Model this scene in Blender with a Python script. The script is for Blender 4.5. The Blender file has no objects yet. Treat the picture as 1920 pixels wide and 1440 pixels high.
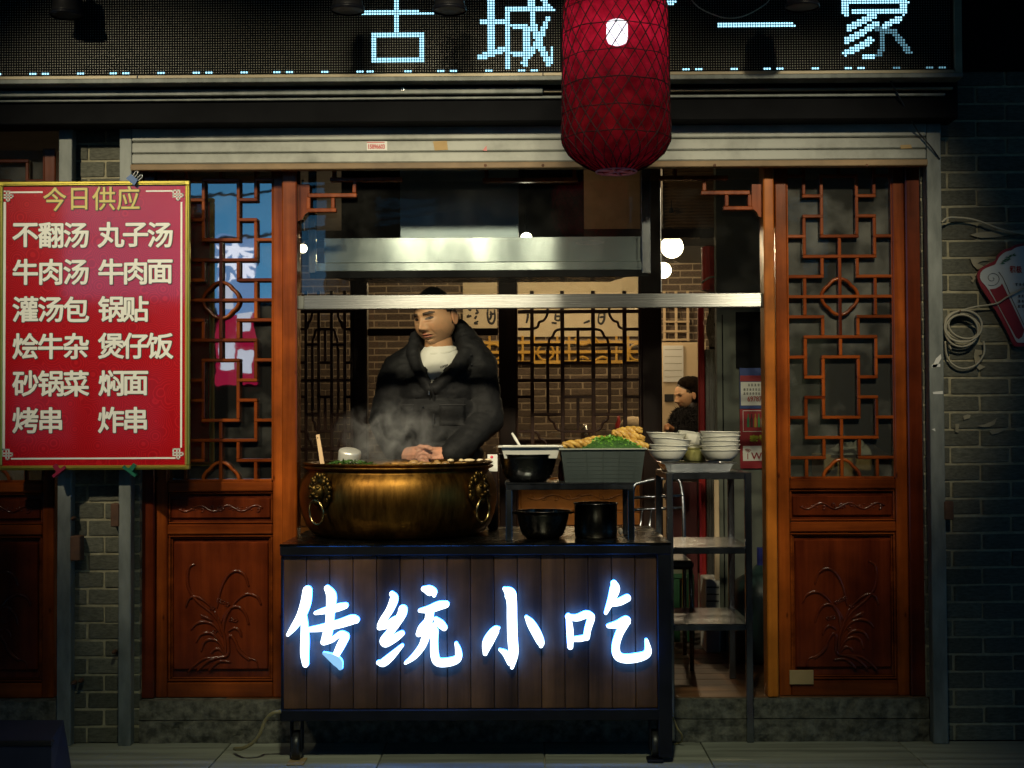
import bpy, bmesh, math, random
from mathutils import Vector, Matrix, noise as mnoise
random.seed(7)
S = bpy.context.scene
COL = S.collection
R = math.radians
pi = math.pi

# ------------------------------------------------------------------ camera
FPX = 2600.0                                  # focal length in photo pixels (1920 wide)
CAM = Vector((0.0, -5.53, 1.27))
cam_rot = (Matrix.Rotation(R(0.5), 3, 'Z') @ Matrix.Rotation(pi/2 + math.atan(70/FPX), 3, 'X') @ Matrix.Rotation(R(-0.28), 3, 'Z'))
cd = bpy.data.cameras.new('camera'); cam = bpy.data.objects.new('camera', cd); COL.objects.link(cam)
cam.matrix_world = Matrix.Translation(CAM) @ cam_rot.to_4x4()
cd.sensor_width = 36.0; cd.lens = FPX/1920*36.0; cd.clip_end = 500; cd.clip_start = 0.05
S.camera = cam

# ------------------------------------------------------------------ dusk sky
W = bpy.data.worlds.new('World'); S.world = W; W.use_nodes = True
nt = W.node_tree; bg = nt.nodes['Background']
tc = nt.nodes.new('ShaderNodeTexCoord'); sx = nt.nodes.new('ShaderNodeSeparateXYZ'); rp = nt.nodes.new('ShaderNodeValToRGB')
nt.links.new(tc.outputs['Generated'], sx.inputs[0]); nt.links.new(sx.outputs['Z'], rp.inputs[0]); nt.links.new(rp.outputs[0], bg.inputs[0])
rp.color_ramp.elements[0].position = 0.0; rp.color_ramp.elements[0].color = (0.20, 0.76, 1.40, 1)
rp.color_ramp.elements[1].position = 0.4; rp.color_ramp.elements[1].color = (0.003, 0.014, 0.05, 1)
bg.inputs[1].default_value = 0.55

# ------------------------------------------------------------------ street floodlights above the shop sign, plus an added ground fill
def flood(x, y, z, tx, ty, tz, watt, col, size=0.06, cone=95, blend=0.7):
    l = bpy.data.lights.new('floodlight', 'SPOT'); l.energy = watt; l.color = col; l.shadow_soft_size = size
    l.spot_size = R(cone); l.spot_blend = blend
    o = bpy.data.objects.new('floodlight', l); COL.objects.link(o); o.location = (x, y, z)
    o.rotation_euler = (Vector((tx, ty, tz)) - Vector((x, y, z))).to_track_quat('-Z', 'Y').to_euler()
WARM = (1.0, 0.87, 0.60)
flood(-2.75, -3.2, 3.75, -1.18, 0.0, 1.66, 540, WARM, 0.06, 35, 1.0)
for fx, fz in ((-0.80, 3.50), (-0.57, 3.60), (-0.28, 3.46), (0.09, 3.56), (0.40, 3.50)):
    flood(fx, -3.2, fz, fx*0.75, 0.2, 1.68, 150, WARM, 0.075, 35, 1.0)
flood(1.55, -3.2, 3.65, 0.98, 0.0, 1.66, 460, WARM, 0.06, 32, 1.0)
flood(-0.1, -4.3, 4.6, -0.15, -0.72, 0.0, 380, (0.98, 1.0, 0.68), 0.15, 42, 1.0)  # added fill lamp, brightens the pavement and plinth

S.view_settings.view_transform = 'Standard'; S.view_settings.look = 'None'
S.view_settings.exposure = 0.0; S.view_settings.gamma = 1.0
try: S.view_settings.use_curve_mapping = False
except Exception: pass
S.cycles.use_denoising = True; S.cycles.use_adaptive_sampling = True; S.cycles.adaptive_threshold = 0.02
S.cycles.max_bounces = 6; S.cycles.volume_bounces = 0; S.cycles.diffuse_bounces = 3; S.cycles.glossy_bounces = 4; S.cycles.transparent_max_bounces = 16; S.cycles.sample_clamp_indirect = 4.0
S.cycles.volume_step_rate = 1.0; S.cycles.caustics_reflective = False; S.cycles.caustics_refractive = False

# ------------------------------------------------------------------ pixel -> place at a chosen depth (used while building only)
def P(px, py, Y):
    d = cam_rot @ Vector(((px-960)/FPX, -(py-720)/FPX, -1.0))
    return CAM + d*((Y - CAM.y)/d.y)
def rect(px0, py0, px1, py1, Y):
    pm, qm = (px0+px1)/2, (py0+py1)/2
    return P(px0, qm, Y).x, P(px1, qm, Y).x, P(pm, py1, Y).z, P(pm, py0, Y).z
def ppm(Y): return FPX/(Y - CAM.y)

# ------------------------------------------------------------------ mesh builder
class MB:
    def __init__(s): s.v = []; s.f = []
    def add(s, v, f):
        n = len(s.v); s.v += [tuple(p) for p in v]; s.f += [tuple(i+n for i in q) for q in f]; return s
    def box(s, x0, x1, y0, y1, z0, z1, c=0.0):
        if x0 > x1: x0, x1 = x1, x0
        if y0 > y1: y0, y1 = y1, y0
        if z0 > z1: z0, z1 = z1, z0
        c = min(c, (x1-x0)*.45, (y1-y0)*.45, (z1-z0)*.45)
        if c <= 0:
            v = [(x, y, z) for z in (z0, z1) for y in (y0, y1) for x in (x0, x1)]
            return s.add(v, [(0,2,3,1),(4,5,7,6),(0,1,5,4),(2,6,7,3),(0,4,6,2),(1,3,7,5)])
        v = []; idx = {}
        X = (x0, x1); Y = (y0, y1); Z = (z0, z1); sg = (1, -1)
        for i in (0,1):
            for j in (0,1):
                for k in (0,1):
                    a, b, d = X[i], Y[j], Z[k]
                    idx[i,j,k,0] = len(v); v.append((a, b+sg[j]*c, d+sg[k]*c))
                    idx[i,j,k,1] = len(v); v.append((a+sg[i]*c, b, d+sg[k]*c))
                    idx[i,j,k,2] = len(v); v.append((a+sg[i]*c, b+sg[j]*c, d))
        f = []
        for i in (0,1): q = [idx[i,j,k,0] for j,k in ((0,0),(0,1),(1,1),(1,0))]; f.append(q if i == 0 else q[::-1])
        for j in (0,1): q = [idx[i,j,k,1] for i,k in ((0,0),(1,0),(1,1),(0,1))]; f.append(q if j == 0 else q[::-1])
        for k in (0,1): q = [idx[i,j,k,2] for i,j in ((0,0),(0,1),(1,1),(1,0))]; f.append(q if k == 0 else q[::-1])
        for i in (0,1):
            for j in (0,1): f.append((idx[i,j,0,0], idx[i,j,1,0], idx[i,j,1,1], idx[i,j,0,1]))
            for k in (0,1): f.append((idx[i,0,k,0], idx[i,1,k,0], idx[i,1,k,2], idx[i,0,k,2]))
        for j in (0,1):
            for k in (0,1): f.append((idx[0,j,k,1], idx[1,j,k,1], idx[1,j,k,2], idx[0,j,k,2]))
        for i in (0,1):
            for j in (0,1):
                for k in (0,1): f.append((idx[i,j,k,0], idx[i,j,k,1], idx[i,j,k,2]))
        return s.add(v, f)
    def tube(s, pts, r, n=6, closed=False, cap=True, flat=1.0):
        pts = [Vector(p) for p in pts]; m = len(pts)
        rs = r if isinstance(r, (list, tuple)) else [r]*m
        rings = []; up = Vector((0.03, 1.0, 0.07)).normalized()
        for i, p in enumerate(pts):
            a = pts[(i-1) % m] if closed or i > 0 else p
            b = pts[(i+1) % m] if closed or i < m-1 else p
            t = (b-a); t = t.normalized() if t.length > 1e-9 else Vector((0,0,1))
            u = up - t*up.dot(t)
            if u.length < 0.05: u = Vector((1,0,0)) - t*t.x
            u.normalize(); w = t.cross(u)
            rings.append([p + (u*math.cos(2*pi*k/n)*flat + w*math.sin(2*pi*k/n))*rs[i] for k in range(n)])
        v = [q for rg in rings for q in rg]; f = []
        for i in range(m if closed else m-1):
            for k in range(n):
                a, b = i*n+k, i*n+(k+1) % n; i2 = (i+1) % m
                f.append((a, b, i2*n+(k+1) % n, i2*n+k))
        if not closed and cap: f.append(tuple(range(n))[::-1]); f.append(tuple((m-1)*n+k for k in range(n)))
        return s.add(v, f)
    def lathe(s, prof, c=(0,0,0), n=32, sx=1.0, sy=1.0, cap0=True, cap1=True, a0=0.0, a1=2*pi):
        full = abs(a1-a0-2*pi) < 1e-6; m = n if full else n+1
        v = []
        for r, z in prof:
            for k in range(m):
                a = a0+(a1-a0)*k/n; v.append((c[0]+r*sx*math.cos(a), c[1]+r*sy*math.sin(a), c[2]+z))
        f = []
        for i in range(len(prof)-1):
            for k in range(n if full else n):
                k2 = (k+1) % m
                f.append((i*m+k, i*m+k2, (i+1)*m+k2, (i+1)*m+k))
        if cap0 and full: f.append(tuple(range(m))[::-1])
        if cap1 and full: f.append(tuple((len(prof)-1)*m+k for k in range(m)))
        return s.add(v, f)
    def prism(s, poly, y0, y1):                # poly = [(x, z)], extruded along y
        n = len(poly)
        ar = sum(poly[i][0]*poly[(i+1) % n][1]-poly[(i+1) % n][0]*poly[i][1] for i in range(n))
        if ar < 0: poly = poly[::-1]
        v = [(x, y0, z) for x, z in poly] + [(x, y1, z) for x, z in poly]
        f = [tuple(range(n)), tuple(range(2*n-1, n-1, -1))] + [((i+1) % n, i, n+i, n+(i+1) % n) for i in range(n)]
        return s.add(v, f)
    def ball(s, c, rx, ry=None, rz=None, n=12, m=8):
        ry = rx if ry is None else ry; rz = rx if rz is None else rz
        v = [(c[0], c[1], c[2]-rz)]; f = []
        for i in range(1, m):
            t = -pi/2+pi*i/m
            for k in range(n):
                a = 2*pi*k/n; v.append((c[0]+rx*math.cos(t)*math.cos(a), c[1]+ry*math.cos(t)*math.sin(a), c[2]+rz*math.sin(t)))
        v.append((c[0], c[1], c[2]+rz)); L = len(v)-1
        for k in range(n):
            f.append((0, 1+(k+1) % n, 1+k)); f.append((L, 1+(m-2)*n+k, 1+(m-2)*n+(k+1) % n))
            for i in range(m-2): a = 1+i*n+k; b = 1+i*n+(k+1) % n; f.append((a, b, b+n, a+n))
        return s.add(v, f)
    def capsule(s, a, b, ra, rb, n=12, m=5):
        a = Vector(a); b = Vector(b); pts = []; rs = []; d = (b-a).normalized()
        for i in range(m): t = pi/2*(1-i/m); pts.append(a-d*ra*math.sin(t)); rs.append(max(ra*math.cos(t), ra*0.05))
        pts.append(a); rs.append(ra); pts.append(b); rs.append(rb)
        for i in range(1, m+1): t = pi/2*i/m; pts.append(b+d*rb*math.sin(t)); rs.append(max(rb*math.cos(t), rb*0.05))
        return s.tube(pts, rs, n)
    def build(s, name, mat, parent=None, smooth=False, recenter=True):
        me = bpy.data.meshes.new(name)
        vs = s.v
        if recenter and vs:
            lo = [min(p[i] for p in vs) for i in range(3)]; hi = [max(p[i] for p in vs) for i in range(3)]
            c = Vector(((lo[0]+hi[0])/2, (lo[1]+hi[1])/2, (lo[2]+hi[2])/2))
            vs = [(p[0]-c.x, p[1]-c.y, p[2]-c.z) for p in vs]
        else: c = Vector((0,0,0))
        me.from_pydata(vs, [], s.f); me.update()
        if mat is not None: me.materials.append(mat)
        if smooth: me.polygons.foreach_set('use_smooth', [True]*len(me.polygons))
        o = bpy.data.objects.new(name, me); COL.objects.link(o); o.location = c
        if parent is not None: attach(o, parent)
        return o
def worldloc(o):
    l = Vector(o.location); p = o.parent
    while p is not None: l = l + Vector(p.location); p = p.parent
    return l
def attach(o, parent):
    w = Vector(o.location); o.parent = parent; o.location = w - worldloc(parent)
def smooth_by_angle(o, ang=40):
    me = o.data; me.polygons.foreach_set('use_smooth', [True]*len(me.polygons))
    bm = bmesh.new(); bm.from_mesh(me)
    for e in bm.edges:
        if len(e.link_faces) == 2 and e.calc_face_angle(0) > R(ang): e.smooth = False
    bm.to_mesh(me); bm.free()
def tag(o, label=None, cat=None, group=None, kind=None):
    if label: o['label'] = label
    if cat: o['category'] = cat
    if group: o['group'] = group
    if kind: o['kind'] = kind
    return o
def thing(name, loc, label, cat, group=None):
    o = bpy.data.objects.new(name, None); COL.objects.link(o); o.location = loc; o.empty_display_size = 0.05
    return tag(o, label, cat, group)
def box(name, mat, parent, x0, x1, y0, y1, z0, z1, c=0.002):
    return MB().box(x0, x1, y0, y1, z0, z1, c).build(name, mat, parent)
def pbox(name, mat, parent, r, Y0, Y1, Yref=None, c=0.002):     # r = photo rectangle seen at depth Yref
    x0, x1, z0, z1 = rect(*r, Y0 if Yref is None else Yref)
    return box(name, mat, parent, x0, x1, Y0, Y1, z0, z1, c)
def smoothpath(pts, k=6, closed=False):
    pts = [Vector(p) for p in pts]; n = len(pts); out = []
    for i in range(n if closed else n-1):
        p0 = pts[(i-1) % n] if closed or i > 0 else pts[i]; p1 = pts[i]; p2 = pts[(i+1) % n]
        p3 = pts[(i+2) % n] if closed or i+2 < n else p2
        for j in range(k):
            t = j/k
            out.append(0.5*((2*p1)+(-p0+p2)*t+(2*p0-5*p1+4*p2-p3)*t*t+(-p0+3*p1-3*p2+p3)*t**3))
    if not closed: out.append(pts[-1])
    return out

# ------------------------------------------------------------------ materials
def new_mat(name):
    m = bpy.data.materials.new(name); m.use_nodes = True
    return m, m.node_tree, m.node_tree.nodes['Principled BSDF']
def N(t, kind, **kw):
    n = t.nodes.new(kind)
    for k, v in kw.items(): setattr(n, k, v)
    return n
def surf(name, c1, c2=None, scale=8.0, rough=0.6, metal=0.0, bump=0.0, stretch=(1,1,1), coat=0.0, detail=6.0, rough_var=0.0, spec=0.5, contrast=(0.35, 0.68), bscale=None, world=False, emit=None, rnd=0.0, aniso=0.0):
    m, t, b = new_mat(name)
    b.inputs['Roughness'].default_value = rough; b.inputs['Metallic'].default_value = metal
    b.inputs['Coat Weight'].default_value = coat; b.inputs['Coat Roughness'].default_value = 0.15
    b.inputs['Specular IOR Level'].default_value = spec
    if emit: b.inputs['Emission Color'].default_value = (*emit[0], 1); b.inputs['Emission Strength'].default_value = emit[1]
    if c2 is None and not bump and not rough_var:
        b.inputs['Base Color'].default_value = (*c1, 1); return m
    co = N(t, 'ShaderNodeNewGeometry').outputs['Position'] if world else N(t, 'ShaderNodeTexCoord').outputs['Object']
    mp = N(t, 'ShaderNodeMapping'); mp.inputs['Scale'].default_value = stretch
    t.links.new(co, mp.inputs[0])
    vec = mp.outputs[0]
    oi = N(t, 'ShaderNodeObjectInfo')
    ad = N(t, 'ShaderNodeVectorMath', operation='ADD'); t.links.new(vec, ad.inputs[0])
    ml = N(t, 'ShaderNodeMath', operation='MULTIPLY'); ml.inputs[1].default_value = 0.0 if world else 37.0
    t.links.new(oi.outputs['Random'], ml.inputs[0]); t.links.new(ml.outputs[0], ad.inputs[1]); vec = ad.outputs[0]
    nz = N(t, 'ShaderNodeTexNoise'); nz.inputs['Scale'].default_value = scale; nz.inputs['Detail'].default_value = detail; nz.inputs['Roughness'].default_value = 0.62
    t.links.new(vec, nz.inputs['Vector'])
    rp = N(t, 'ShaderNodeValToRGB'); rp.color_ramp.elements[0].position = contrast[0]; rp.color_ramp.elements[1].position = contrast[1]
    rp.color_ramp.elements[0].color = (*c1, 1); rp.color_ramp.elements[1].color = (*(c2 or c1), 1)
    t.links.new(nz.outputs['Fac'], rp.inputs[0]); col = rp.outputs[0]
    if rnd:
        hv = N(t, 'ShaderNodeHueSaturation'); mr = N(t, 'ShaderNodeMapRange'); mr.inputs['To Min'].default_value = 1-rnd; mr.inputs['To Max'].default_value = 1+rnd
        t.links.new(oi.outputs['Random'], mr.inputs[0]); t.links.new(mr.outputs[0], hv.inputs['Value']); t.links.new(col, hv.inputs['Color']); col = hv.outputs[0]
    t.links.new(col, b.inputs['Base Color'])
    if rough_var:
        mr = N(t, 'ShaderNodeMapRange'); mr.inputs['To Min'].default_value = max(0.02, rough-rough_var); mr.inputs['To Max'].default_value = min(1, rough+rough_var)
        t.links.new(nz.outputs['Fac'], mr.inputs[0]); t.links.new(mr.outputs[0], b.inputs['Roughness'])
    if aniso:
        b.inputs['Anisotropic'].default_value = aniso; cv = N(t, 'ShaderNodeCombineXYZ'); cv.inputs[0].default_value = 1.0; b.inputs['Anisotropic Rotation'].default_value = 0.25
        t.links.new(cv.outputs[0], b.inputs['Tangent'])
    if bump:
        n2 = N(t, 'ShaderNodeTexNoise'); n2.inputs['Scale'].default_value = bscale or scale*3; n2.inputs['Detail'].default_value = 5
        t.links.new(vec, n2.inputs['Vector'])
        bp = N(t, 'ShaderNodeBump'); bp.inputs['Strength'].default_value = bump; bp.inputs['Distance'].default_value = 0.006
        t.links.new(n2.outputs['Fac'], bp.inputs['Height']); t.links.new(bp.outputs[0], b.inputs['Normal'])
    return m
def wood(name, c1, c2, axis='z', rough=0.35, coat=0.0, knots=True, scale=6.0, spec=0.22):
    st = {'z': (1, 1, 0.06), 'x': (0.06, 1, 1)}[axis]
    m = surf(name, c1, c2, scale*2.2, rough, 0, 0.12, st, coat, 7, 0.08, spec, (0.30, 0.66), rnd=0.12)
    t = m.node_tree; b = t.nodes['Principled BSDF']; src = b.inputs['Base Color'].links[0].from_socket
    g0 = N(t, 'ShaderNodeNewGeometry'); lo = N(t, 'ShaderNodeTexNoise'); lo.inputs['Scale'].default_value = 4.5; lo.inputs['Detail'].default_value = 6; t.links.new(g0.outputs['Position'], lo.inputs['Vector'])
    lr = N(t, 'ShaderNodeMapRange'); lr.inputs['From Min'].default_value = .32; lr.inputs['From Max'].default_value = .68; lr.inputs['To Min'].default_value = .42; lr.inputs['To Max'].default_value = 1.12; t.links.new(lo.outputs['Fac'], lr.inputs[0])
    lx = N(t, 'ShaderNodeVectorMath', operation='SCALE'); t.links.new(src, lx.inputs[0]); t.links.new(lr.outputs[0], lx.inputs['Scale']); t.links.new(lx.outputs[0], b.inputs['Base Color'])
    if knots:
        t = m.node_tree; b = t.nodes['Principled BSDF']; src = b.inputs['Base Color'].links[0].from_socket
        vo = N(t, 'ShaderNodeTexVoronoi'); vo.inputs['Scale'].default_value = 5.5; vo.inputs['Randomness'].default_value = 1.0
        tcn = N(t, 'ShaderNodeTexCoord'); mp = N(t, 'ShaderNodeMapping'); mp.inputs['Scale'].default_value = {'z': (2.0, 1, .9), 'x': (.9, 1, 2.0)}[axis]
        t.links.new(tcn.outputs['Object'], mp.inputs[0]); t.links.new(mp.outputs[0], vo.inputs['Vector'])
        rp = N(t, 'ShaderNodeValToRGB'); rp.color_ramp.elements[0].position = 0.035; rp.color_ramp.elements[0].color = (0.16, 0.12, 0.1, 1)
        rp.color_ramp.elements[1].position = 0.085; rp.color_ramp.elements[1].color = (1, 1, 1, 1)
        t.links.new(vo.outputs['Distance'], rp.inputs[0])
        mx = N(t, 'ShaderNodeMix', data_type='RGBA', blend_type='MULTIPLY'); mx.inputs[0].default_value = 0.8
        t.links.new(src, mx.inputs[6]); t.links.new(rp.outputs[0], mx.inputs[7]); t.links.new(mx.outputs[2], b.inputs['Base Color'])
    return m
def emis(name, col, strength, sample=True):
    m = bpy.data.materials.new(name); m.use_nodes = True; t = m.node_tree
    t.nodes.remove(t.nodes['Principled BSDF']); e = N(t, 'ShaderNodeEmission'); e.inputs[0].default_value = (*col, 1); e.inputs[1].default_value = strength
    t.links.new(e.outputs[0], t.nodes['Material Output'].inputs[0])
    if not sample: m.cycles.emission_sampling = 'NONE'
    return m
def glass(name, refl=0.12, tint=(0.9, 0.92, 0.9), dirt=0.04):
    m = bpy.data.materials.new(name); m.use_nodes = True; t = m.node_tree
    t.nodes.remove(t.nodes['Principled BSDF']); out = t.nodes['Material Output']
    tr = N(t, 'ShaderNodeBsdfTransparent'); tr.inputs[0].default_value = (*tint, 1)
    gl = N(t, 'ShaderNodeBsdfGlossy'); gl.inputs['Roughness'].default_value = 0.015
    df = N(t, 'ShaderNodeBsdfDiffuse'); df.inputs[0].default_value = (0.5, 0.5, 0.46, 1)
    wn = N(t, 'ShaderNodeTexNoise'); wn.inputs['Scale'].default_value = 9; wn.inputs['Detail'].default_value = 2; wg = N(t, 'ShaderNodeNewGeometry'); t.links.new(wg.outputs['Position'], wn.inputs['Vector'])
    wb = N(t, 'ShaderNodeBump'); wb.inputs['Strength'].default_value = .10; wb.inputs['Distance'].default_value = .0016; t.links.new(wn.outputs['Fac'], wb.inputs['Height']); t.links.new(wb.outputs[0], gl.inputs['Normal'])
    m1 = N(t, 'ShaderNodeMixShader'); m1.inputs[0].default_value = refl
    m2 = N(t, 'ShaderNodeMixShader')
    tcn = N(t, 'ShaderNodeNewGeometry'); nz = N(t, 'ShaderNodeTexNoise'); nz.inputs['Scale'].default_value = 6; nz.inputs['Detail'].default_value = 8
    t.links.new(tcn.outputs['Position'], nz.inputs['Vector'])
    mr = N(t, 'ShaderNodeMapRange'); mr.inputs['From Min'].default_value = 0.45; mr.inputs['From Max'].default_value = 0.75; mr.inputs['To Min'].default_value = dirt*0.3; mr.inputs['To Max'].default_value = dirt*2
    t.links.new(nz.outputs['Fac'], mr.inputs[0]); t.links.new(mr.outputs[0], m2.inputs[0])
    t.links.new(tr.outputs[0], m1.inputs[1]); t.links.new(gl.outputs[0], m1.inputs[2])
    t.links.new(m1.outputs[0], m2.inputs[1]); t.links.new(df.outputs[0], m2.inputs[2]); t.links.new(m2.outputs[0], out.inputs[0])
    return m
M = {}
M['door'] = wood('varnished pine', (0.085, 0.013, 0.0035), (0.34, 0.076, 0.009), 'z', rough=0.24, spec=0.34)
M['doorx'] = wood('varnished pine rail', (0.085, 0.013, 0.0035), (0.31, 0.068, 0.0085), 'x', rough=0.24, spec=0.34)
M['panel'] = wood('stained door panel', (0.062, 0.009, 0.003), (0.18, 0.031, 0.006), 'z', knots=False, rough=0.22, spec=0.5)
M['jamb'] = wood('orange pine jamb', (0.34, 0.090, 0.010), (0.56, 0.185, 0.022), 'z')
M['darkwood'] = surf('dark lacquered wood', (0.008, 0.004, 0.003), (0.018, 0.008, 0.005), 14, 0.4, 0, 0.1, (1, 1, .08), 0.0, spec=0.2)
M['duct'] = surf('dull duct steel', (0.24, 0.31, 0.34), (0.34, 0.41, 0.43), 5, 0.4, 0.5, 0.04)
M['screen'] = surf('dark brown screen wood', (0.020, 0.007, 0.004), (0.045, 0.016, 0.008), 14, 0.4, 0, 0.1, (1, 1, .1), 0.0, spec=0.3)
M['carvedpanel'] = wood('honey carved panel', (0.22, 0.075, 0.015), (0.40, 0.15, 0.03), 'x', knots=False)
M['plank'] = wood('weathered dark plank', (0.022, 0.010, 0.0045), (0.175, 0.082, 0.034), 'z', rough=0.6, coat=0.0, scale=4.2)
M['brick'] = surf('grey-green street brick', (0.075, 0.078, 0.058), (0.15, 0.152, 0.118), 9, 0.9, 0, 0.5, rnd=0.28, bscale=60)
M['mortar'] = surf('pale mortar', (0.26, 0.24, 0.155), (0.40, 0.37, 0.25), 30, 0.95, 0, 0.4, world=True)
M['inbrick'] = surf('old interior brick', (0.075, 0.055, 0.042), (0.16, 0.115, 0.085), 9, 0.9, 0, 0.4, rnd=0.25, bscale=40)
M['inmortar'] = surf('interior mortar', (0.34, 0.27, 0.19), (0.44, 0.35, 0.25), 20, 0.95, 0, 0.3, world=True)
M['stone'] = surf('worn plinth stone', (0.045, 0.045, 0.036), (0.17, 0.165, 0.13), 26, 0.9, 0, 1.0, detail=14, world=True, bscale=55, contrast=(0.38, 0.66))
M['paving'] = surf('grey paving stone', (0.22, 0.225, 0.18), (0.40, 0.41, 0.33), 3.5, 0.5, 0, 0.2, (0.35, 6, 1), detail=14, rough_var=0.2, rnd=0.15, contrast=(0.38, 0.64))
M['asphalt'] = surf('street surface', (0.05, 0.05, 0.05), (0.08, 0.08, 0.08), 20, 0.85)
M['galv'] = surf('dull galvanised steel', (0.11, 0.125, 0.115), (0.25, 0.27, 0.25), 12, 0.6, 0.35, 0.15, (1, 1, .3), rough_var=0.1)
M['shutter'] = surf('weathered white shutter', (0.16, 0.17, 0.145), (0.32, 0.335, 0.295), 4, 0.55, 0, 0.06, detail=10, world=True, contrast=(0.3, 0.55))
M['shutterwood'] = surf('rusty brown bottom bar', (0.10, 0.065, 0.03), (0.26, 0.17, 0.08), 6, 0.6, 0.1, 0.2, (0.4, 1, 1), world=True)
M['signframe'] = surf('tan sign frame', (0.22, 0.18, 0.11), (0.36, 0.31, 0.20), 7, 0.45, 0.25, 0.05, (0.3, 1, 1), world=True)
M['signback'] = surf('black led mask', (0.004, 0.0045, 0.004), None, rough=0.9, spec=0.15)
M['leddim'] = surf('unlit led lens', (0.20, 0.19, 0.14), None, rough=0.4)
M['ledmid'] = emis('half lit led', (0.30, 0.70, 0.9), 0.45, False)
M['ledon'] = emis('lit led', (0.36, 0.78, 1.0), 2.4, False)
M['black'] = surf('black painted steel', (0.006, 0.0065, 0.009), (0.011, 0.012, 0.016), 10, 0.42, 0.0, 0.05, spec=0.16)
M['blackplastic'] = surf('black plastic', (0.012, 0.012, 0.013), None, rough=0.4)
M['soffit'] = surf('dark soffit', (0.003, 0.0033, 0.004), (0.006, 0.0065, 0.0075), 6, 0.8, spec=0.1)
M['steel'] = surf('brushed stainless steel', (0.42, 0.42, 0.39), (0.60, 0.60, 0.56), 6, 0.28, 1.0, 0.04, (60, 60, 0.7), rough_var=0.08)
M['steelx'] = surf('brushed aluminium bar', (0.24, 0.25, 0.24), (0.34, 0.35, 0.34), 6, 0.27, 0.7, 0.02, (0.6, 60, 60), rough_var=0.03, aniso=0.93)
M['hood'] = surf('greasy hood steel', (0.40, 0.48, 0.49), (0.70, 0.80, 0.79), 5, 0.18, 0.75, 0.03, (1, 1, 0.35), detail=9, rough_var=0.06, aniso=0.93)
M['darksteel'] = surf('dark worn pot steel', (0.035, 0.035, 0.037), (0.12, 0.115, 0.10), 7, 0.26, 1.0, 0.06, rough_var=0.12)
M['framesteel'] = surf('square tube steel', (0.16, 0.18, 0.21), (0.34, 0.36, 0.39), 8, 0.24, 1.0, 0.08, (1, 1, .2), rough_var=0.1)
M['traysteel'] = surf('shiny tray steel', (0.6, 0.6, 0.58), (0.75, 0.75, 0.72), 6, 0.25, 1.0, 0.06, rough_var=0.1)
M['brass'] = surf('tarnished brass', (0.036, 0.015, 0.0045), (0.215, 0.105, 0.021), 5, 0.40, 1.0, 0.10, (7, 7, 1.0), detail=10, rough_var=0.12, contrast=(0.22, 0.70))
M['aluminium'] = surf('dull cast aluminium', (0.62, 0.61, 0.56), (0.74, 0.73, 0.68), 12, 0.36, 0.45, 0.06)
M['darkherb'] = surf('wilted green herbs', (0.02, 0.06, 0.008), (0.06, 0.15, 0.02), 60, 0.5)
M['brassdark'] = surf('dark cast brass', (0.03, 0.018, 0.006), (0.13, 0.08, 0.022), 25, 0.42, 1.0, 0.25)
M['brassring'] = surf('polished brass ring', (0.45, 0.33, 0.13), (0.6, 0.45, 0.2), 12, 0.25, 1.0)
M['soup'] = surf('dark simmering stew', (0.03, 0.02, 0.01), (0.14, 0.08, 0.03), 22, 0.25, 0, 0.5)
M['white'] = surf('off white plastic', (0.62, 0.61, 0.55), (0.70, 0.69, 0.63), 5, 0.4)
M['bowl'] = surf('cream melamine bowl', (0.76, 0.75, 0.66), (0.84, 0.83, 0.75), 4, 0.3, coat=0.2)
M['crate'] = surf('translucent grey plastic', (0.035, 0.045, 0.043), (0.06, 0.074, 0.07), 4, 0.4)
M['craterim'] = surf('pale crate rim', (0.32, 0.34, 0.27), (0.38, 0.40, 0.33), 4, 0.4)
M['herb'] = surf('chopped green herbs', (0.06, 0.20, 0.015), (0.20, 0.46, 0.05), 60, 0.5)
M['dough'] = surf('golden fried dough', (0.34, 0.16, 0.025), (0.74, 0.48, 0.11), 40, 0.42, 0, 0.6, spec=0.5)
M['paddle'] = surf('pale wooden paddle', (0.48, 0.30, 0.13), (0.58, 0.38, 0.18), 18, 0.5, 0, 0, (1, 1, .1))
M['gold'] = surf('gold anodised frame', (0.62, 0.50, 0.08), (0.72, 0.60, 0.12), 6, 0.28, 0.8)
M['cream'] = surf('cream lettering', (0.84, 0.86, 0.80), None, rough=0.5)
M['goldtext'] = surf('yellow lettering', (0.66, 0.56, 0.16), None, rough=0.5)
M['ink'] = surf('black outline print', (0.012, 0.010, 0.012), None, rough=0.5)
M['redpaint'] = surf('red paint', (0.32, 0.012, 0.012), (0.42, 0.025, 0.02), 6, 0.4)
M['plaster'] = surf('grey green wall', (0.075, 0.085, 0.072), (0.11, 0.12, 0.10), 4, 0.8, 0, 0.1, world=True)
M['darkwall'] = surf('dim plaster', (0.07, 0.06, 0.05), (0.10, 0.085, 0.07), 4, 0.9, world=True)
M['creamwall'] = surf('cream board', (0.55, 0.42, 0.26), (0.62, 0.48, 0.31), 4, 0.8)
M['paper'] = surf('paper', (0.62, 0.52, 0.36), (0.70, 0.60, 0.44), 6, 0.85)
M['scrap'] = surf('weathered scrap paper', (0.24, 0.22, 0.15), (0.36, 0.33, 0.23), 16, 0.9, 0, 0.3)
M['whitepaper'] = surf('white paper', (0.62, 0.62, 0.58), (0.68, 0.68, 0.64), 6, 0.8)
M['goldfret'] = surf('gold fretwork', (0.60, 0.34, 0.05), (0.70, 0.42, 0.08), 6, 0.45)
M['floorwood'] = wood('interior floor board', (0.13, 0.055, 0.022), (0.24, 0.11, 0.045), 'x', rough=0.4, coat=0.1, knots=False)
M['cable'] = surf('pale cable', (0.34, 0.32, 0.24), None, rough=0.5)
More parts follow.
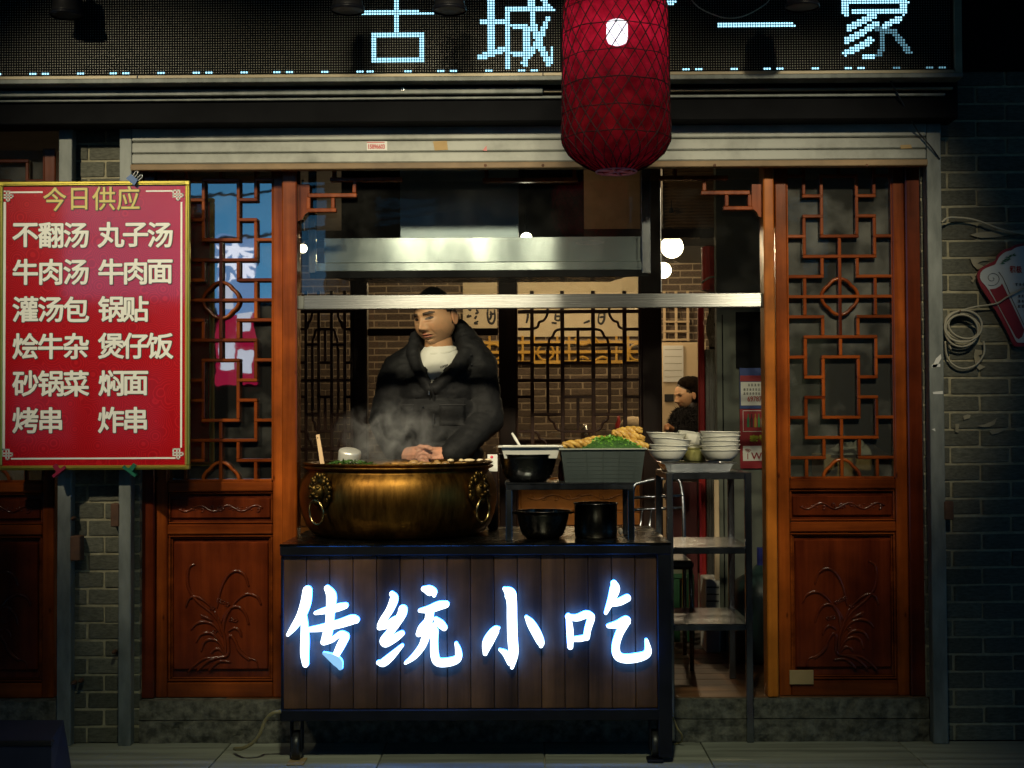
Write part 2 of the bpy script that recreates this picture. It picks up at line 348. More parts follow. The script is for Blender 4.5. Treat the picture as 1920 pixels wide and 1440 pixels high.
M['yellowcable'] = surf('yellowed power cable', (0.28, 0.22, 0.09), None, rough=0.5)
M['rust'] = surf('rusty iron', (0.06, 0.03, 0.018), (0.13, 0.06, 0.03), 12, 0.85, 0, 0.4)
M['card'] = surf('cardboard', (0.34, 0.23, 0.10), (0.40, 0.28, 0.13), 8, 0.85)
M['cloth'] = surf('crumpled grey cloth', (0.40, 0.39, 0.35), (0.48, 0.47, 0.42), 6, 0.9)
M['blind'] = surf('brown slatted blind', (0.16, 0.10, 0.05), (0.24, 0.15, 0.08), 8, 0.6, 0, 0, world=True)
M['doorglass'] = glass('door glass', 0.62, (0.80, 0.83, 0.80), 0.05)
M['doorglassdull'] = glass('dusty door glass', 0.10, (0.78, 0.80, 0.76), 0.10)
M['frontglass'] = glass('front window glass', 0.07, (0.96, 0.97, 0.96), 0.006)
M['innerglass'] = glass('inner screen glass', 0.08, (0.9, 0.9, 0.88), 0.005)

# ------------------------------------------------------------------ lettering
def text_mesh(body, size, offset=0.0, extrude=0.0, shear=0.0, res=3):
    c = bpy.data.curves.new('t', 'FONT'); c.body = body; c.size = size; c.offset = offset; c.extrude = extrude
    c.align_x = 'CENTER'; c.align_y = 'CENTER'; c.shear = shear; c.resolution_u = res
    o = bpy.data.objects.new('t', c); COL.objects.link(o)
    dg = bpy.context.evaluated_depsgraph_get(); me = bpy.data.meshes.new_from_object(o.evaluated_get(dg))
    bpy.data.objects.remove(o); bpy.data.curves.remove(c)
    return me
def bold_lettering(name, body, x, z, Y, size, mat, parent, fat, ncopy=8, sx=1.0, step=0.00006):
    """a character thickened evenly: copies shifted round a small circle, each a hair deeper"""
    me = text_mesh(body, size, 0.0, 0.0)
    xs = [v.co.x for v in me.vertices]; ys = [v.co.y for v in me.vertices]; cx, cy = (min(xs)+max(xs))/2, (min(ys)+max(ys))/2
    mb = MB(); F = [tuple(p.vertices) for p in me.polygons]
    for k in range(ncopy+1):
        ox, oz = (0, 0) if k == 0 else (fat*math.cos(2*pi*k/ncopy), fat*math.sin(2*pi*k/ncopy))
        mb.add([((v.co.x-cx)*sx+ox, k*step, v.co.y-cy+oz) for v in me.vertices], F)
    bpy.data.meshes.remove(me)
    o = mb.build(name, mat, None, recenter=False); o.location = (x, Y, z)
    if parent is not None: attach(o, parent)
    return o
def lettering(name, body, x, z, Y, size, mat, parent, offset=0.0, sx=1.0, extrude=0.0005, tilt=0.0, shear=0.0, center=True):
    me = text_mesh(body, size, offset, extrude, shear)
    me.name = name
    xs = [v.co.x for v in me.vertices]; ys = [v.co.y for v in me.vertices]
    cx, cy = ((min(xs)+max(xs))/2, (min(ys)+max(ys))/2) if center else (0, 0)
    ct, st = math.cos(tilt), math.sin(tilt)
    for v in me.vertices:
        a, b, d = (v.co.x-cx)*sx, v.co.y-cy, v.co.z
        v.co = (a*ct-b*st, -d, a*st+b*ct)
    me.materials.append(mat)
    o = bpy.data.objects.new(name, me); COL.objects.link(o); o.location = (x, Y, z)
    if parent is not None: attach(o, parent)
    return o

def pix(p):
    d = cam_rot.transposed() @ (Vector(p)-CAM)
    return 960+FPX*d.x/-d.z, 720-FPX*d.y/-d.z
def px2m(n, Y): return n/ppm(Y)

# ================================================================== SETTING
FL = P(1350, 1311, 0.0).z            # raised shop floor
def slab(name, mat, x0, x1, y0, y1, z, parent=None, kind='structure'):
    o = MB().add([(x0, y0, z), (x1, y0, z), (x1, y1, z), (x0, y1, z)], [(0, 1, 2, 3)]).build(name, mat, parent)
    if parent is None: tag(o, kind=kind)
    return o
street = slab('street', M['asphalt'], -60, 60, -60, 60, -0.035)
pave = slab('pavement', M['mortar'], -6, 6, -2.6, 0.0, -0.012)
row = 0; y = 0.0
while y > -2.5:
    d = 0.42; x = -3.4 + (0.33 if row % 2 else 0.05)
    while x < 3.6:
        w = random.choice((0.62, 0.78, 0.9))
        b = MB().box(x+.002, x+w-.002, y-d+.002, y-.002, -0.03, random.uniform(-.0015, .0015), 0.0025).build('paving_slab', M['paving'], pave)
        x += w
    y -= d; row += 1
floor_in = slab('shop_floor', M['darkwall'], -3.5, 3.5, 0.03, 7.2, FL-0.012)
for i in range(9):
    MB().box(-1.2, 1.9, 0.035+i*0.13, 0.035+i*0.13+0.127, FL-0.03, FL+random.uniform(0, .0015), 0.0015).build('floor_board', M['floorwood'], floor_in)
ceil = slab('shop_ceiling', M['darkwall'], -3.5, 3.5, 0.05, 7.2, 2.85)
tag(box('back_wall', M['darkwall'], None, -3.5, 3.5, 7.0, 7.1, 0, 2.9), kind='structure')
box('side_wall', M['darkwall'], None, -3.56, -3.5, 0.2, 7.2, 0, 2.9)
bpy.data.objects['side_wall']['kind'] = 'structure'
tag(box('side_wall', M['darkwall'], None, 3.5, 3.56, 0.2, 7.2, 0, 2.9), kind='structure')

def rough_block(name, x0, x1, y0, y1, z0, z1, mat, amp=0.012, parent=None, step=0.025, seed=0):
    nx = max(2, int((x1-x0)/step)); nz = max(2, int((z1-z0)/step)); v = []; f = []
    for j in range(nz+1):
        for i in range(nx+1):
            x = x0+(x1-x0)*i/nx; z = z0+(z1-z0)*j/nz
            n = mnoise.fractal(Vector((x*7+seed, z*13, seed)), 1.0, 2.0, 4)
            crack = -abs(mnoise.noise(Vector((x*3.2, z*9, seed+5))))
            v.append((x, y0+amp*n*0.8+amp*1.4*max(0, crack+0.12)*5, z))
    for j in range(nz):
        for i in range(nx): a = j*(nx+1)+i; f.append((a, a+1, a+nx+2, a+nx+1))
    m = MB().add(v, f)
    t0 = nz*(nx+1); n0 = len(m.v); m.v += [(x0, y1, z1), (x1, y1, z1), (x1, y1, z0), (x0, y1, z0)]
    m.f.append(tuple(range(t0, t0+nx+1))+(n0+1, n0))
    m.f.append((n0, n0+3)+tuple([0])+tuple(j*(nx+1) for j in range(1, nz+1)))
    return m.build(name, mat, parent, smooth=False)
def xz(px, py, Y): p = P(px, py, Y); return p.x, p.z
for (a, b_, nm, lab) in ((-120, 106, 0, 'mottled grey stone plinth under the door at the far left edge'), (262, 560, 1, 'cracked grey stone plinth under the carved door beside the menu'), (1240, 1742, 2, 'dark cracked stone plinth under the doorway and the door beside the brick wall')):
    x0 = P(a, 1340, 0).x; x1 = P(b_, 1340, 0).x
    t = thing('stone_plinth', ((x0+x1)/2, 0.02, 0), lab, 'plinth', 'stone plinths under the shopfront')
    zc = FL-0.075
    rough_block('stone_course', x0, x1, -0.012, 0.12, 0.0, zc-0.004, M['stone'], 0.014, t, seed=nm*3+1)
    rough_block('stone_course', x0, x1, -0.004, 0.12, zc, FL, M['stone'], 0.008, t, seed=nm*3+7)
if True:
    x0 = P(555, 1340, 0).x; x1 = P(1240, 1340, 0).x
    t = thing('stone_plinth', ((x0+x1)/2, 0.02, 0), 'dark stone plinth hidden in shadow behind the wheeled counter', 'plinth', 'stone plinths under the shopfront')
    rough_block('stone_course', x0+.002, x1-.002, -0.006, 0.12, 0.0, FL, M['stone'], 0.01, t, seed=31)

# ---------------------------------------------------------------- brick walls
UB = {}
def unit_brick(key, mat):
    if key not in UB:
        ms = []
        for k in range(4):
            o = MB().box(-.5, .5, -.5, .5, -.5, .5, 0.0).build('brick', mat)
            bm = bmesh.new(); bm.from_mesh(o.data)
            for v_ in bm.verts: v_.co += Vector((random.uniform(-.012, .012), 0, random.uniform(-.04, .04)))
            bmesh.ops.bevel(bm, geom=list(bm.edges), offset=0.035, segments=1, affect='EDGES')
            bm.to_mesh(o.data); bm.free(); ms.append(o.data); bpy.data.objects.remove(o)
        UB[key] = ms
    return UB[key]
def brick_at(parent, key, mat, x0, x1, y0, y1, z0, z1):
    me = random.choice(unit_brick(key, mat))
    o = bpy.data.objects.new('brick', me); COL.objects.link(o)
    o.parent = parent; w = worldloc(parent)
    o.location = Vector(((x0+x1)/2, (y0+y1)/2, (z0+z1)/2))-w; o.scale = (x1-x0, y1-y0, z1-z0)
    return o
def brick_wall(t, key, mat, mort, x0, x1, yf, zlo, zhi, course, length, off, joint=0.009, depth=0.06, ystep=0.0025):
    box('mortar_bed', mort, t, x0, x1, yf+0.006, yf+0.11, zlo, zhi, 0)
    z = zlo; r = 0
    while z < zhi-0.02:
        zt = min(z+course-joint, zhi)
        x = x0 - ((off[r % 2]) % length)
        while x < x1-0.004:
            a, b = max(x, x0), min(x+length-joint, x1)
            if b-a > 0.012: 
                dy = random.uniform(0, ystep); brick_at(t, key, mat, a, b, yf+dy, yf+depth, z+random.uniform(-.001, .001), zt+random.uniform(-.001, .001))
            x += length
        z += course; r += 1
CR = px2m(32.2, 0)
zj = P(1850, 921, 0).z
zlo = zj - CR*int(zj/CR)-CR*0+0.0
xa = P(1764, 900, 0).x; xb = P(2160, 900, 0).x
bw = thing('brick_wall', (xa+0.4, 0.05, 0), 'dark grey brick wall at the street corner holding the fan-shaped notice', 'wall')
joff = P(1786, 930, 0).x-xa; ln = px2m(111, 0)
brick_wall(bw, 'street', M['brick'], M['mortar'], xa, xb, 0.0, max(0.001, zlo-CR), 3.2, CR, ln, (-(joff) % ln, -(joff+ln*.5) % ln))
xa = P(108, 900, 0).x; xb = P(262, 900, 0).x
bp_ = thing('brick_pier', ((xa+xb)/2, 0.05, 0), 'narrow grey brick pier between two steel rails under the red menu', 'brick pier')
z0 = P(178, 860+500/2.483, 0).z
zlo = z0 - CR*int(z0/CR)
brick_wall(bp_, 'street', M['brick'], M['mortar'], xa, xb, 0.0, max(.001, zlo-CR), 3.0, CR, ln*1.0, ((xa-P(165.5, 1000, 0).x) % ln, (xa-P(197.5, 1000, 0).x) % ln))
xa = P(1735, 900, 0).x; xb = P(1764, 900, 0).x
rv = thing('brick_reveal', (xa, 0.04, 0), 'sliver of brick between the orange door and the corner guide rail', 'brick pier')
z = 0.2
brick_wall(rv, 'street', M['brick'], M['mortar'], xa, xb-.003, 0.012, FL+.002, 2.5, CR, 0.12, (0, 0.05))

# ---------------------------------------------------------------- steel guide rails
def rail(px0, px1, ztop, label, boxes, py0=880):
    x0 = P(px0, py0, -.055).x; x1 = P(px1, py0, -.055).x
    t = thing('guide_rail', ((x0+x1)/2, -0.03, 0), label, 'guide rail', 'steel guide rails of the roller shutters')
    m = MB().box(x0, x1, -.055, -.049, 0.0, ztop, .002).box(x0, x0+.006, -.048, -.001, 0, ztop, .001).box(x1-.006, x1, -.048, -.001, 0, ztop, .001)
    m.build('rail_channel', M['galv'], t)
    for (a, b, c, d) in boxes:
        pbox('rusty_latch_box', M['rust'], t, (a, b, c, d), -.06, -.005, c=.004)
    return t, x0, x1
rail(108, 133, 2.62, 'steel rail standing beside the far left door under a red clip', [(131, 1005, 150, 1052)])
rail(222.5, 245.5, 2.62, 'steel rail standing left of the carved door under a green clip', [(207, 944, 223, 988)])
rt, rx0, rx1 = rail(1745, 1772, 2.62, 'dark steel rail at the brick corner with scraps of white sticker', [(1771, 940, 1789, 975)])
for (px, py) in ((138, 972), (152, 1276), (215, 1222), (139, 1280)):
    p = P(px, py, -.03); o = MB().ball((p.x, -.03, p.z), .009, .03, .009, 8, 6).build('rusty_bolt', M['rust'], bp_, True)
for poly in (((1747, 690), (1755, 672), (1764, 664), (1765, 672), (1756, 688)), ((1747, 684), (1763, 682), (1763, 688), (1747, 689)), ((1749, 735), (1768, 733), (1768, 739), (1750, 739)), ((1747, 805), (1753, 803), (1754, 809))):
    MB().prism([xz(a, b, -.056) for a, b in poly], -.0565, -.0553).build('sticker_scrap', M['whitepaper'], rt)

# ---------------------------------------------------------------- roller shutter and sign box
x0 = P(248, 290, -.05).x; x1 = P(1736, 290, -.05).x
sh = thing('roller_shutter', ((x0+x1)/2, -0.04, P(960, 315, -.05).z), 'raised white roller shutter spanning the top of the whole shopfront', 'roller shutter')
zr = lambda py, Y=-.05: P(1000, py, Y).z
for (a, b) in ((203, 231), (233, 261), (263, 283.2), (284.6, 303.5)):
    MB().box(x0, x1, -.058, -.03, zr(b), zr(a), .0045).build('slat', M['shutter'], sh)
MB().box(x0-.004, x1+.004, -.064, -.02, zr(316), zr(304.3), .003).build('bottom_bar', M['shutterwood'], sh)
for px in (910, 1018, 1340, 1625):
    p = P(px, 310, -.064); MB().ball((p.x, -.064, p.z), .006, .003, .006, 8, 6).build('rivet', M['rust'], sh)
st = thing('phone_sticker', P(706, 273, -.059), 'small white sticker with red phone number on the shutter slat', 'sticker')
r4 = rect(688, 265, 726, 282, -.0590)
MB().box(r4[0], r4[1], -.0592, -.0581, r4[2], r4[3]).build('sticker_paper', M['whitepaper'], st)
lettering('phone_number', '15896603', (r4[0]+r4[1])/2-.002, (r4[2]+r4[3])/2-.003, -.0594, .024, M['redpaint'], st, .0012, .72)
MB().box(r4[0], r4[1]-.01, -.0594, -.0593, r4[3]-.006, r4[3]-.002).build('red_band', M['redpaint'], st)
for poly, mt, lab in ((((905, 282), (912, 273), (913, 283)), 'redpaint', 'tiny red triangular sticker remnant on the shutter slat'), (((812, 265), (838, 264), (840, 281), (815, 282)), 'card', 'peeled tan sticker patch on the middle of the shutter slat'), (((1688, 272), (1708, 271), (1710, 278), (1689, 279)), 'card', 'brown tape scrap at the rail end of the shutter')):
    tag(MB().prism([xz(a, b, -.0585) for a, b in poly], -.0592, -.0582).build('sticker_remnant', M[mt], None), lab, 'sticker')

YS = -0.24
sb = thing('led_sign', P(900, 140, YS), 'long black led signboard with blue-white lit characters over the shop', 'led sign')
sx0 = P(-200, 140, YS).x; sx1 = P(1804, 130, YS).x
zb0 = P(900, 152.5, YS).z; zb1 = P(900, 137, YS).z; ztop = 3.25
MB().box(sx0, sx1-.03, YS-.005, YS+.06, zb0+.018, zb1, .002).build('bottom_frame', M['signframe'], sb)
MB().box(sx0, sx1, YS-.012, YS+.07, zb0, zb0+.0175, .002).build('drip_edge', M['galv'], sb)
MB().box(sx1-.029, sx1, YS-.005, YS+.06, zb0+.018, ztop, .002).build('end_frame', M['signframe'], sb)
MB().box(sx0, sx1-.03, YS+.012, YS+.055, zb1+.001, ztop).build('led_mask', M['signback'], sb)
for px in (258, 1018):
    x = P(px, 140, YS).x
    MB().box(x-.002, x+.002, YS-.007, YS-.0052, zb0+.02, zb1, 0).build('frame_joint', M['black'], sb)
# led grid
pit = px2m(4.78, YS); dots_dim = []; lit = {}
def seg_d(p, a, b):
    ax, ay = a; bx, by = b; dx, dy = bx-ax, by-ay; L = dx*dx+dy*dy
    t = 0 if L == 0 else max(0, min(1, ((p[0]-ax)*dx+(p[1]-ay)*dy)/L))
    return math.hypot(p[0]-ax-t*dx, p[1]-ay-t*dy)
def C2(x, y): return (480+x/3.2, y/3.2)
def C4(x, y): return (1440+x/4.0, y/4.0)
glyphs = {
 'led_character_gu': [(C2(842, -60), C2(842, 190), 6.6), (C2(630, 80), C2(1056, 80), 4.6), (C2(704, 208), C2(995, 208), 4.6), (C2(704, 208), C2(704, 365), 4.4), (C2(995, 208), C2(995, 365), 4.4), (C2(704, 362), C2(995, 362), 4.6)],
 'led_character_cheng': [(C2(1410, -60), C2(1410, 300), 6.6), (C2(1350, 124), C2(1490, 124), 4.6), (C2(1352, 340), C2(1495, 290), 6), (C2(1505, 60), C2(1780, 58), 4.6), (C2(1512, 60), C2(1512, 300), 4.6), (C2(1515, 300), C2(1515, 408), 4.2), (C2(1530, 152), C2(1622, 152), 4.5), (C2(1620, 165), C2(1618, 375), 6.4), (C2(1545, 322), C2(1600, 325), 4.5), (C2(1655, -40), C2(1662, 140), 6.6), (C2(1662, 140), C2(1700, 260), 6.6), (C2(1700, 260), C2(1755, 372), 6.6), (C2(1775, 295), C2(1775, 372), 4.4), (C2(1752, 105), C2(1720, 190), 5), (C2(1720, 190), C2(1655, 310), 6), (C2(1655, 310), C2(1608, 375), 5), (C2(1725, 0), C2(1765, 55), 5)],
 'led_character_yi': [((1347, 47), (1487, 47), 4.7)],
 'led_character_jia': [(C4(585, -60), C4(585, 95), 6.6), (C4(600, 12), C4(1040, 12), 4.6), (C4(650, 82), C4(1000, 82), 4.7), (C4(1022, -60), C4(1022, 88), 6.6), (C4(800, 112), C4(690, 168), 6.2), (C4(690, 168), C4(610, 212), 6.2), (C4(815, 175), C4(770, 195), 5), (C4(765, 205), C4(680, 262), 6.4), (C4(680, 262), C4(590, 305), 6.4), (C4(770, 300), C4(690, 350), 6.4), (C4(690, 350), C4(585, 395), 6.4), (C4(728, 425), C4(785, 425), 5), (C4(985, 140), C4(880, 188), 6)],
 'led_character_fragment': [((1240, 3), (1262, 3), 5)],
 'led_edge_dots': [((1787, -5), (1787, 10), 3)],
}
dimgl = [(C4(820, 205), C4(950, 245), 6), (C4(950, 245), C4(1055, 388), 6), (C4(865, 205), C4(865, 350), 5), (C4(865, 350), C4(830, 412), 5)]
marks = []
for k in range(-1, 12):
    for o_ in (60, 83, 150): marks.append(o_+153.2*k)
nrow = 33; ncol = int((sx1-.034-sx0)/pit); parts = {k: MB() for k in glyphs}; parts['half_lit_leds'] = MB()
dm = MB(); q0 = px2m(0.85, YS)
def dome(mb, x, y, z, r):
    mb.add([(x-r, y, z-r), (x+r, y, z-r), (x+r, y, z+r), (x-r, y, z+r), (x-r*.5, y-.004, z-r*.5), (x+r*.5, y-.004, z-r*.5), (x+r*.5, y-.004, z+r*.5), (x-r*.5, y-.004, z+r*.5)], [(4, 5, 6, 7), (0, 1, 5, 4), (1, 2, 6, 5), (2, 3, 7, 6), (3, 0, 4, 7)])
for j in range(nrow):
    z = zb1+.012+j*pit
    for i in range(ncol):
        x = sx0+.01+i*pit
        p = pix((x, YS+.01, z)); hit = None
        if -14 < p[0] < 1830 and p[1] > -30:
            for k, segs in glyphs.items():
                if any(seg_d(p, a, b) < w for a, b, w in segs): hit = k; break
            if hit is None and j == 0 and any(abs(p[0]-mk) < 7.2 for mk in marks): hit = 'mark%d' % min(range(len(marks)), key=lambda i: abs(p[0]-marks[i])) if p[0] < 1640 else 'half_lit_leds'
            if hit is None and any(seg_d(p, a, b) < w for a, b, w in dimgl): hit = 'half_lit_leds'
        if hit: dome(parts.setdefault(hit, MB()), x, YS+.0115, z, pit*.33)
        elif p[1] > -20: dm.add([(x-q0, YS+.0095, z-q0), (x+q0, YS+.0095, z-q0), (x+q0, YS+.0095, z+q0), (x-q0, YS+.0095, z+q0)], [(0, 1, 2, 3)])
for k, mb in parts.items():
    if k.startswith('mark'): mb.build('led_mark', M['ledon'], sb)
    elif mb.v: tag(mb.build({'led_character_gu': 'led_character', 'led_character_cheng': 'led_character', 'led_character_yi': 'led_character', 'led_character_jia': 'led_character', 'led_character_fragment': 'led_character'}.get(k, k), M['ledmid' if 'half' in k else 'ledon'], sb), kind='stuff' if 'half' in k else None)
tag(dm.build('unlit_led_grid', M['leddim'], sb), kind='stuff')
# beam, conduit, soffit behind the sign
bx = thing('steel_beam', P(900, 172, -.13), 'dark horizontal steel beam between led sign and roller shutter', 'beam')
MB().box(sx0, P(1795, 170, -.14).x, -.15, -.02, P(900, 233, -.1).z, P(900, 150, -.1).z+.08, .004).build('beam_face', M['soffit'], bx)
MB().box(sx0, P(1770, 170, -.15).x, -.166, -.1505, P(900, 187, -.15).z, P(900, 182, -.15).z, .002).build('flange', M['galv'], bx)
cdt = thing('cable_conduit', P(500, 172, -.18), 'long square metal conduit running under the led sign', 'conduit')
MB().box(sx0, P(1018, 168, -.19).x, -.19, -.1505, P(600, 178.5, -.18).z, P(600, 167, -.18).z, .003).build('conduit_body', M['galv'], cdt)
p = P(755, 167, -.191); MB().tube([(p.x+.006*math.cos(a*pi/4), -.193, p.z+.006*math.sin(a*pi/4)) for a in range(8)], .0018, 5, True).build('eyelet', M['steel'], cdt)
MB().box(P(1018, 168, -.19).x+.002, P(1790, 168, -.19).x, -.172, -.1515, P(1300, 170, -.18).z, P(1300, 165, -.18).z, .002).build('angle_strip', M['signframe'], cdt)
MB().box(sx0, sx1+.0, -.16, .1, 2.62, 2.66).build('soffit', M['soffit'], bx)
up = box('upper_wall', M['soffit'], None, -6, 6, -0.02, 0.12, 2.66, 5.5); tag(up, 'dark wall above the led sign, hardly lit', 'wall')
ev = thing('added_sky_blocker', (0, -.8, 3.3), 'added unseen eave blocking the sky light above the led sign', 'added sky blocker')  # unseen eave, added to keep overhead sky light off the front
MB().box(-6, 6, -1.55, -.03, 3.42, 3.50).build('sky_blocker_boards', M['soffit'], ev)
for i in range(24): MB().box(-5.9+i*.5, -5.82+i*.5, -1.5, -.03, 3.34, 3.419, .005).build('sky_blocker_rafter', M['darkwood'], ev)
# wires
def wire(name, pts, r, mat, label=None, cat='cable', parent=None, k=6):
    o = MB().tube(smoothpath(pts, k), r, 6).build(name, mat, parent, True)
    if label: tag(o, label, cat)
    return o
wire('loose_wire', [P(1290, -8, YS-.05), P(1312, 15, YS-.06), P(1345, 30, YS-.06), P(1370, 34, YS-.06), P(1400, 28, YS-.05), P(1435, 8, YS-.04), P(1445, -6, YS-.03)], .0024, M['cable'], 'thin pale wire looping in front of the led sign')
wire('hanging_wire', [P(1668, 148, -.2), P(1690, 190, -.16), P(1712, 232, -.1), P(1725, 252, -.075), P(1745, 275, -.07), P(1762, 298, -.06)], .003, M['blackplastic'], 'black wire dropping from sign corner to the rail')

# spotlights hanging at the top of the frame
def spot_can(px, py, label, Y=-.62):
    Y = Y; c = P(px, py, Y)
    t = thing('spotlight', c, label, 'spotlight', 'black spotlights in front of the led sign')
    MB().lathe([(.02, .11), (.045, .10), (.052, .06), (.054, .004), (.058, 0), (.058, -.012), (.054, -.014), (.03, -.016)], c, 24).build('lamp_housing', M['blackplastic'], t, True)
    MB().lathe([(.0585, -.004), (.0605, -.004), (.0605, -.018), (.0585, -.018)], c, 24, cap0=False, cap1=False).build('bezel_ring', M['black'], t, True)
    MB().tube([(c.x, c.y, c.z+.1), (c.x, c.y, c.z+.4), (c.x, c.y+.35, c.z+.5)], .012, 8).build('arm', M['blackplastic'], t)
spot_can(652, 12, 'black spotlight above the first lit character of the sign')
spot_can(843, 12, 'black spotlight between the first and second lit characters')
spot_can(1504, 6, 'black spotlight before the last lit character of the sign')
spot_can(125, 22, 'black spotlight over the unlit end of the sign', -.36)

# ---------------------------------------------------------------- lantern
YL = -0.85; k = 1/ppm(YL)
lc = P(1154, 100, YL); LX = lc.x
zl = lambda py: P(1154, py, YL).z
RL = 103*k
la = thing('red_lantern', (LX, YL, zl(322)), 'large red bamboo-woven lantern hanging in front of the led sign', 'lantern')
prof = [(.185*RL*2.0, zl(321)), (.62*RL, zl(309)), (.86*RL, zl(290)), (.985*RL, zl(268)), (1.0*RL, zl(255)), (.985*RL, zl(200)), (.975*RL, zl(130)), (.975*RL, zl(60)), (.96*RL, zl(15)), (.90*RL, zl(-2)), (.70*RL, zl(-18)), (.40*RL, zl(-30))]
m, t_, b_ = new_mat('lantern fabric'); t_.nodes.remove(b_)
df = N(t_, 'ShaderNodeBsdfDiffuse'); df.inputs[0].default_value = (0.115, 0.004, 0.006, 1)
tl = N(t_, 'ShaderNodeBsdfTranslucent'); tl.inputs[0].default_value = (0.34, 0.005, 0.022, 1)
tp = N(t_, 'ShaderNodeBsdfTransparent'); tp.inputs[0].default_value = (1, 1, 1, 1)
m1 = N(t_, 'ShaderNodeMixShader'); m1.inputs[0].default_value = 0.42; m2 = N(t_, 'ShaderNodeMixShader'); m2.inputs[0].default_value = 0.055
ln0 = N(t_, 'ShaderNodeTexNoise'); ln0.inputs['Scale'].default_value = 26; ln0.inputs['Detail'].default_value = 8; lc0 = N(t_, 'ShaderNodeTexCoord'); t_.links.new(lc0.outputs['Object'], ln0.inputs['Vector'])
for sh_, ca_, cb_ in ((df, (.035, .0015, .003), (.10, .004, .006)), (tl, (.18, .002, .009), (.36, .006, .024))):
    lr0 = N(t_, 'ShaderNodeValToRGB'); lr0.color_ramp.elements[0].position = .35; lr0.color_ramp.elements[1].position = .65; lr0.color_ramp.elements[0].color = (*ca_, 1); lr0.color_ramp.elements[1].color = (*cb_, 1)
    t_.links.new(ln0.outputs['Fac'], lr0.inputs[0]); t_.links.new(lr0.outputs[0], sh_.inputs[0])
t_.links.new(df.outputs[0], m1.inputs[1]); t_.links.new(tl.outputs[0], m1.inputs[2]); t_.links.new(m1.outputs[0], m2.inputs[1]); t_.links.new(tp.outputs[0], m2.inputs[2])
t_.links.new(m2.outputs[0], t_.nodes['Material Output'].inputs[0]); M['lantern'] = m
M['bamboo'] = surf('dark bamboo strip', (0.012, 0.004, 0.005), None, rough=0.9, spec=0.1)
M['lbulb'] = emis('lantern bulb', (0.86, 0.90, 1.0), 34.0)
def rad_at(z):
    for (r0, z0), (r1, z1) in zip(prof, prof[1:]):
        if z0 <= z <= z1: return r0+(r1-r0)*(z-z0)/(z1-z0)
    return prof[-1][0]
dens = []
for (r0, z0), (r1, z1) in zip(prof, prof[1:]): dens += [(r0+(r1-r0)*i/3, z0+(z1-z0)*i/3) for i in range(3)]
MB().lathe(dens+[prof[-1]], (LX, YL, 0), 48, cap0=False, cap1=False).build('fabric_shell', M['lantern'], la, True)
for py, wv in ((12, 1), (56, 1), (105, 1), (155, 1.6), (205, 1), (252, 1)):
    z = zl(py+12); r = rad_at(z)+.001
    MB().tube([(LX+r*math.cos(2*pi*i/40), YL+r*math.sin(2*pi*i/40), z+.0015*math.sin(i*1.3)) for i in range(40)], .0017*wv**.5, 5, True).build('bamboo_hoop', M['bamboo'], la)
mw = MB(); NW = 27
for d in (1, -1):
    for q in range(NW):
        pts = []; ph = 2*pi*q/NW + random.uniform(-.03, .03)
        for i in range(33):
            z = prof[0][1]+(prof[-2][1]-prof[0][1])*i/32; r = rad_at(z)+.0012
            a = ph+d*(z-prof[0][1])*0.66/RL
            pts.append((LX+r*math.cos(a), YL+r*math.sin(a), z))
        mw.tube(pts, random.choice((.0013, .0017, .0022)), 3, cap=False)
mw.build('bamboo_weave', M['bamboo'], la)
zz = prof[0][1]; r = prof[0][0]
mr_ = MB().tube([(LX+r*math.cos(2*pi*i/28), YL+r*math.sin(2*pi*i/28), zz-.002) for i in range(28)], .003, 5, True)
for a in (0.2, 1.25, 2.3): mr_.tube([(LX-r*math.cos(a), YL-r*math.sin(a), zz), (LX+r*math.cos(a), YL+r*math.sin(a), zz-.004)], .003, 5)
mr_.build('bottom_ring', surf('pinkish bamboo', (0.45, 0.16, 0.18), None, rough=0.6), la)
zb = zl(66)
MB().lathe([(.012, .045), (.03, .038), (.036, .028), (.036, -.02), (.03, -.034), (.012, -.042)], (LX+.004, YL-.03, zb), 20).build('bulb', M['lbulb'], la, True)
MB().tube([(LX, YL, zb+.04), (LX, YL, 3.3)], .006, 6).build('hanging_cord', M['blackplastic'], la)
MB().lathe([(.40*RL, 0), (.41*RL, .02), (.38*RL, .03), (.02, .032)], (LX, YL, prof[-1][1]), 24, cap0=False).build('top_cap', M['bamboo'], la)

# ---------------------------------------------------------------- menu board
YM = -0.125
mx0, mx1, mz0, mz1 = rect(-3, 340, 356, 881, YM)
mbd = thing('menu_board', ((mx0+mx1)/2, YM, mz0), 'red menu board in gold frame with rows of cream characters', 'menu board')
m, t_, b_ = new_mat('red menu print')
ge = N(t_, 'ShaderNodeTexCoord'); vo = N(t_, 'ShaderNodeTexVoronoi'); vo.inputs['Scale'].default_value = 15; t_.links.new(ge.outputs['Object'], vo.inputs['Vector'])
nz = N(t_, 'ShaderNodeTexNoise'); nz.inputs['Scale'].default_value = 9; t_.links.new(ge.outputs['Object'], nz.inputs['Vector'])
ma = N(t_, 'ShaderNodeMath', operation='MULTIPLY_ADD'); ma.inputs[1].default_value = 62; t_.links.new(vo.outputs['Distance'], ma.inputs[0])
mb2 = N(t_, 'ShaderNodeMath', operation='MULTIPLY'); mb2.inputs[1].default_value = 12; t_.links.new(nz.outputs['Fac'], mb2.inputs[0]); t_.links.new(mb2.outputs[0], ma.inputs[2])
sn = N(t_, 'ShaderNodeMath', operation='SINE'); t_.links.new(ma.outputs[0], sn.inputs[0])
rp = N(t_, 'ShaderNodeValToRGB'); rp.color_ramp.elements[0].position = 0.3; rp.color_ramp.elements[1].position = 0.8
rp.color_ramp.elements[0].color = (0.43, 0.004, 0.008, 1); rp.color_ramp.elements[1].color = (0.58, 0.010, 0.014, 1)
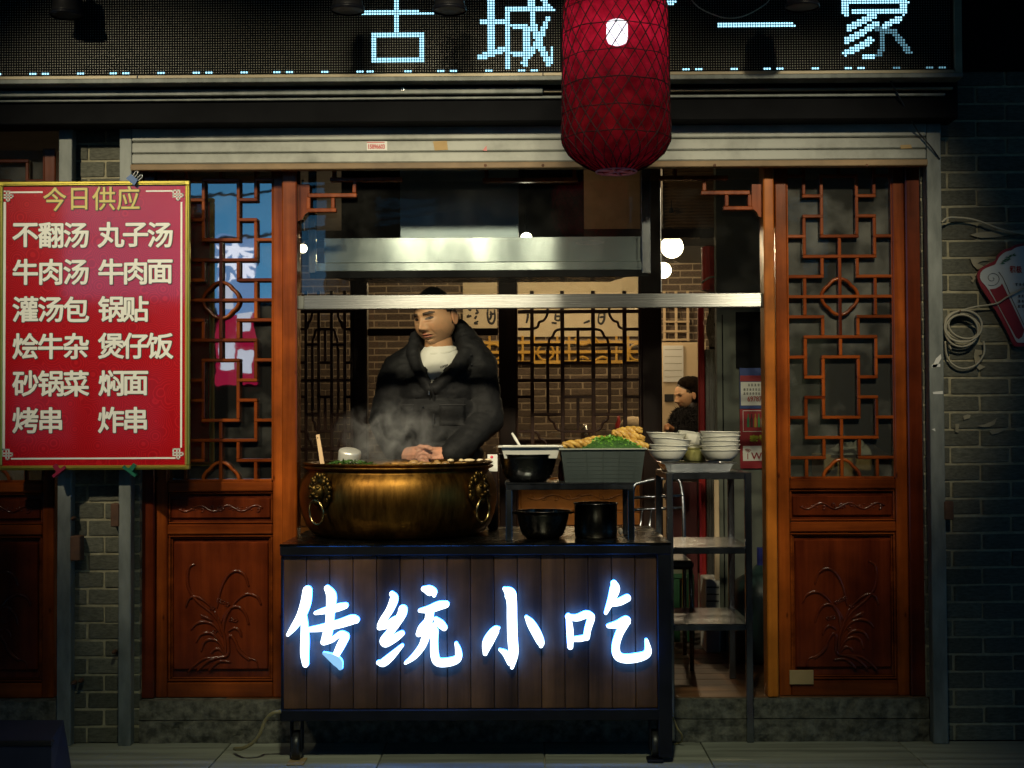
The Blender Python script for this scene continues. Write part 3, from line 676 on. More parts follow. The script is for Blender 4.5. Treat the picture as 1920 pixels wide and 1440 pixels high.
t_.links.new(sn.outputs[0], rp.inputs[0]); t_.links.new(rp.outputs[0], b_.inputs['Base Color']); b_.inputs['Roughness'].default_value = 0.22; b_.inputs['Specular IOR Level'].default_value = 0.6; b_.inputs['Coat Weight'].default_value = 1.0; b_.inputs['Coat IOR'].default_value = 2.0; b_.inputs['Coat Roughness'].default_value = 0.06
bp = N(t_, 'ShaderNodeBump'); bp.inputs['Strength'].default_value = 0.08; bp.inputs['Distance'].default_value = .01; n3 = N(t_, 'ShaderNodeTexNoise'); n3.inputs['Scale'].default_value = 14; n3.inputs['Detail'].default_value = 3
t_.links.new(ge.outputs['Object'], n3.inputs['Vector']); t_.links.new(n3.outputs['Fac'], bp.inputs['Height']); t_.links.new(bp.outputs[0], b_.inputs['Normal'])
M['menu'] = m
MB().box(mx0+.004, mx1-.004, YM, YM+.012, mz0+.004, mz1-.004).build('printed_panel', M['menu'], mbd)
fw = px2m(8.5, YM)
def frame_bar(mb, a0, a1, b0, b1):            # stepped moulding
    mb.box(a0, a1, YM-.008, YM+.016, b0, b1, .003)
for (a0, a1, b0, b1) in ((mx0, mx1, mz1-fw, mz1), (mx0, mx1, mz0, mz0+fw)):
    mb = MB(); frame_bar(mb, a0, a1, b0, b1); mb.box(a0+fw, a1-fw, YM-.012, YM-.0085, (b0+b1)/2-.002, (b0+b1)/2+.002, .001); mb.build('frame_rail', M['gold'], mbd)
for (a0, a1) in ((mx0, mx0+fw), (mx1-fw, mx1)):
    mb = MB(); frame_bar(mb, a0, a1, mz0+fw+.0005, mz1-fw-.0005); mb.box((a0+a1)/2-.002, (a0+a1)/2+.002, YM-.012, YM-.0085, mz0+fw, mz1-fw, .001); mb.build('frame_stile', M['gold'], mbd)
yt = YM-.002
lw = px2m(1.3, YM)
def mline(a, b, c, d): 
    pa = P(a, b, YM); pb = P(c, d, YM)
    return min(pa.x, pb.x)-lw, max(pa.x, pb.x)+lw, YM-.0016, YM-.0006, min(pa.z, pb.z)-lw, max(pa.z, pb.z)+lw
bl = MB()
for q in ((20, 361, 79, 360), (275, 358.5, 322, 358), (340, 380, 340, 838), (8, 380, 8, 842), (22, 860, 328, 859)): bl.box(*mline(*q))
bl.build('border_line', M['cream'], mbd)
def knot(px, py):
    kb = MB(); u = 4.6
    for (a, b, c, d) in ((-2, -2, 0.4, -2), (-2, -2, -2, .4), (-.5, -2, -.5, 2), (-2, -.5, 2, -.5), (-2, .6, .6, .6), (.6, -2, .6, 2), (2, -.5, 2, .6), (.6, .6, 2, .6), (-.5, 2, .6, 2)):
        kb.box(*mline(px+a*u, py+b*u, px+c*u, py+d*u))
    kb.build('corner_knot', M['cream'], mbd)
for q in ((15, 368), (334, 366), (14, 852), (334, 851)): knot(*q)
rows = [('不翻汤', '丸子汤', 441), ('牛肉汤', '牛肉面', 510), ('灌汤包', '锅贴', 580), ('烩牛杂', '煲仔饭', 649), ('砂锅菜', '焖面', 719), ('烤串', '炸串', 788)]
szm = px2m(51, YM)
def mchar(ch, px, py, size, mat, fat, name='menu_character', sx=1.0):
    p = P(px, py, YM)
    m_ = bold_lettering(name, ch, p.x, p.z, yt-.0008, size, mat, mbd, fat, 8, sx)
    bold_lettering('character_outline', ch, p.x+.0008, p.z-.0008, yt+.0003, size, M['ink'], m_, fat+.0024, 8, sx)
for a, b, py in rows:
    for i, ch in enumerate(a): mchar(ch, 48+47.5*i, py, szm, M['cream'], .0024)
    for i, ch in enumerate(b): mchar(ch, 208.5+46*i, py-.6, szm, M['cream'], .0024)
for i, ch in enumerate('今日供应'): mchar(ch, 103+46*i, 373.5-i*.6, px2m(48, YM), M['goldtext'], .0010, 'title_character', .95)
# clips
def clip(px, py, ang, mat, label, up=1):
    c = P(px, py, YM-.012); s_ = .024
    t = thing('binder_clip', c, label, 'binder clip', 'clips holding the menu board')
    ca, sa = math.cos(ang), math.sin(ang)
    def T(u, v): return (c.x+(u*ca-v*sa), c.z+(u*sa+v*ca))
    mb = MB().prism([T(-s_*.9, -s_*.55), T(s_*.9, -s_*.55), T(s_*.75, s_*.5), T(-s_*.75, s_*.5)], c.y-.008, c.y+.03); mb.build('clip_body', mat, t)
    for sg in (-1, 1):
        mb = MB(); pts = [T(sg*s_*.15, s_*.5), T(sg*s_*.2, s_*1.3), T(sg*s_*.45, s_*1.55), T(sg*s_*.65, s_*1.25), T(sg*s_*.55, s_*.5)]
        mb.tube([(x, c.y+.01+.004*sg, z) for x, z in smoothpath([(a, 0, b) for a, b in pts], 4) and [(q[0], q[2]) for q in smoothpath([(a, 0, b) for a, b in pts], 4)]], .0012, 5); mb.build('wire_handle', M['steel'], t)
def peg(px, py, mat, label, flip):
    c = P(px, py, YM-.014); t = thing('plastic_clip', c, label, 'clip', 'clips holding the menu board'); u = .0085
    a = R(38)*flip; ca, sa = math.cos(a), math.sin(a)
    def T(x, z): return (c.x+x*ca-z*sa, c.z+x*sa+z*ca)
    MB().prism([T(-3.6*u, -1.1*u), T(3.6*u, -1.1*u), T(3.6*u, .2*u), T(-3.6*u, .2*u)], c.y-.006, c.y+.03).build('jaw', mat, t)
    MB().prism([T(-1.1*u, .25*u), T(1.1*u, .25*u), T(.9*u, 3.4*u), T(-.9*u, 3.4*u)], c.y-.002, c.y+.022).build('grip', mat, t)
clip(249, 337, R(-42), surf('blue clip metal', (0.01, 0.09, 0.28), None, rough=0.35), 'blue binder clip on the top edge of the menu')
peg(110, 883, surf('crimson plastic', (0.25, 0.008, 0.04), None, rough=0.4), 'crimson plastic clip on the bottom edge of the menu', 1)
peg(244, 882, surf('green plastic', (0.006, 0.12, 0.07), None, rough=0.4), 'green plastic clip on the bottom edge of the menu', -1)

# ================================================================== DOORS
YD = 0.055
GU = 33.0; 
def zrow(r): return P(1576, 329+37.8*r, YD).z
SEG = [  # (col0,row0,col1,row1)
 (0,13,0,15),(-2,14,-2,15),(2,14,2,15),(-3,14,-1,14),(1,14,3,14),(-1,13,-1,14),(1,13,1,14),(-2,13,2,13),(-2,11,-2,13),(2,11,2,13),
 (-3,12,-2,12),(2,12,3,12),(-2,11,-1,11),(1,11,2,11),(-1,9,-1,12),(1,9,1,12),(-1,9,1,9),(-1,12,1,12),(0,12,0,13),(-2,10,-1,10),(1,10,2,10),
 (-2,8,-2,10),(2,8,2,10),(-3,9,-2,9),(2,9,3,9),(-2,8,2,8),(0,8,0,9),(0,3,0,8),(-3,7,-1,7),(1,7,3,7),(-1,7,-1,8),(1,7,1,8),(-2,5,-2,7),(2,5,2,7),
 (-3,6,3,6),(-3,5,-1,5),(1,5,3,5),(-1,4,-1,5),(1,4,1,5),(-2,4,2,4),(-2,2,-2,4),(2,2,2,4),(-3,3,-2,3),(2,3,3,3),(-1,3,1,3),(-1,0,-1,3),(1,0,1,3),
 (-2,2,-1,2),(1,2,2,2),(-2,1,-1,1),(1,1,2,1),(-2,-1,-2,1),(2,-1,2,1),(-1,0,1,0),(-3,0,-2,0),(2,0,3,0),(0,-2.2,0,0),(-2,-1,2,-1)]
leafs = [[(345,435),(318,450),(308,500),(318,560),(360,620),(430,680),(470,740)], [(300,645),(315,605),(345,592),(385,610),(440,660)],
 [(605,545),(585,490),(545,468),(505,490),(470,560),(452,650)], [(665,635),(645,595),(600,580),(560,600),(525,640)], [(605,730),(590,680),(560,645),(525,645),(490,680),(470,720)],
 [(570,790),(560,760),(535,745),(505,765)], [(325,755),(350,725),(395,715),(440,735),(480,790)], [(350,815),(370,780),(410,768),(450,790),(490,860)],
 [(375,860),(390,815),(420,800),(460,815),(490,870)], [(425,870),(440,850),(465,850),(490,880)], [(310,960),(345,925),(390,895),(440,890),(500,880),(507,830),(505,795),(520,782),(540,810),(560,850),(600,890),(640,905),(650,940)],
 [(355,955),(410,905),(470,890)], [(410,955),(460,908),(520,912)], [(545,835),(570,870),(610,905)], [(440,660),(470,740),(490,800),(492,880)], [(525,640),(490,700),(480,780)], [(370,680),(400,695),(430,710)]]
blooms = [(480,620),(430,650),(385,690),(540,710),(440,762),(500,632),(520,705),(462,612)]
def ogee(mb, x0, x1, z0, z1, w, y0, y1):       # four mitred mouldings round a field
    for (a, b, c, d) in ((x0, x1, z1-w, z1), (x0, x1, z0, z0+w)): mb.box(a, b, y0, y1, c, d, .003)
    for (a, b) in ((x0, x0+w), (x1-w, x1)): mb.box(a, b, y0+.0012, y1, z0+w, z1-w, .003)
def lattice_door(cpx, mirror, label, glassmat, ztop):
    cx = P(cpx, 560, YD).x; u = px2m(GU, YD); e = 3*u
    t = thing('lattice_door', (cx, YD, FL), label, 'door', 'carved lattice doors')
    z_lb = zrow(15)-.004; z_lt = ztop
    hw = px2m(13, YD)
    sl = px2m(22, YD) ; zb = FL+.001
    zf = lambda py: P(1576, py, YD).z
    box('stile', M['door'], t, cx-e-sl, cx-e, YD, YD+.05, zb, ztop, .004); box('stile', M['door'], t, cx+e, cx+e+sl, YD, YD+.05, zb, ztop, .004)
    for (a, b) in ((897.5, 917), (978, 997.5)): box('rail', M['doorx'], t, cx-e+.0005, cx+e-.0005, YD-.004, YD+.05, zf(b), zf(a), .005)
    box('rail', M['doorx'], t, cx-e+.0005, cx+e-.0005, YD-.001, YD+.05, zb, zf(1276), .004)
    # lattice
    bw_ = px2m(3.1, YD)
    for (c0, r0, c1, r1) in SEG:
        if r0 < -1 : r0 = -1.9
        xa, xb = cx+c0*u, cx+c1*u; za, zb_ = zrow(r0), zrow(r1)
        if c0 == c1: MB().box(xa-bw_, xa+bw_, YD+.006, YD+.030, zb_+ (bw_*.98 if r1 < 15 else 0), za-bw_*.98, .0025).build('lattice_bar', M['door'], t)
        else: MB().box(xa-(bw_ if c0 > -3 else 0), xb+(bw_ if c1 < 3 else 0), YD+.0045, YD+.030, za-bw_, za+bw_, .0025).build('lattice_bar', M['doorx'], t)
    def quat(cz, a0, a1, n):
        pts = []
        for i in range(n+1):
            a = a0+(a1-a0)*i/n
            r = u*1.0*(0.90+0.13*abs(math.cos(2*a)))
            pts.append((cx+r*math.cos(a), YD+.016, cz+r*math.sin(a)))
        return pts
    MB().tube(quat(zrow(6), 0, 2*pi, 48)[:-1], bw_*1.15, 6, True).build('quatrefoil', M['door'], t, True)
    MB().tube(quat(zrow(15), 0, pi, 24), bw_*1.15, 6).build('quatrefoil', M['door'], t, True)
    ed = MB().box(cx-e, cx-e+.006, YD+.004, YD+.034, zrow(15), ztop, .002).box(cx+e-.006, cx+e, YD+.004, YD+.034, zrow(15), ztop, .002).box(cx-e+.006, cx+e-.006, YD+.004, YD+.034, zf(898), zf(893.5), .002)
    ed.build('glazing_bead', M['door'], t)
    MB().box(cx-e+.001, cx+e-.001, YD+.036, YD+.040, zf(897), ztop).build('pane', glassmat, t)
    # small scroll panel
    box('panel_field', M['panel'], t, cx-e+.001, cx+e-.001, YD+.022, YD+.04, zf(977.5), zf(917.5), .001)
    mo = MB(); ogee(mo, cx-e+.002, cx+e-.002, zf(977), zf(918), .007, YD+.006, YD+.024); mo.build('moulding', M['doorx'], t)
    rx = px2m(93, YD); box('raised_panel', M['panel'], t, cx-rx, cx+rx, YD+.010, YD+.023, zf(967), zf(930), .004)
    sc = MB(); zc = zf(948.5); a_ = px2m(5.5, YD)
    sc.tube([(cx+rx*.85*(i/40*2-1), YD+.0075, zc+a_*math.sin((i/40*2-1)*9.4)) for i in range(41)], .0036, 5, flat=.7)
    for q in range(-4, 5):
        ox = cx+q*rx*.19; sg = 1 if q % 2 else -1
        sc.tube([(ox+(.011-.0013*j)*math.cos(j*.8+q), YD+.0085, zc+sg*.004+(.011-.0013*j)*math.sin(j*.8+q)) for j in range(8)], .0030, 5)
        sc.ball((ox+.012, YD+.009, zc-sg*.006), .0035, .003, .0035, 6, 4)
    for j in range(7): sc.ball((cx+.011*math.cos(j), YD+.008, zc+.009*math.sin(j*1.0)), .0045, .003, .0045, 6, 4)
    sc.build('scroll_carving', M['panel'], t, True)
    # large carved panel
    box('panel_field', M['panel'], t, cx-e+.001, cx+e-.001, YD+.026, YD+.04, zf(1275.5), zf(998), .001)
    mo = MB(); ogee(mo, cx-e+.002, cx+e-.002, zf(1274.5), zf(998.5), .009, YD+.005, YD+.028); ogee(mo, cx-e+.012, cx+e-.012, zf(1270), zf(1003), .006, YD+.013, YD+.028); mo.build('moulding', M['doorx'], t)
    px_ = px2m(89, YD); box('raised_panel', M['panel'], t, cx-px_, cx+px_, YD+.012, YD+.027, zf(1253), zf(1012), .005)
    cv = MB()
    def cp(x, y, d=0.0): return (cx+mirror*px2m((x-469)/2.573, YD), YD+.0105-d, zf(880+y/2.573+(4)))
    for i, lf in enumerate(leafs):
        pts = smoothpath([cp(x, y) for x, y in lf], 5); n = len(pts)
        r_ = [(.0046 if i < 10 or i > 13 else .0048)*(.45+1.1*math.sin(pi*min(1, .12+.88*j/n))) for j in range(n)]
        cv.tube(pts, r_, 6)
    for x, y in blooms:
        for j in range(5): q = cp(x+9*math.cos(j*1.26), y+7*math.sin(j*1.26)); cv.ball(q, .0052, .005, .0042, 6, 4)
    cv.build('orchid_carving', M['panel'], t, True)
    return t, cx, e+sl
ZT = P(960, 300, .05).z
d1, c1x, h1 = lattice_door(413, 1, 'carved lattice door behind the menu board, left of the cook', M['doorglass'], ZT)
d2, c2x, h2 = lattice_door(1576, -1, 'orange carved lattice door beside the dark brick corner', M['doorglassdull'], ZT)
d3, c3x, h3 = lattice_door(-17, 1, 'dim carved lattice door cut off by the left picture edge', M['doorglassdull'], ZT+.06)
# jambs: posts of the frame
def post(name, px0, px1, y0, y1, mat, label, py=650, z1=None, z0=None):
    x0 = P(px0, py, y0).x; x1 = P(px1, py, y0).x
    t = thing(name, ((x0+x1)/2, y0, FL), label, 'door post', 'timber posts of the shopfront')
    w = (x1-x0)
    box('post_shaft', mat, t, x0, x1, y0, y1, FL+.001, z1 or ZT, .005)
    return t, x0, x1
t, a, b = post('timber_post', 528.5, 556.5, .02, .12, M['door'], 'brown timber post between the menu door and the cooking opening')
x = P(516, 650, .05).x
t, a, b = post('timber_post', 1434, 1454, .02, .12, M['jamb'], 'bright orange timber post at the serving end of the opening')
t, a, b = post('timber_post', 1701, 1735, .035, .12, M['panel'], 'dark red timber post against the brick corner rail')
t, a, b = post('timber_post', 262, 290, .035, .12, M['panel'], 'shaded red timber post behind the right side of the menu')
# cardboard patch on the right door
r4 = rect(1480, 1256, 1525, 1283, YD-.006)
tag(MB().box(r4[0], r4[1], YD-.012, YD-.005, r4[2], r4[3], .0015).build('cardboard_patch', M['card']), 'small cardboard square stuck low on the orange carved door', 'cardboard')
# ---------------------------------------------------------------- transom fretwork in the opening
tr = thing('transom_fretwork', P(995, 320, .05), 'wooden corner fretwork hanging under the shutter across the opening', 'fretwork')
YT = .045; bw_ = px2m(3.6, YT)
def fbar(a, b, c, d, mat='door'):
    pa = P(a, b, YT); pb = P(c, d, YT)
    MB().box(min(pa.x, pb.x)-bw_, max(pa.x, pb.x)+bw_, YT+(.002 if abs(a-c) < abs(b-d) else 0), YT+.03, min(pa.z, pb.z)-bw_, max(pa.z, pb.z)+bw_, .0025).build('fret_bar', M[mat], tr)
for q in ((580, 366, 665, 366), (624, 374, 624, 387), (580, 394, 627, 394), (664, 342, 664, 358), (622, 336, 750, 336), (626, 312, 626, 329), (1239, 333, 1362, 333), (1266, 312, 1266, 326), (1321, 340, 1321, 354), (1318, 361, 1403, 361), (1363, 368, 1363, 383), (1360, 390, 1408, 390), (1406, 368, 1406, 383), (578, 373, 578, 388), (912, 312, 912, 330), (908, 337, 1080, 337), (1077, 312, 1077, 330)):
    fbar(*q)
for pts in (((556.5, 345), (580, 345), (580, 395), (571, 402), (566, 411), (557, 415)), ((1434, 345), (1410, 345), (1410, 390), (1419, 397), (1424, 406), (1433.5, 410))):
    MB().prism([xz(a, b, YT) for a, b in pts], YT+.004, YT+.035).build('spandrel_bracket', M['door'], tr)
MB().box(P(540, 318, .06).x, P(1450, 318, .06).x, .04, .1, P(960, 314, .06).z, ZT, .003).build('head_rail', M['darkwood'], tr)
# front glazing and aluminium bar
fg = thing('window_glazing', P(995, 550, .085), 'clear front glass across the opening above the metal bar', 'window')
gx0, gx1, gz0, gz1 = rect(557, 318, 1433, 549, .085)
MB().box(gx0+.001, gx1-.001, .085, .089, gz0, gz1).build('pane', M['frontglass'], fg)
for px in (1239,):
    x = P(px, 430, .085).x; MB().box(x-.0015, x+.0015, .083, .091, gz0, gz1, .0005).build('glass_joint', M['steel'], fg)
bar = thing('metal_bar', P(990, 565, .07), 'bright brushed metal bar crossing the opening at head height', 'bar')
bx0, bx1, bz0, bz1 = rect(557, 551.5, 1433, 577.5, .06)
MB().box(bx0+.028, bx1-.012, .06, .10, bz0, bz1, .002).build('bar_body', M['steelx'], bar)
MB().box(bx0+.001, bx0+.0275, .064, .10, bz0+.001, bz1-.001, .002).build('end_plate', M['galv'], bar)
MB().box(bx1-.0115, bx1-.001, .064, .10, bz0+.001, bz1-.001, .002).build('end_plate', M['galv'], bar)
# ---------------------------------------------------------------- exhaust hood
YH = .34
hd = thing('exhaust_hood', P(900, 507, YH), 'stainless exhaust hood with square duct behind the front glass', 'exhaust hood')
hx0, hx1, hz0, hz1 = rect(608, 445, 1204, 491, YH)
dep = .70
MB().box(hx0, hx1, YH, YH+.012, hz0, hz1, .001).build('front_plate', M['hood'], hd)
lx0, lx1, lz0, lz1 = rect(580, 491.5, 1217, 507, YH-.012)
MB().box(lx0+.002, lx1-.002, YH-.012, YH+.012, lz0, lz1, .002).build('bottom_lip', M['hood'], hd)
MB().box(lx0+.002, lx1-.002, YH-.008, YH+.015, lz0-.028, lz0-.0005, .001).build('drip_rail', M['soffit'], hd)
MB().add([(lx0, YH, lz0-.002), (lx1, YH, lz0-.002), (lx1-.12, YH+dep, lz0+.02), (lx0+.12, YH+dep, lz0+.02)], [(0, 1, 2, 3)]).build('filter_panel', M['darksteel'], hd)
dx0, dx1, dz0, dz1 = rect(750, 300, 972, 446, YH+.05)
MB().box(dx0, dx1, YH+.05, YH+.45, hz1-.02, 2.84, .002).build('duct', M['duct'], hd)
q = rect(640, 300, 1095, 447, YH+.47); MB().box(q[0], q[1], YH+.47, YH+.49, q[2], 2.84, .002).build('dark_void_panel', M['soffit'], hd)  # black sheet puts in the darkness of the ceiling void behind the duct
MB().box(hx0, hx1, YH+.0125, YH+.47, hz1-.006, hz1-.001, 0).build('top_plate', M['darksteel'], hd)
for (a, b, mt) in ((578, 592, 'framesteel'), (1203, 1220, 'framesteel')):
    q = rect(a, 318, b, 512, YH-.02); MB().box(q[0], q[1], YH-.02, YH+.01, q[2], 2.84, .002).build('hanger_post', M[mt], hd)
# ---------------------------------------------------------------- inner partition with lattice screens
YP = 1.6
pt = thing('inner_partition', P(995, 430, YP), 'dark timber partition with glazed transoms behind the cook', 'partition')
for (a, b) in ((662, 688), (935, 968), (1203, 1241), (530, 556)):
    q = rect(a, 600, b, 700, YP-.03); MB().box(q[0], q[1], YP-.03, YP+.05, FL+.001, 2.84, .006).build('partition_post', M['darkwood'], pt)
q = rect(540, 430, 1440, 447, YP-.02)
MB().box(P(540, 430, YP).x, P(1440, 430, YP).x, YP-.02, YP+.045, q[2], q[3], .004).build('head_beam', M['darkwood'], pt)
q2 = rect(690, 616, 934, 629, YP); MB().box(q2[0], q2[1], YP-.01, YP+.03, q2[2], q2[3], .003).build('cross_rail', M['darkwood'], pt)
for (a, b) in ((1243, 1432), (970, 1202), (690, 934)):
    q3 = rect(a, 300, b, 429, YP)
    t_n = MB().box(q3[0], q3[1], YP+.01, YP+.02, q3[2], q3[3]); t_n.build('transom_backing', M['blind'], pt)
    if a > 1200:
        nS = 30
        for i in range(nS):
            z = q3[2]+.008+(2.75-q3[2])*i/nS
            MB().box(q3[0]+.004, q3[1]-.004, YP-.004, YP+.008, z, z+.008, .002).build('blind_slat', M['blind'], pt)
cdp = P(1259, 395, YP-.03); wire('pull_cord', [(cdp.x, cdp.y, 2.4), (cdp.x, cdp.y, cdp.z+.02)], .002, M['blackplastic'], None, None, pt)
MB().lathe([(.002, .02), (.01, .01), (.013, -.01), (.002, -.012)], cdp, 10).build('cord_pull', M['blackplastic'], pt)
def screen(px0, px1, label, glassm=True, lower=True, pxs=None):
    t = thing('lattice_screen', P((px0+px1)/2, 1000, YP), label, 'screen', 'lattice screens behind the counter')
    s = (px1-px0)/227.0
    def sx_(v): return px0+(v-971)*s
    b_ = px2m(2.6, YP)
    def sb_(a, b, c, d):
        pa = P(sx_(a), b, YP); pb = P(sx_(c), d, YP); vert = a == c
        MB().box(min(pa.x, pb.x)-(b_ if vert else 0), max(pa.x, pb.x)+(b_ if vert else 0), YP+(.002 if vert else 0), YP+.022, min(pa.z, pb.z)-(0 if vert else b_), max(pa.z, pb.z)+(0 if vert else b_), .002).build('lattice_bar', M['screen'], t)
    for v in (998, 1172): sb_(v, 545, v, 900)
    for v in (1055, 1113): sb_(v, 545, v, 900)
    for v in (1027, 1143): sb_(v, 655, v, 768)
    for (a, b, c, d) in ((1084, 617, 1084, 680), (1084, 744, 1084, 809), (971, 584, 1198, 584), (971, 617, 998, 617), (1172, 617, 1198, 617), (1055, 617, 1113, 617), (971, 680, 998, 680), (1055, 680, 1113, 680), (1172, 680, 1198, 680), (971, 713, 1198, 713), (998, 646, 1055, 646), (1113, 646, 1172, 646), (971, 744, 998, 744), (1055, 744, 1113, 744), (1172, 744, 1198, 744), (998, 777, 1055, 777), (1113, 777, 1172, 777), (971, 809, 998, 809), (1055, 809, 1113, 809), (1172, 809, 1198, 809), (971, 842, 1198, 842), (971, 560, 998, 560), (1172, 560, 1198, 560)): sb_(a, b, c, d)
    for mir in (1, -1):
        for pts in (((1027, 575), (1026, 590), (1019, 601), (1011, 604), (1008, 613), (998, 617)), ((1055, 617), (1042, 620), (1036, 631), (1030, 637), (1027, 655)), ((1027, 768), (1030, 786), (1038, 792), (1043, 803), (1055, 809)), ((998, 809), (1008, 812), (1012, 822), (1022, 828), (1027, 842))):
            pp = [P(sx_(1084.5+mir*(a-1084.5)), b, YP+.011) for a, b in pts]
            MB().tube(smoothpath(pp, 4), b_*1.05, 6).build('curved_bar', M['screen'], t, True)
    a0 = P(px0, 700, YP).x; a1 = P(px1, 700, YP).x; zt = P(1000, 447, YP).z
    if glassm: MB().box(a0, a1, YP+.025, YP+.029, P(1000, 900, YP).z, zt).build('pane', M['innerglass'], t)
    sw = px2m(6, YP)
    box('stile', M['screen'], t, a0-sw, a0, YP-.01, YP+.035, FL+.001, zt, .003); box('stile', M['screen'], t, a1, a1+sw, YP-.01, YP+.035, FL+.001, zt, .003)
    zf = lambda py: P(1080, py, YP).z
    for (p0, p1) in ((895, 908), (962, 985)): box('rail', M['carvedpanel'], t, a0, a1, YP-.006, YP+.035, zf(p1), zf(p0), .004)
    box('raised_panel', M['carvedpanel'], t, a0+.01, a1-.01, YP+.004, YP+.03, zf(958), zf(912), .006)
    box('panel_field', M['carvedpanel'], t, a0, a1, YP+.012, YP+.034, zf(961), zf(909), .001)
    box('lower_panel', M['carvedpanel'], t, a0, a1, YP+.006, YP+.03, FL+.003, zf(986), .003)
    sc = MB(); xm = (a0+a1)/2; zc = zf(932); w = (a1-a0)/2
    sc.tube([(xm+w*.85*(i/40*2-1), YP+.002, zc+.012*math.sin((i/40*2-1)*9.4)) for i in range(41)], .004, 5)
    for q in range(-4, 5): sc.tube([(xm+q*w*.19+(.018-.002*j)*math.cos(j*.8+q), YP+.002, zc+(.018-.002*j)*math.sin(j*.8+q)) for j in range(8)], .0032, 5)
    sc.build('scroll_carving', M['carvedpanel'], t, True)
    return t
screen(971, 1198, 'dark lattice screen with carved panel between cook and serving bowls')
screen(562, 657, 'bluish lattice screen at the far side of the steaming pot')
# side window beside the cook (brick behind)
wq = rect(690, 447, 934, 900, YP)
pn = MB().box(wq[0], wq[1], YP+.015, YP+.019, wq[2], wq[3]); pn.build('pane', M['innerglass'], pt)
MB().box(wq[0], wq[1], YP-.01, YP+.04, FL+.001, wq[2]-.001, .003).build('lower_panel', M['carvedpanel'], pt)
# ---------------------------------------------------------------- back room
YB = 6.4
bwk = thing('back_brick_wall', (0, YB, FL), 'old brick back wall of the dining room seen through the screens', 'wall')
CI = px2m(13.0, YB); LI = px2m(46, YB)
x0 = P(520, 700, YB).x; x1 = P(1330, 700, YB).x; zt = P(1000, 560, YB).z+.3; zl0 = P(1000, 850, YB).z
box('mortar_bed', M['inmortar'], bwk, x0, x1, YB+.004, YB+.06, FL, zt, 0)
rest = MB(); z = zt-CI; r = 0; cnt = 0
cand = []
while z > FL:
    x = x0-(LI/2 if r % 2 else 0)
    while x < x1:
        a, b = max(x, x0), min(x+LI*random.uniform(.93, .96), x1)
        if b-a > .02:
            pc = pix(((a+b)/2, YB, z)); cand.append((0 if (690 < pc[0] < 770 and pc[1] < 800 or 975 < pc[0] < 1200 and 660 < pc[1] < 815) else 1, a, b, z))
        x += LI
    z -= CI; r += 1
cand.sort(key=lambda c: c[0])
for i, (pr, a, b, z) in enumerate(cand):
    if i < 290: brick_at(bwk, 'inner', M['inbrick'], a, b, YB-random.uniform(0, .004), YB+.03, z+random.uniform(0, .003), z+CI*random.uniform(.80, .88))
    else: rest.box(a, b, YB-random.uniform(0, .004), YB+.03, z, z+CI*.84)
tag(rest.build('distant_bricks', M['inbrick'], bwk), kind='stuff')
YF = YB-.05
fr = thing('gold_fretwork_band', P(1080, 655, YF), 'gold fretwork band across the brick wall below the banners', 'fretwork')
def gb(a, b, c, d, w=2.0):
    pa = P(a, b, YF); pb = P(c, d, YF); w = px2m(w, YF)
    MB().box(min(pa.x, pb.x)-w, max(pa.x, pb.x)+w, YF+(.003 if a == c else 0), YF+.02, min(pa.z, pb.z)-w, max(pa.z, pb.z)+w, .003).build('gold_bar', M['goldfret'], fr)
q = (905, 1210)
gb(q[0], 642, q[1], 642); gb(q[0], 660, q[1], 660); gb(905, 679, q[1], 679, 2.4)
for v in (918, 980, 1001, 1045, 1067, 1156, 1178): gb(v, 632, v, 679)
for cx_ in (1023, 1195, 925):
    c = P(cx_, 660, YF); r_ = px2m(15, YF)
    MB().tube([(c.x+r_*math.cos(2*pi*i/20), YF+.006, c.z+r_*math.sin(2*pi*i/20)) for i in range(20)], px2m(2.2, YF), 6, True).build('gold_ring', M['goldfret'], fr)
for cx_ in (1090, 1128):
    pp = [P(cx_+a, 660+b, YF+.004) for a, b in ((-12, -26), (-6, -18), (2, -14), (12, -17), (14, -24))]; MB().tube(smoothpath(pp, 4), px2m(2.6, YF), 6).build('gold_scroll', M['goldfret'], fr)
    pp = [P(cx_+a, 660+b, YF+.004) for a, b in ((-14, 18), (-6, 12), (3, 9), (14, 14))]; MB().tube(smoothpath(pp, 4), px2m(2.6, YF), 6).build('gold_scroll', M['goldfret'], fr)
def banner(a, b, c, d, label, strokes, Y=YB-.03):
    q = rect(a, b, c, d, Y); t = thing('calligraphy_banner', P((a+c)/2, d, Y), label, 'banner', 'cream calligraphy banners on the back wall')
    MB().box(q[0], q[1], Y, Y+.012, q[2], q[3]).build('paper_sheet', M['paper'], t)
    for s_ in strokes:
        pts = [P(px, py, Y-.004) for px, py in s_]; n = len(pts)
        pp = smoothpath(pts, 4); MB().tube(pp, [px2m(1.7, Y)*(.5+math.sin(pi*(.1+.8*i/len(pp)))) for i in range(len(pp))], 6, flat=.3).build('brush_stroke', M['ink'], t)
banner(868, 520, 932, 622, 'calligraphy sheet behind the shoulder of the cook', [((878, 580), (884, 582)), ((880, 590), (876, 594), (884, 592)), ((893, 580), (896, 586), (891, 588)), ((894, 592), (890, 598)), ((897, 602), (890, 606), (896, 607)), ((915, 578), (914, 590), (917, 604), (924, 606), (928, 596), (927, 580)), ((920, 583), (921, 592), (918, 600)), ((918, 590), (926, 588))])
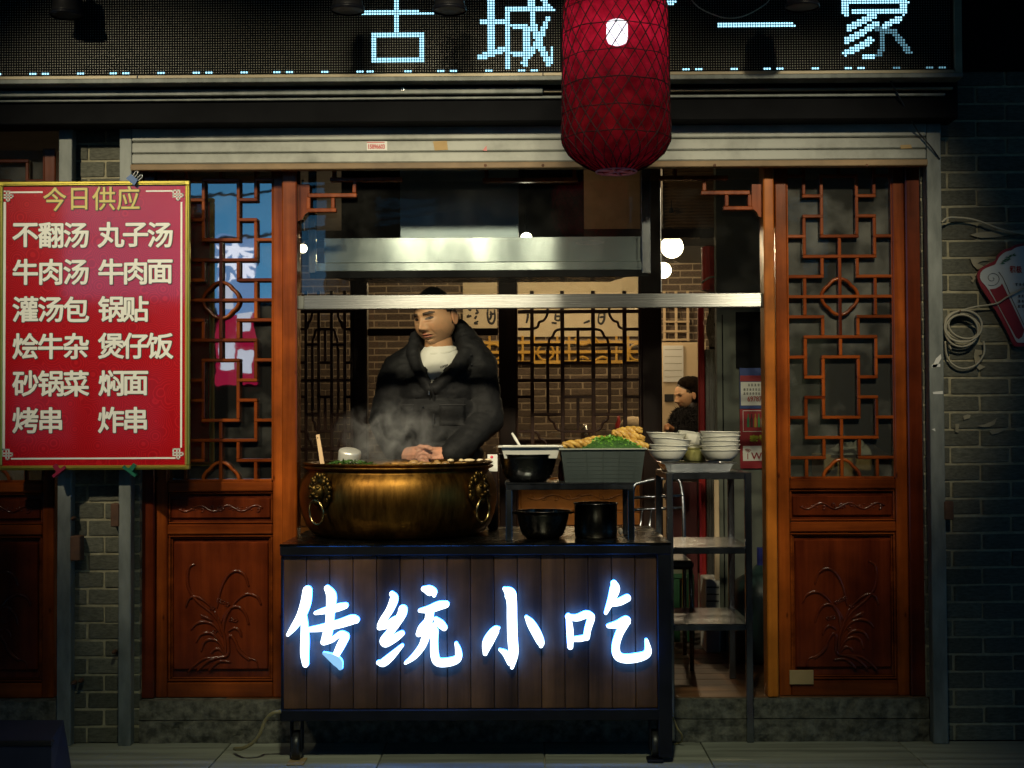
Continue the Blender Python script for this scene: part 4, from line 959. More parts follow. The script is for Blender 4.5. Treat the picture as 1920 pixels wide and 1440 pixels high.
banner(962, 520, 1208, 631, 'wide calligraphy sheet above the gold fretwork', [((985, 580), (990, 590), (987, 606)), ((980, 582), (996, 583)), ((1042, 586), (1041, 600)), ((1041, 587), (1051, 586), (1050, 600), (1041, 600)), ((1042, 593), (1050, 593)), ((1034, 605), (1044, 606)), ((1094, 606), (1102, 603), (1106, 601)), ((1123, 588), (1122, 603), (1128, 607), (1133, 598), (1132, 586), (1123, 588)), ((1124, 595), (1132, 594)), ((1035, 577), (1060, 576))])
dk = P(800, 560, YB)
# cream cupboard and papers behind the woman
YC = 5.6
cb = thing('cream_cupboard', P(1280, 900, YC), 'cream cupboard with a pinned paper sheet behind the woman', 'cupboard')
q = rect(1236, 642, 1325, 930, YC); MB().box(q[0], q[1], YC, YC+.3, FL, q[3], .005).build('cupboard_body', M['creamwall'], cb)
q = rect(1243, 648, 1281, 716, YC); MB().box(q[0], q[1], YC-.012, YC-.001, q[2], q[3]).build('pinned_sheet', M['whitepaper'], cb)
q = rect(1246, 739, 1263, 753, YC); MB().box(q[0], q[1], YC-.012, YC-.001, q[2], q[3]).build('black_plate', M['blackplastic'], cb)
for py in (655, 668, 681, 694, 706): 
    q = rect(1246, py, 1278, py+.8, YC); MB().box(q[0], q[1], YC-.0135, YC-.0125, q[2], q[3]).build('ruled_line', M['cable'], cb)
lt = thing('wall_grille', P(1268, 640, YB), 'cream lattice window grille above the cupboard', 'grille')
for v in (1246, 1268, 1290): q = rect(v-2.5, 545, v+2.5, 640, YB-.06); MB().box(q[0], q[1], YB-.06, YB-.04, q[2], q[3], .002).build('grille_bar', M['creamwall'], lt)
for v in (575, 603, 621, 637): q = rect(1243, v-2, 1293, v+2, YB-.063); MB().box(q[0], q[1], YB-.065, YB-.038, q[2], q[3], .002).build('grille_bar', M['creamwall'], lt)
# ---------------------------------------------------------------- drinks fridge and grey side wall
YW = 1.15
gw = thing('side_partition', P(1400, 1000, YW), 'grey-green partition behind the bowls, covered with small posters', 'partition')
q = rect(1346, 560, 1480, 1240, YW); MB().box(q[0], q[1]+.6, YW, YW+.06, FL+.001, 2.84, .003).build('partition_board', M['plaster'], gw)
q = rect(1355, 590, 1357, 1000, YW-.001); MB().box(q[0], q[1], YW-.004, YW-.0005, FL, q[3]).build('board_joint', M['soffit'], gw)
q = rect(1380, 585, 1432, 690, YW-.01); MB().box(q[0], q[1], YW-.012, YW-.001, q[2], q[3], .001).build('dark_notice', M['soffit'], gw)
fgq = thing('drinks_fridge', P(1325, 1100, 1.9), 'red drinks fridge with curved steel top edge beside the woman', 'fridge')
q = rect(1311, 575, 1323, 1100, 1.75); MB().box(q[0], q[1], 1.75, 1.79, FL+.001, q[3], .006).build('fridge_side', M['redpaint'], fgq)
q = rect(1323, 655, 1345, 1100, 1.76); MB().box(q[0]+.001, q[1]+.12, 1.76, 1.80, FL+.002, q[3], .004).build('fridge_front', M['steel'], fgq)
pts = [P(a, b, 1.75) for a, b in ((1340, 575), (1333, 592), (1330, 610), (1332, 630), (1338, 650))]
cg = MB()
for i in range(len(pts)-1):
    p0, p1 = pts[i], pts[i+1]; w0 = px2m(18-abs(i-2)*2, 1.75)
    cg.add([(p0.x-w0*.4, 1.745, p0.z), (p0.x+w0*.7, 1.80, p0.z), (p1.x+w0*.7, 1.80, p1.z), (p1.x-w0*.4, 1.745, p1.z)], [(0, 1, 2, 3)])
cg.build('curved_edge', M['steel'], fgq, True)
rb = thing('red_banner_roll', P(1345, 540, 1.5), 'red plastic-wrapped bundle hanging above the fridge', 'bundle')
q = rect(1317, 458, 1352, 546, 1.35)
MB().lathe([(.02, 0), ((q[1]-q[0])/2, .01), ((q[1]-q[0])/2*.96, (q[3]-q[2])*.5), ((q[1]-q[0])/2, q[3]-q[2]-.01), (.02, q[3]-q[2])], ((q[0]+q[1])/2, 1.4, q[2]), 14).build('wrapped_roll', surf('glossy red wrap', (0.40, 0.02, 0.012), (0.5, 0.04, 0.02), 9, 0.2, 0, 0.6, coat=.6, bscale=20), rb)
q = rect(1352, 464, 1412, 520, 1.36)
MB().prism([(q[0], q[2]), (q[1], q[2]+.02), (q[1]-.01, q[3]-.03), (q[0]+.03, q[3])], 1.38, 1.43).build('folded_cloth', M['redpaint'], rb)
wire('strap', [P(1316, 530, 1.34), P(1332, 520, 1.31), P(1360, 520, 1.34), P(1410, 517, 1.36)], .006, M['cable'], None, None, rb)
# posters
pr = thing('service_poster', P(1410, 790, YW), 'white notice with red phone number on blue backing above the drinks poster', 'poster')
def flat(name, r_, Y, mat, parent, th=.0015): q = rect(*r_, Y); return MB().box(q[0], q[1], Y, Y+th, q[2], q[3]).build(name, mat, parent)
Mblue = surf('blue print', (0.02, 0.05, 0.20), None, rough=.5); Mred2 = surf('dark red print', (0.26, 0.01, 0.018), None, rough=.45)
flat('blue_backing', (1387, 690, 1446, 766), YW-.014, Mblue, pr, .004); flat('white_sheet', (1389, 716, 1446, 760), YW-.0165, M['whitepaper'], pr); flat('red_band', (1387.5, 704, 1446, 715), YW-.016, Mred2, pr)
p = P(1417, 748, YW); lettering('phone_number', '697871', p.x-.004, p.z, YW-.0185, px2m(13.5, YW), M['redpaint'], pr, .0004, .8)
def printed_line(px0, px1, py, n, size, Y, parent, name, Yp):
    """a line of print too small to read: uneven little dark marks"""
    mb = MB(); s = px2m(size, Yp)
    for i in range(n):
        p = P(px0+(px1-px0)*(i+.5)/n, py, Yp); w = s*.42
        for k in range(3): zz = p.z+s*(.32-.32*k); ww = w*random.uniform(.5, 1); mb.box(p.x-ww, p.x+ww, Y, Y+.001, zz-s*.07, zz+s*.07)
        xx = p.x+random.uniform(-.3, .3)*w; mb.box(xx-s*.06, xx+s*.06, Y-.0002, Y+.0008, p.z-s*.42, p.z+s*.42)
    return tag(mb.build(name, M['ink'], parent), kind='stuff')
printed_line(1400, 1430, 722, 5, 5.5, YW-.0185, pr, 'notice_line', YW)
for py in (730.5, 738): printed_line(1392, 1436, py, 8, 5.2, YW-.0185, pr, 'notice_line', YW)
dp = thing('drinks_poster', P(1412, 875, YW), 'dark red poster with bottles and free wireless sign behind the post', 'poster')
flat('red_sheet', (1387.5, 767, 1448, 878), YW-.013, Mred2, dp)
for (a, b, c, d) in ((1393, 769.5, 1447, 770.5), (1393, 808.5, 1447, 809.5), (1393, 769.5, 1393.8, 809.5)): flat('white_border', (a, b, c, d), YW-.0155, M['whitepaper'], dp)
for px, col in ((1402, (0.02, .16, .06)), (1408.5, (.05, .01, .015)), (1415.5, (.34, .20, .02)), (1422, (.03, .20, .06)), (1428, (.3, .32, .3)), (1434, (.2, .02, .02))):
    b_ = P(px, 801, YW); w = px2m(2.3, YW); h = px2m(25, YW)
    MB().prism([(b_.x-w, b_.z), (b_.x+w, b_.z), (b_.x+w, b_.z+h*.6), (b_.x+w*.4, b_.z+h*.78), (b_.x+w*.4, b_.z+h), (b_.x-w*.4, b_.z+h), (b_.x-w*.4, b_.z+h*.78), (b_.x-w, b_.z+h*.6)], YW-.0165, YW-.0150).build('printed_bottle', surf('bottle print', col, None, rough=.5), dp)
p = P(1420, 823, YW); lettering('poster_title', '套餐', p.x, p.z, YW-.0155, px2m(15, YW), surf('lime print', (0.42, 0.42, 0.03), None, rough=.5), dp, .002)
flat('white_card', (1393, 836, 1448, 864), YW-.0155, M['whitepaper'], dp)
p = P(1424, 855, YW); lettering('wireless_word', 'Wi-Fi', p.x+.012, p.z, YW-.0175, px2m(19, YW), Mred2, dp, .0005)
cpt = P(1401, 850, YW); ar = MB()
for r_ in (3, 5.5, 8): ar.tube([(cpt.x+px2m(r_, YW)*math.cos(R(a)), YW-.0165, cpt.z+px2m(r_, YW)*math.sin(R(a))) for a in range(40, 145, 15)], .0018, 4)
ar.box(cpt.x-.002, cpt.x+.002, YW-.0175, YW-.0155, cpt.z-.028, cpt.z); ar.build('signal_symbol', Mred2, dp)

# ================================================================== COUNTER
YK = -0.33; KD = 0.80
kx0, kx1, kz0, kz1 = rect(526, 1018, 1259, 1350, YK)
ct = thing('wheeled_counter', ((kx0+kx1)/2, YK+KD/2, 0), 'wheeled wooden-fronted food counter with glowing characters on its planks', 'counter')
zk = lambda py: P(890, py, YK).z
MB().box(kx0, kx1, YK-.022, YK+KD, zk(1023), zk(1018), .002).build('top_plate', M['darksteel'], ct)
MB().box(kx0+.001, kx1-.001, YK-.020, YK+.02, zk(1040), zk(1023)-.0005, .003).build('top_rail', M['black'], ct)
MB().box(kx0+.001, kx1-.03, YK-.016, YK+.02, zk(1350), zk(1329), .003).build('bottom_rail', M['black'], ct)
q = rect(1233, 1040, 1259, 1350, YK-.01); MB().box(q[0], q[1], YK-.017, YK+.05, zk(1420), zk(1040)-.0005, .003).build('corner_post', M['black'], ct)
MB().box(kx0+.002, kx0+.012, YK-.006, YK+KD, zk(1349), zk(1041), .002).build('side_panel', M['black'], ct)
MB().box(kx1-.016, kx1-.006, YK+.052, YK+KD, zk(1349), zk(1041), .002).build('side_panel', M['black'], ct)
MB().box(kx0+.013, kx1-.017, YK+.03, YK+.04, zk(1349), zk(1041), 0).build('backing_board', M['black'], ct)
MB().box(kx0+.013, kx1-.017, YK+.041, YK+KD-.01, zk(1349), zk(1340), 0).build('bottom_board', M['black'], ct)
pw = px2m(43.9, YK)
xs = P(531, 1180, YK).x
for i in range(16):
    a = xs+i*pw; b = min(a+pw-.0022, q[0]-.001)
    MB().box(a, b, YK+random.uniform(-.001, .001), YK+.022, zk(1328.6), zk(1040.5), .0022).build('plank', M['plank'], ct)
# casters
def caster(px, y, parent):
    x = P(px, 1390, y).x
    mb = MB().box(x-.03, x+.03, y-.03, y+.03, zk(1350)-.008, zk(1350)-.0005, .001).box(x-.022, x-.017, y-.028, y+.028, .035, zk(1350)-.008, .001).box(x+.017, x+.022, y-.028, y+.028, .035, zk(1350)-.008, .001)
    f_ = mb.build('caster_fork', M['black'], parent)
    r_ = .055; wp = [(.012, -.015), (r_-.004, -.015), (r_, -.010), (r_, .010), (r_-.004, .015), (.012, .015)]
    wm = MB().lathe(wp, (0, 0, 0), 24); wm.v = [(x+v[2], y+v[0], r_+.001+v[1]) for v in wm.v]; wm.build('wheel', M['blackplastic'], f_, True)
for px, y in ((557, YK+.05), (1228, YK+.05), (585, YK+KD-.08), (1190, YK+KD-.08)): caster(px, y, ct)
q5 = rect(1212, 1418, 1242, 1426, YK+.03); MB().box(q5[0], q5[1], YK-.02, YK+.05, .0005, .012, .003).build('foot_plate', M['black'], ct)
tag(MB().box(P(540, 1420, YK).x, P(572, 1420, YK).x, YK-.04, YK+.06, .0008, .006, .002).build('wheel_shim', M['card']), 'thin cardboard shim under the front caster of the counter', 'cardboard')
# ---------------------------------------------------------------- glowing characters
M['letterface'] = emis('white lit acrylic', (0.80, 0.92, 1.0), 3.4)
M['letterhalo'] = emis('blue halo light', (0.03, 0.20, 1.0), 18.0)
M['letterdim'] = emis('fading acrylic', (0.30, 0.62, 0.95), 1.0)
A_ = lambda x, y: (520+x/3.274, 1000+y/3.274)
B_ = lambda x, y: (880+x/3.274, 1000+y/3.274)
chars = [
 ('传', A_, [[(183,350,54),(172,430,62),(142,512,54),(98,580,40),(64,624,20)], [(163,520,34),(168,640,50),(166,740,50),(172,806,36)], [(234,490,22),(300,474,40),(370,457,46),(416,445,36)], [(194,592,28),(270,582,42),(380,556,52),(455,532,58),(480,532,46)],
   [(305,338,36),(330,385,60),(325,470,52),(318,560,50),(303,630,56),(284,668,38)], [(287,676,22),(335,655,30),(388,618,32),(418,632,44)], [(415,640,50),(388,692,50),(360,748,40)], [(284,737,16),(330,762,46),(370,792,58),(386,826,28)]]),
 ('统', A_, [[(702,372,30),(716,402,50),(690,470,46),(650,530,42),(630,565,36)], [(626,580,30),(680,560,44),(722,530,38)], [(770,468,54),(762,500,54),(725,560,50),(692,605,46)], [(690,605,36),(655,658,52),(668,680,38),(720,645,46),(763,616,34)], [(620,795,26),(650,795,48),(700,755,44),(765,690,20)],
   [(897,342,30),(928,350,58),(956,364,52),(962,382,22)], [(874,475,22),(930,468,44),(990,446,52),(1034,437,42)], [(936,490,50),(925,540,50),(890,588,58),(868,618,36)], [(888,612,42),(930,588,46),(962,568,38)], [(972,527,26),(1000,555,46),(1024,580,38)], [(915,620,50),(890,690,44),(840,755,36),(787,796,18)], [(965,600,46),(962,680,46),(968,760,50),(992,793,50),(1060,790,50),(1108,768,44),(1110,720,36),(1097,676,18)]]),
 ('小', B_, [[(215,342,22),(247,368,70),(260,420,62),(262,520,62),(265,640,62),(272,740,56),(262,824,22)], [(186,716,14),(225,742,40),(255,790,50)], [(97,738,28),(110,680,62),(135,632,62),(165,592,46),(182,582,14)], [(350,516,20),(376,552,48),(410,610,56),(438,670,46),(440,692,24)]]),
 ('吃', B_, [[(608,508,30),(618,600,42),(620,698,34)], [(604,514,30),(660,520,40),(718,500,46),(748,514,46)], [(748,526,44),(728,590,40),(720,640,38)], [(628,652,26),(680,648,34),(722,640,30)], [(888,308,38),(894,342,60),(872,410,44),(838,490,20)], [(870,432,36),(920,422,44),(970,398,44)], [(854,570,24),(910,560,44),(962,535,50),(972,546,36)], [(955,556,50),(920,620,46),(900,690,46),(908,748,52),(950,770,52),(1020,766,54),(1082,748,46),(1098,718,40),(1088,658,20)]]),
]
YT_ = YK-.036
def ribbon(st, shrink=0.0):
    """outline of a tapered brush stroke (centre line with widths), in photo px"""
    pts = smoothpath([(a, b, w) for a, b, w in st], 7); L = []; Rr = []; n = len(pts)
    for i, p in enumerate(pts):
        a = pts[max(0, i-1)]; b = pts[min(n-1, i+1)]; dx, dy = b[0]-a[0], b[1]-a[1]; l = math.hypot(dx, dy) or 1; h = max(1.0, p[2]/2-shrink)
        L.append((p[0]-dy/l*h, p[1]+dx/l*h)); Rr.append((p[0]+dy/l*h, p[1]-dx/l*h))
    def cap(c, fr, to, h):
        a0 = math.atan2(fr[1]-c[1], fr[0]-c[0]); out = []
        for k in range(1, 6): a = a0-pi*k/6; out.append((c[0]+h*math.cos(a), c[1]+h*math.sin(a)))
        return out
    e = pts[-1]; s = pts[0]
    c1_ = cap(e, L[-1], Rr[-1], max(1, e[2]/2-shrink)); c0_ = cap(s, Rr[0], L[0], max(1, s[2]/2-shrink))
    return L, Rr, c1_, c0_
def stroke_mesh(mb, st, conv, y0, y1, shrink=0.0, side=True, wide=1.0):
    L, Rr, ce, cs = ribbon([(a, b, w*wide) for a, b, w in st], shrink)
    to = lambda p: xz(*conv(*p), YK-.036)
    n = len(L); base = [to(p) for p in L]+[to(p) for p in Rr]; v = [(x, y0, z) for x, z in base]; f = []
    for i in range(n-1): f.append((i, i+1, n+i+1, n+i))
    k0 = len(v); v += [(x, y0, z) for x, z in map(to, ce)]; f.append((n-1,)+tuple(range(k0, k0+5))+(2*n-1,))
    k1 = len(v); v += [(x, y0, z) for x, z in map(to, cs)]; f.append((n,)+tuple(range(k1, k1+5))+(0,))
    loop = list(range(n))+list(range(k0, k0+5))+list(range(2*n-1, n-1, -1))+list(range(k1, k1+5))
    m_ = len(v)
    if side:
        v2 = v+[(p[0], y1, p[2]) for p in v]; fs = []
        for i in range(len(loop)): a, b = loop[i], loop[(i+1) % len(loop)]; fs.append((a, b, b+m_, a+m_))
        return v2, f, fs, [tuple(m_+i for i in q)[::-1] for q in f]
    return v, f, [], []
for ch, conv, sts in chars:
    pts = [conv(a, b) for s in sts for a, b, w in s]
    cpx = sum(p[0] for p in pts)/len(pts)
    face = MB(); side = MB(); dimf = MB()
    for i, s in enumerate(sts):
        off = .00035*i
        v, f, fs, bk = stroke_mesh(face, s, conv, YT_-off, YK-.014-off*.3)
        tgt = dimf if (ch == '传' and i == 7) else face
        tgt.add(v, f); side.add([(p[0], p[1]+(.004 if p[1] < YK-.025 else 0), p[2]) for p in v], fs+bk)
    lo = side.build('glowing_character', M['letterhalo'], ct)
    face.build('lit_face', M['letterface'], lo)
    if dimf.v: dimf.build('fading_stroke', M['letterdim'], lo)
# yellow power cable
wire('power_cable', [P(527, 1334, YK-.03), P(512, 1337, YK-.03), P(498, 1350, -.34), P(488, 1374, -.33), P(475, 1392, -.31), P(455, 1403, -.28), P(440, 1404, -.2)][:7], .0075, M['yellowcable'], 'yellowed power cable trailing from the counter to the pavement')
wire('thin_cable', [P(1262, 1345, -.1), P(1270, 1365, -.12), P(1279, 1380, -.1), P(1275, 1392, -.06), P(1255, 1396, -.04), P(1240, 1394, .0)], .004, M['yellowcable'], 'thin yellow cable hanging beside the foot of the steel rack')

# ================================================================== BRASS POT
PC = Vector((P(747, 950, .1).x, .105, zk(1018)+.001)); PH = P(747, 872, -.26).z-PC.z
RP = px2m(187, .02)
pot = thing('brass_pot', PC, 'huge tarnished brass cauldron with lion-head ring handles on the counter', 'pot')
prof = [(.60, 0), (.80, .0), (.87, .04), (.93, .14), (.975, .30), (.995, .46), (1.0, .58), (.985, .72), (.955, .82), (.925, .875), (.915, .90), (.935, .915), (.962, .935), (.968, .955), (.955, .965), (.93, .962), (.925, .968), (.952, .985), (.965, 1.0), (.955, 1.012), (.93, 1.01), (.90, .99), (.89, .93), (.88, .85)]
MB().lathe([(r*RP, h*PH) for r, h in prof], PC, 96, cap1=False).build('pot_body', M['brass'], pot, True)
MB().lathe([(0.001, .895*PH), (.4*RP, .897*PH), (.885*RP, .895*PH)], PC, 48, cap0=False, cap1=False).build('stew', M['soup'], pot, True)
def lion(ax, parent):
    # ax: angle round the pot measured from the camera side
    h = .60*PH; r = RP*.995; c = Vector((PC.x+r*math.sin(ax), PC.y-r*math.cos(ax), PC.z+h))
    n = Vector((math.sin(ax), -math.cos(ax), 0)); s = Vector((math.cos(ax), math.sin(ax), 0)); up = Vector((0, 0, 1))
    W = lambda u, v, w: c+s*u+up*v+n*w
    mb = MB()
    def blob(u, v, w, a, b, d):
        k = MB().ball((0, 0, 0), 1, 1, 1, 10, 7); mb.add([W(u+p[0]*a, v+p[2]*b, w+p[1]*d) for p in k.v], [q[::-1] for q in k.f])
    blob(0, .012, .002, .066, .072, .014)                    # mane disc
    for j in range(17): a = pi*(-.2+1.4*j/16); rr_ = .054+.006*(j % 2); blob(rr_*math.cos(a), .014+rr_*1.05*math.sin(a), .007, .010, .013, .008)
    blob(0, .010, .018, .036, .040, .022); blob(0, .022, .034, .012, .018, .012); blob(0, .004, .040, .016, .012, .012)
    for sg in (-1, 1): blob(sg*.018, .028, .030, .010, .008, .010); blob(sg*.030, .050, .012, .012, .014, .010); blob(sg*.016, -.006, .036, .014, .010, .012)
    blob(0, -.026, .022, .022, .014, .016)
    lh = mb.build('lion_head', M['brassdark'], parent, True)
    rg = MB(); rr = .042
    rg.tube([W(rr*math.sin(2*pi*i/36), -.020-rr*1.08+rr*1.12*math.cos(2*pi*i/36), .030-.010*(1-math.cos(2*pi*i/36))*.5) for i in range(36)], .0048, 8, True)
    rg.build('ring_handle', M['brassring'], lh, True)
lion(R(-43), pot); lion(R(56), pot)
# food on the rim side of the stew
def scatter(name, mat, parent, n, cx, cy, cz, rx, ry, hz, size, label=None):
    mb = MB()
    for i in range(n):
        a = random.uniform(0, 2*pi); rr = math.sqrt(random.random()); x = cx+rx*rr*math.cos(a); y = cy+ry*rr*math.sin(a)
        z = cz+hz*(1-rr*rr)+random.uniform(-.003, .003); s = size*random.uniform(.6, 1.3)
        u = Vector((random.gauss(0, 1), random.gauss(0, 1), random.gauss(0, .5))).normalized(); w = u.cross(Vector((random.gauss(0, 1), random.gauss(0, 1), random.gauss(0, 1)))).normalized()
        c = Vector((x, y, z)); t_ = u.cross(w)*s*.12
        mb.add([c-u*s+t_, c-w*s*.45-t_, c+u*s+t_, c+w*s*.45-t_], [(0, 1, 2, 3)])
    return mb.build(name, mat, parent)
mb = MB()
for i in range(70):
    a = random.uniform(0, 2*pi); rr = random.uniform(.2, .84)*RP; x, y = PC.x+rr*math.cos(a), PC.y+rr*math.sin(a)
    mb.ball((x, y, PC.z+.90*PH+random.uniform(.0, .022)), random.uniform(.012, .026), random.uniform(.012, .026), random.uniform(.008, .014), 7, 5)
tag(mb.build('stew_pieces', surf('braised pieces', (0.16, 0.08, 0.025), (0.42, 0.25, 0.09), 12, .4), pot, True), kind='stuff')
tag(scatter('floating_herbs', M['darkherb'], pot, 160, PC.x-.20, PC.y+.02, PC.z+.93*PH, .12, .12, .028, .014), kind='stuff')
for px, l in ((880, .05), (900, .03), (845, .03), (915, .03), (865, .022)):
    p = P(px, 865, PC.y+.18)
    MB().ball((p.x, p.y, PC.z+1.005*PH), l*.5, .012, .007, 8, 6).build('tofu_piece', surf('pale tofu', (0.6, 0.45, 0.22), (0.7, 0.62, 0.48), 9, .5), pot, True)
# paddle and ladle
p0 = P(604, 868, PC.y-.02); p1 = P(595, 815, PC.y+.02)
pd = thing('wooden_paddle', (p0.x, p0.y, p0.z), 'pale wooden paddle standing in the brass pot', 'paddle')
d_ = (p1-p0).normalized(); sd = Vector((d_.z, 0, -d_.x))
mb = MB(); w = .0095; a = p0-d_*.07
v = [a-sd*w, a+sd*w, p1+sd*w*1.05, p1-sd*w*.55]
mb.add([q+Vector((0, -.006, 0)) for q in v]+[q+Vector((0, .006, 0)) for q in v], [(0, 1, 2, 3), (7, 6, 5, 4), (1, 0, 4, 5), (2, 1, 5, 6), (3, 2, 6, 7), (0, 3, 7, 4)]); mb.build('paddle_blade', M['paddle'], pd)
h_ = p1-d_*.014; MB().tube([(h_.x+.0001, h_.y-.0075, h_.z), (h_.x, h_.y-.0062, h_.z)], .0028, 8).build('hang_hole', M['ink'], pd)
lp = P(655, 858, PC.y+.05)
ld = thing('ladle_cup', (lp.x, lp.y, lp.z-.02), 'upturned aluminium ladle bowl resting on the stew', 'ladle')
lm = MB().lathe([(.045, -.03), (.046, 0), (.047, .022), (.044, .030), (.036, .034), (.001, .036)], (0, 0, 0), 28, cap0=False, cap1=False)
tl_ = Matrix.Rotation(R(14), 3, 'X') @ Matrix.Rotation(R(8), 3, 'Y')
lm.v = [tuple(lp+tl_ @ Vector(v_)) for v_ in lm.v]; lm.build('ladle_bowl', M['aluminium'], ld, True)
MB().tube([lp+Vector((.02, .03, -.02)), lp+Vector((-.05, .12, -.045))], .006, 8).build('ladle_handle', M['aluminium'], ld)

# ================================================================== SMALL STEEL STAND ON THE COUNTER
zc = zk(1018)+.001
def frame_stand(name, label, px0, px1, ytop, yf, depth, zbase, py_t, cat, mat):
    x0, x1 = P(px0, py_t, yf).x, P(px1, py_t, yf).x; zt = P((px0+px1)/2, py_t, yf).z
    t = thing(name, ((x0+x1)/2, yf+depth/2, zbase), label, cat)
    L = .024
    MB().box(x0-.002, x1+.002, yf-.002, yf+depth+.002, zt-.004, zt, .001).build('top_plate', mat, t)
    mb = MB().box(x0, x1, yf, yf+.022, zt-.026, zt-.0045, .002).box(x0, x1, yf+depth-.022, yf+depth, zt-.026, zt-.0045, .002).box(x0, x0+.022, yf+.0225, yf+depth-.0225, zt-.026, zt-.0045, .002).box(x1-.022, x1, yf+.0225, yf+depth-.0225, zt-.026, zt-.0045, .002); mb.build('apron', mat, t)
    for xa in (x0, x1-L):
        for ya in (yf, yf+depth-L): MB().box(xa, xa+L, ya, ya+L, zbase, zt-.0265, .002).build('leg', mat, t)
    return t, zt, x0, x1
stt, zs, sx0_, sx1_ = frame_stand('steel_stand', 'low square-tube steel stand on the counter holding the crate and basin', 948, 1189, 0, -.27, .30, zc, 905.5, 'stand', M['framesteel'])
def vessel(name, label, c, prof, mat, cat, n=40, part='vessel_body', extra=None, rimr=None):
    t = thing(name, c, label, cat)
    MB().lathe(prof, c, n, cap1=False).build(part, mat, t, True)
    return t
def bowlprof(r0, r1, h, th=.003, lip=.004, bulge=.3):
    out = []; k = 7
    for i in range(k+1): s = i/k; out.append((r0+(r1-r0)*(s**(1-bulge)), h*s))
    inn = [(max(.002, r-th), max(z, th*1.2)) for r, z in out[::-1]]
    return [(r0*.5, 0)]+out+[(r1+lip, h), (r1+lip, h+.0025), (r1-th, h+.0025)]+inn+[(.002, th*1.3)]
c = P(990, 905, -.13); c = Vector((c.x, -.13, zs+.001)); rb_ = px2m(55, -.13)
vessel('steel_basin', 'round dark steel basin on the stand under the white tub', c, bowlprof(rb_*.62, rb_, px2m(50, -.13), .002, .004, .55), M['darksteel'], 'basin')
# white rectangular tub sitting in the basin
def tub(name, label, x0, x1, y0, y1, z0, z1, taper, mat, cat, lip=.012, th=.003, ribs=0, rim=None):
    t = thing(name, ((x0+x1)/2, (y0+y1)/2, z0), label, cat); mb = MB(); tp = taper
    o0 = [(x0+tp, y0+tp, z0), (x1-tp, y0+tp, z0), (x1-tp, y1-tp, z0), (x0+tp, y1-tp, z0)]; o1 = [(x0, y0, z1), (x1, y0, z1), (x1, y1, z1), (x0, y1, z1)]
    l1 = [(x0-lip, y0-lip, z1), (x1+lip, y0-lip, z1), (x1+lip, y1+lip, z1), (x0-lip, y1+lip, z1)]; l2 = [(a, b, z1+.005) for a, b, _ in l1]
    i1 = [(x0+th, y0+th, z1+.005), (x1-th, y0+th, z1+.005), (x1-th, y1-th, z1+.005), (x0+th, y1-th, z1+.005)]; i0 = [(x0+tp+th, y0+tp+th, z0+th), (x1-tp-th, y0+tp+th, z0+th), (x1-tp-th, y1-tp-th, z0+th), (x0+tp+th, y1-tp-th, z0+th)]
    rings = [o0, o1, l1, l2, i1, i0]; v = [p for r_ in rings for p in r_]; f = [(3, 2, 1, 0), (20, 21, 22, 23)]
    for k in range(5):
        for j in range(4): a = k*4+j; b = k*4+(j+1) % 4; f.append((a, b, b+4, a+4))
    mb.add(v, [q for k, q in enumerate(f) if k < 2 or (k-2)//4 in (0, 4)]); mb.build('tub_wall', mat, t)
    MB().add(v, [q for k, q in enumerate(f) if k >= 2 and (k-2)//4 in (1, 2, 3)]).build('tub_rim', rim or mat, t)
    if ribs:
        for i in range(ribs):
            s = (i+.5)/ribs; xb = x0+tp+(x1-x0-2*tp)*s; xt = x0+(x1-x0)*s
            MB().add([(xb-.002, y0+tp-.0025, z0+.004), (xb+.002, y0+tp-.0025, z0+.004), (xt+.002, y0-.0025, z1-.002), (xt-.002, y0-.0025, z1-.002), (xb-.002, y0+tp+.001, z0+.004), (xb+.002, y0+tp+.001, z0+.004), (xt+.002, y0+.001, z1-.002), (xt-.002, y0+.001, z1-.002)], [(0, 1, 2, 3), (1, 5, 6, 2), (0, 3, 7, 4)]).build('rib', mat, t)
        for k in range(1, 7):
            zz = z0+(z1-z0)*k/8; yy = y0+tp*(1-k/8)
            MB().box(x0+tp*(1-k/8)+.012, x1-tp*(1-k/8)-.012, yy-.0009, yy+.001, zz-.0012, zz+.0012).build('grid_line', mat, t)
    return t
q = rect(940, 838, 1050, 856, -.22)
wt = tub('white_tub', 'shallow white plastic tub with a spoon, set in the steel basin', q[0], q[1], -.22, -.06, zs+px2m(50, -.13)-.012, P(990, 836, -.22).z-.005, .012, M['white'], 'tub')
s0 = P(976, 838, -.13); s1 = P(960, 812, -.11)
sp = thing('white_spoon', s0, 'white spoon handle sticking up from the shallow tub', 'spoon')
MB().tube([s0-(s1-s0)*.6, s0, s0+(s1-s0)*.6, s1], [.004, .0045, .006, .004], 8, flat=.5).build('spoon_handle', M['white'], sp, True)
MB().ball(s0-(s1-s0)*.7, .016, .012, .006, 10, 6).build('spoon_bowl', M['white'], sp, True)
q = rect(1052, 843, 1210, 902, -.27)
cr = tub('plastic_crate', 'grey translucent crate heaped with greens and fried dough', q[0], q[1], -.27, -.03, zs+.001, P(1130, 843, -.27).z, .016, M['crate'], 'crate', .008, .003, 5, M['craterim'])
crx, crz = (q[0]+q[1])/2, P(1130, 843, -.27).z
hb = MB(); hc = Vector((P(1142, 838, -.17).x, -.165, crz-.012))
mnd = MB().lathe([(.135, 0), (.125, .018), (.085, .040), (.04, .052), (.004, .055)], hc, 28, sy=.72, cap1=False)
hp = thing('herb_heap', hc, 'heap of chopped green herbs piled in the grey crate', 'herbs')
mnd.build('herb_core', surf('dense green herbs', (0.015, 0.06, 0.008), (0.05, 0.15, 0.018), 60, .7, 0, .8), hp, True)
hs = MB()
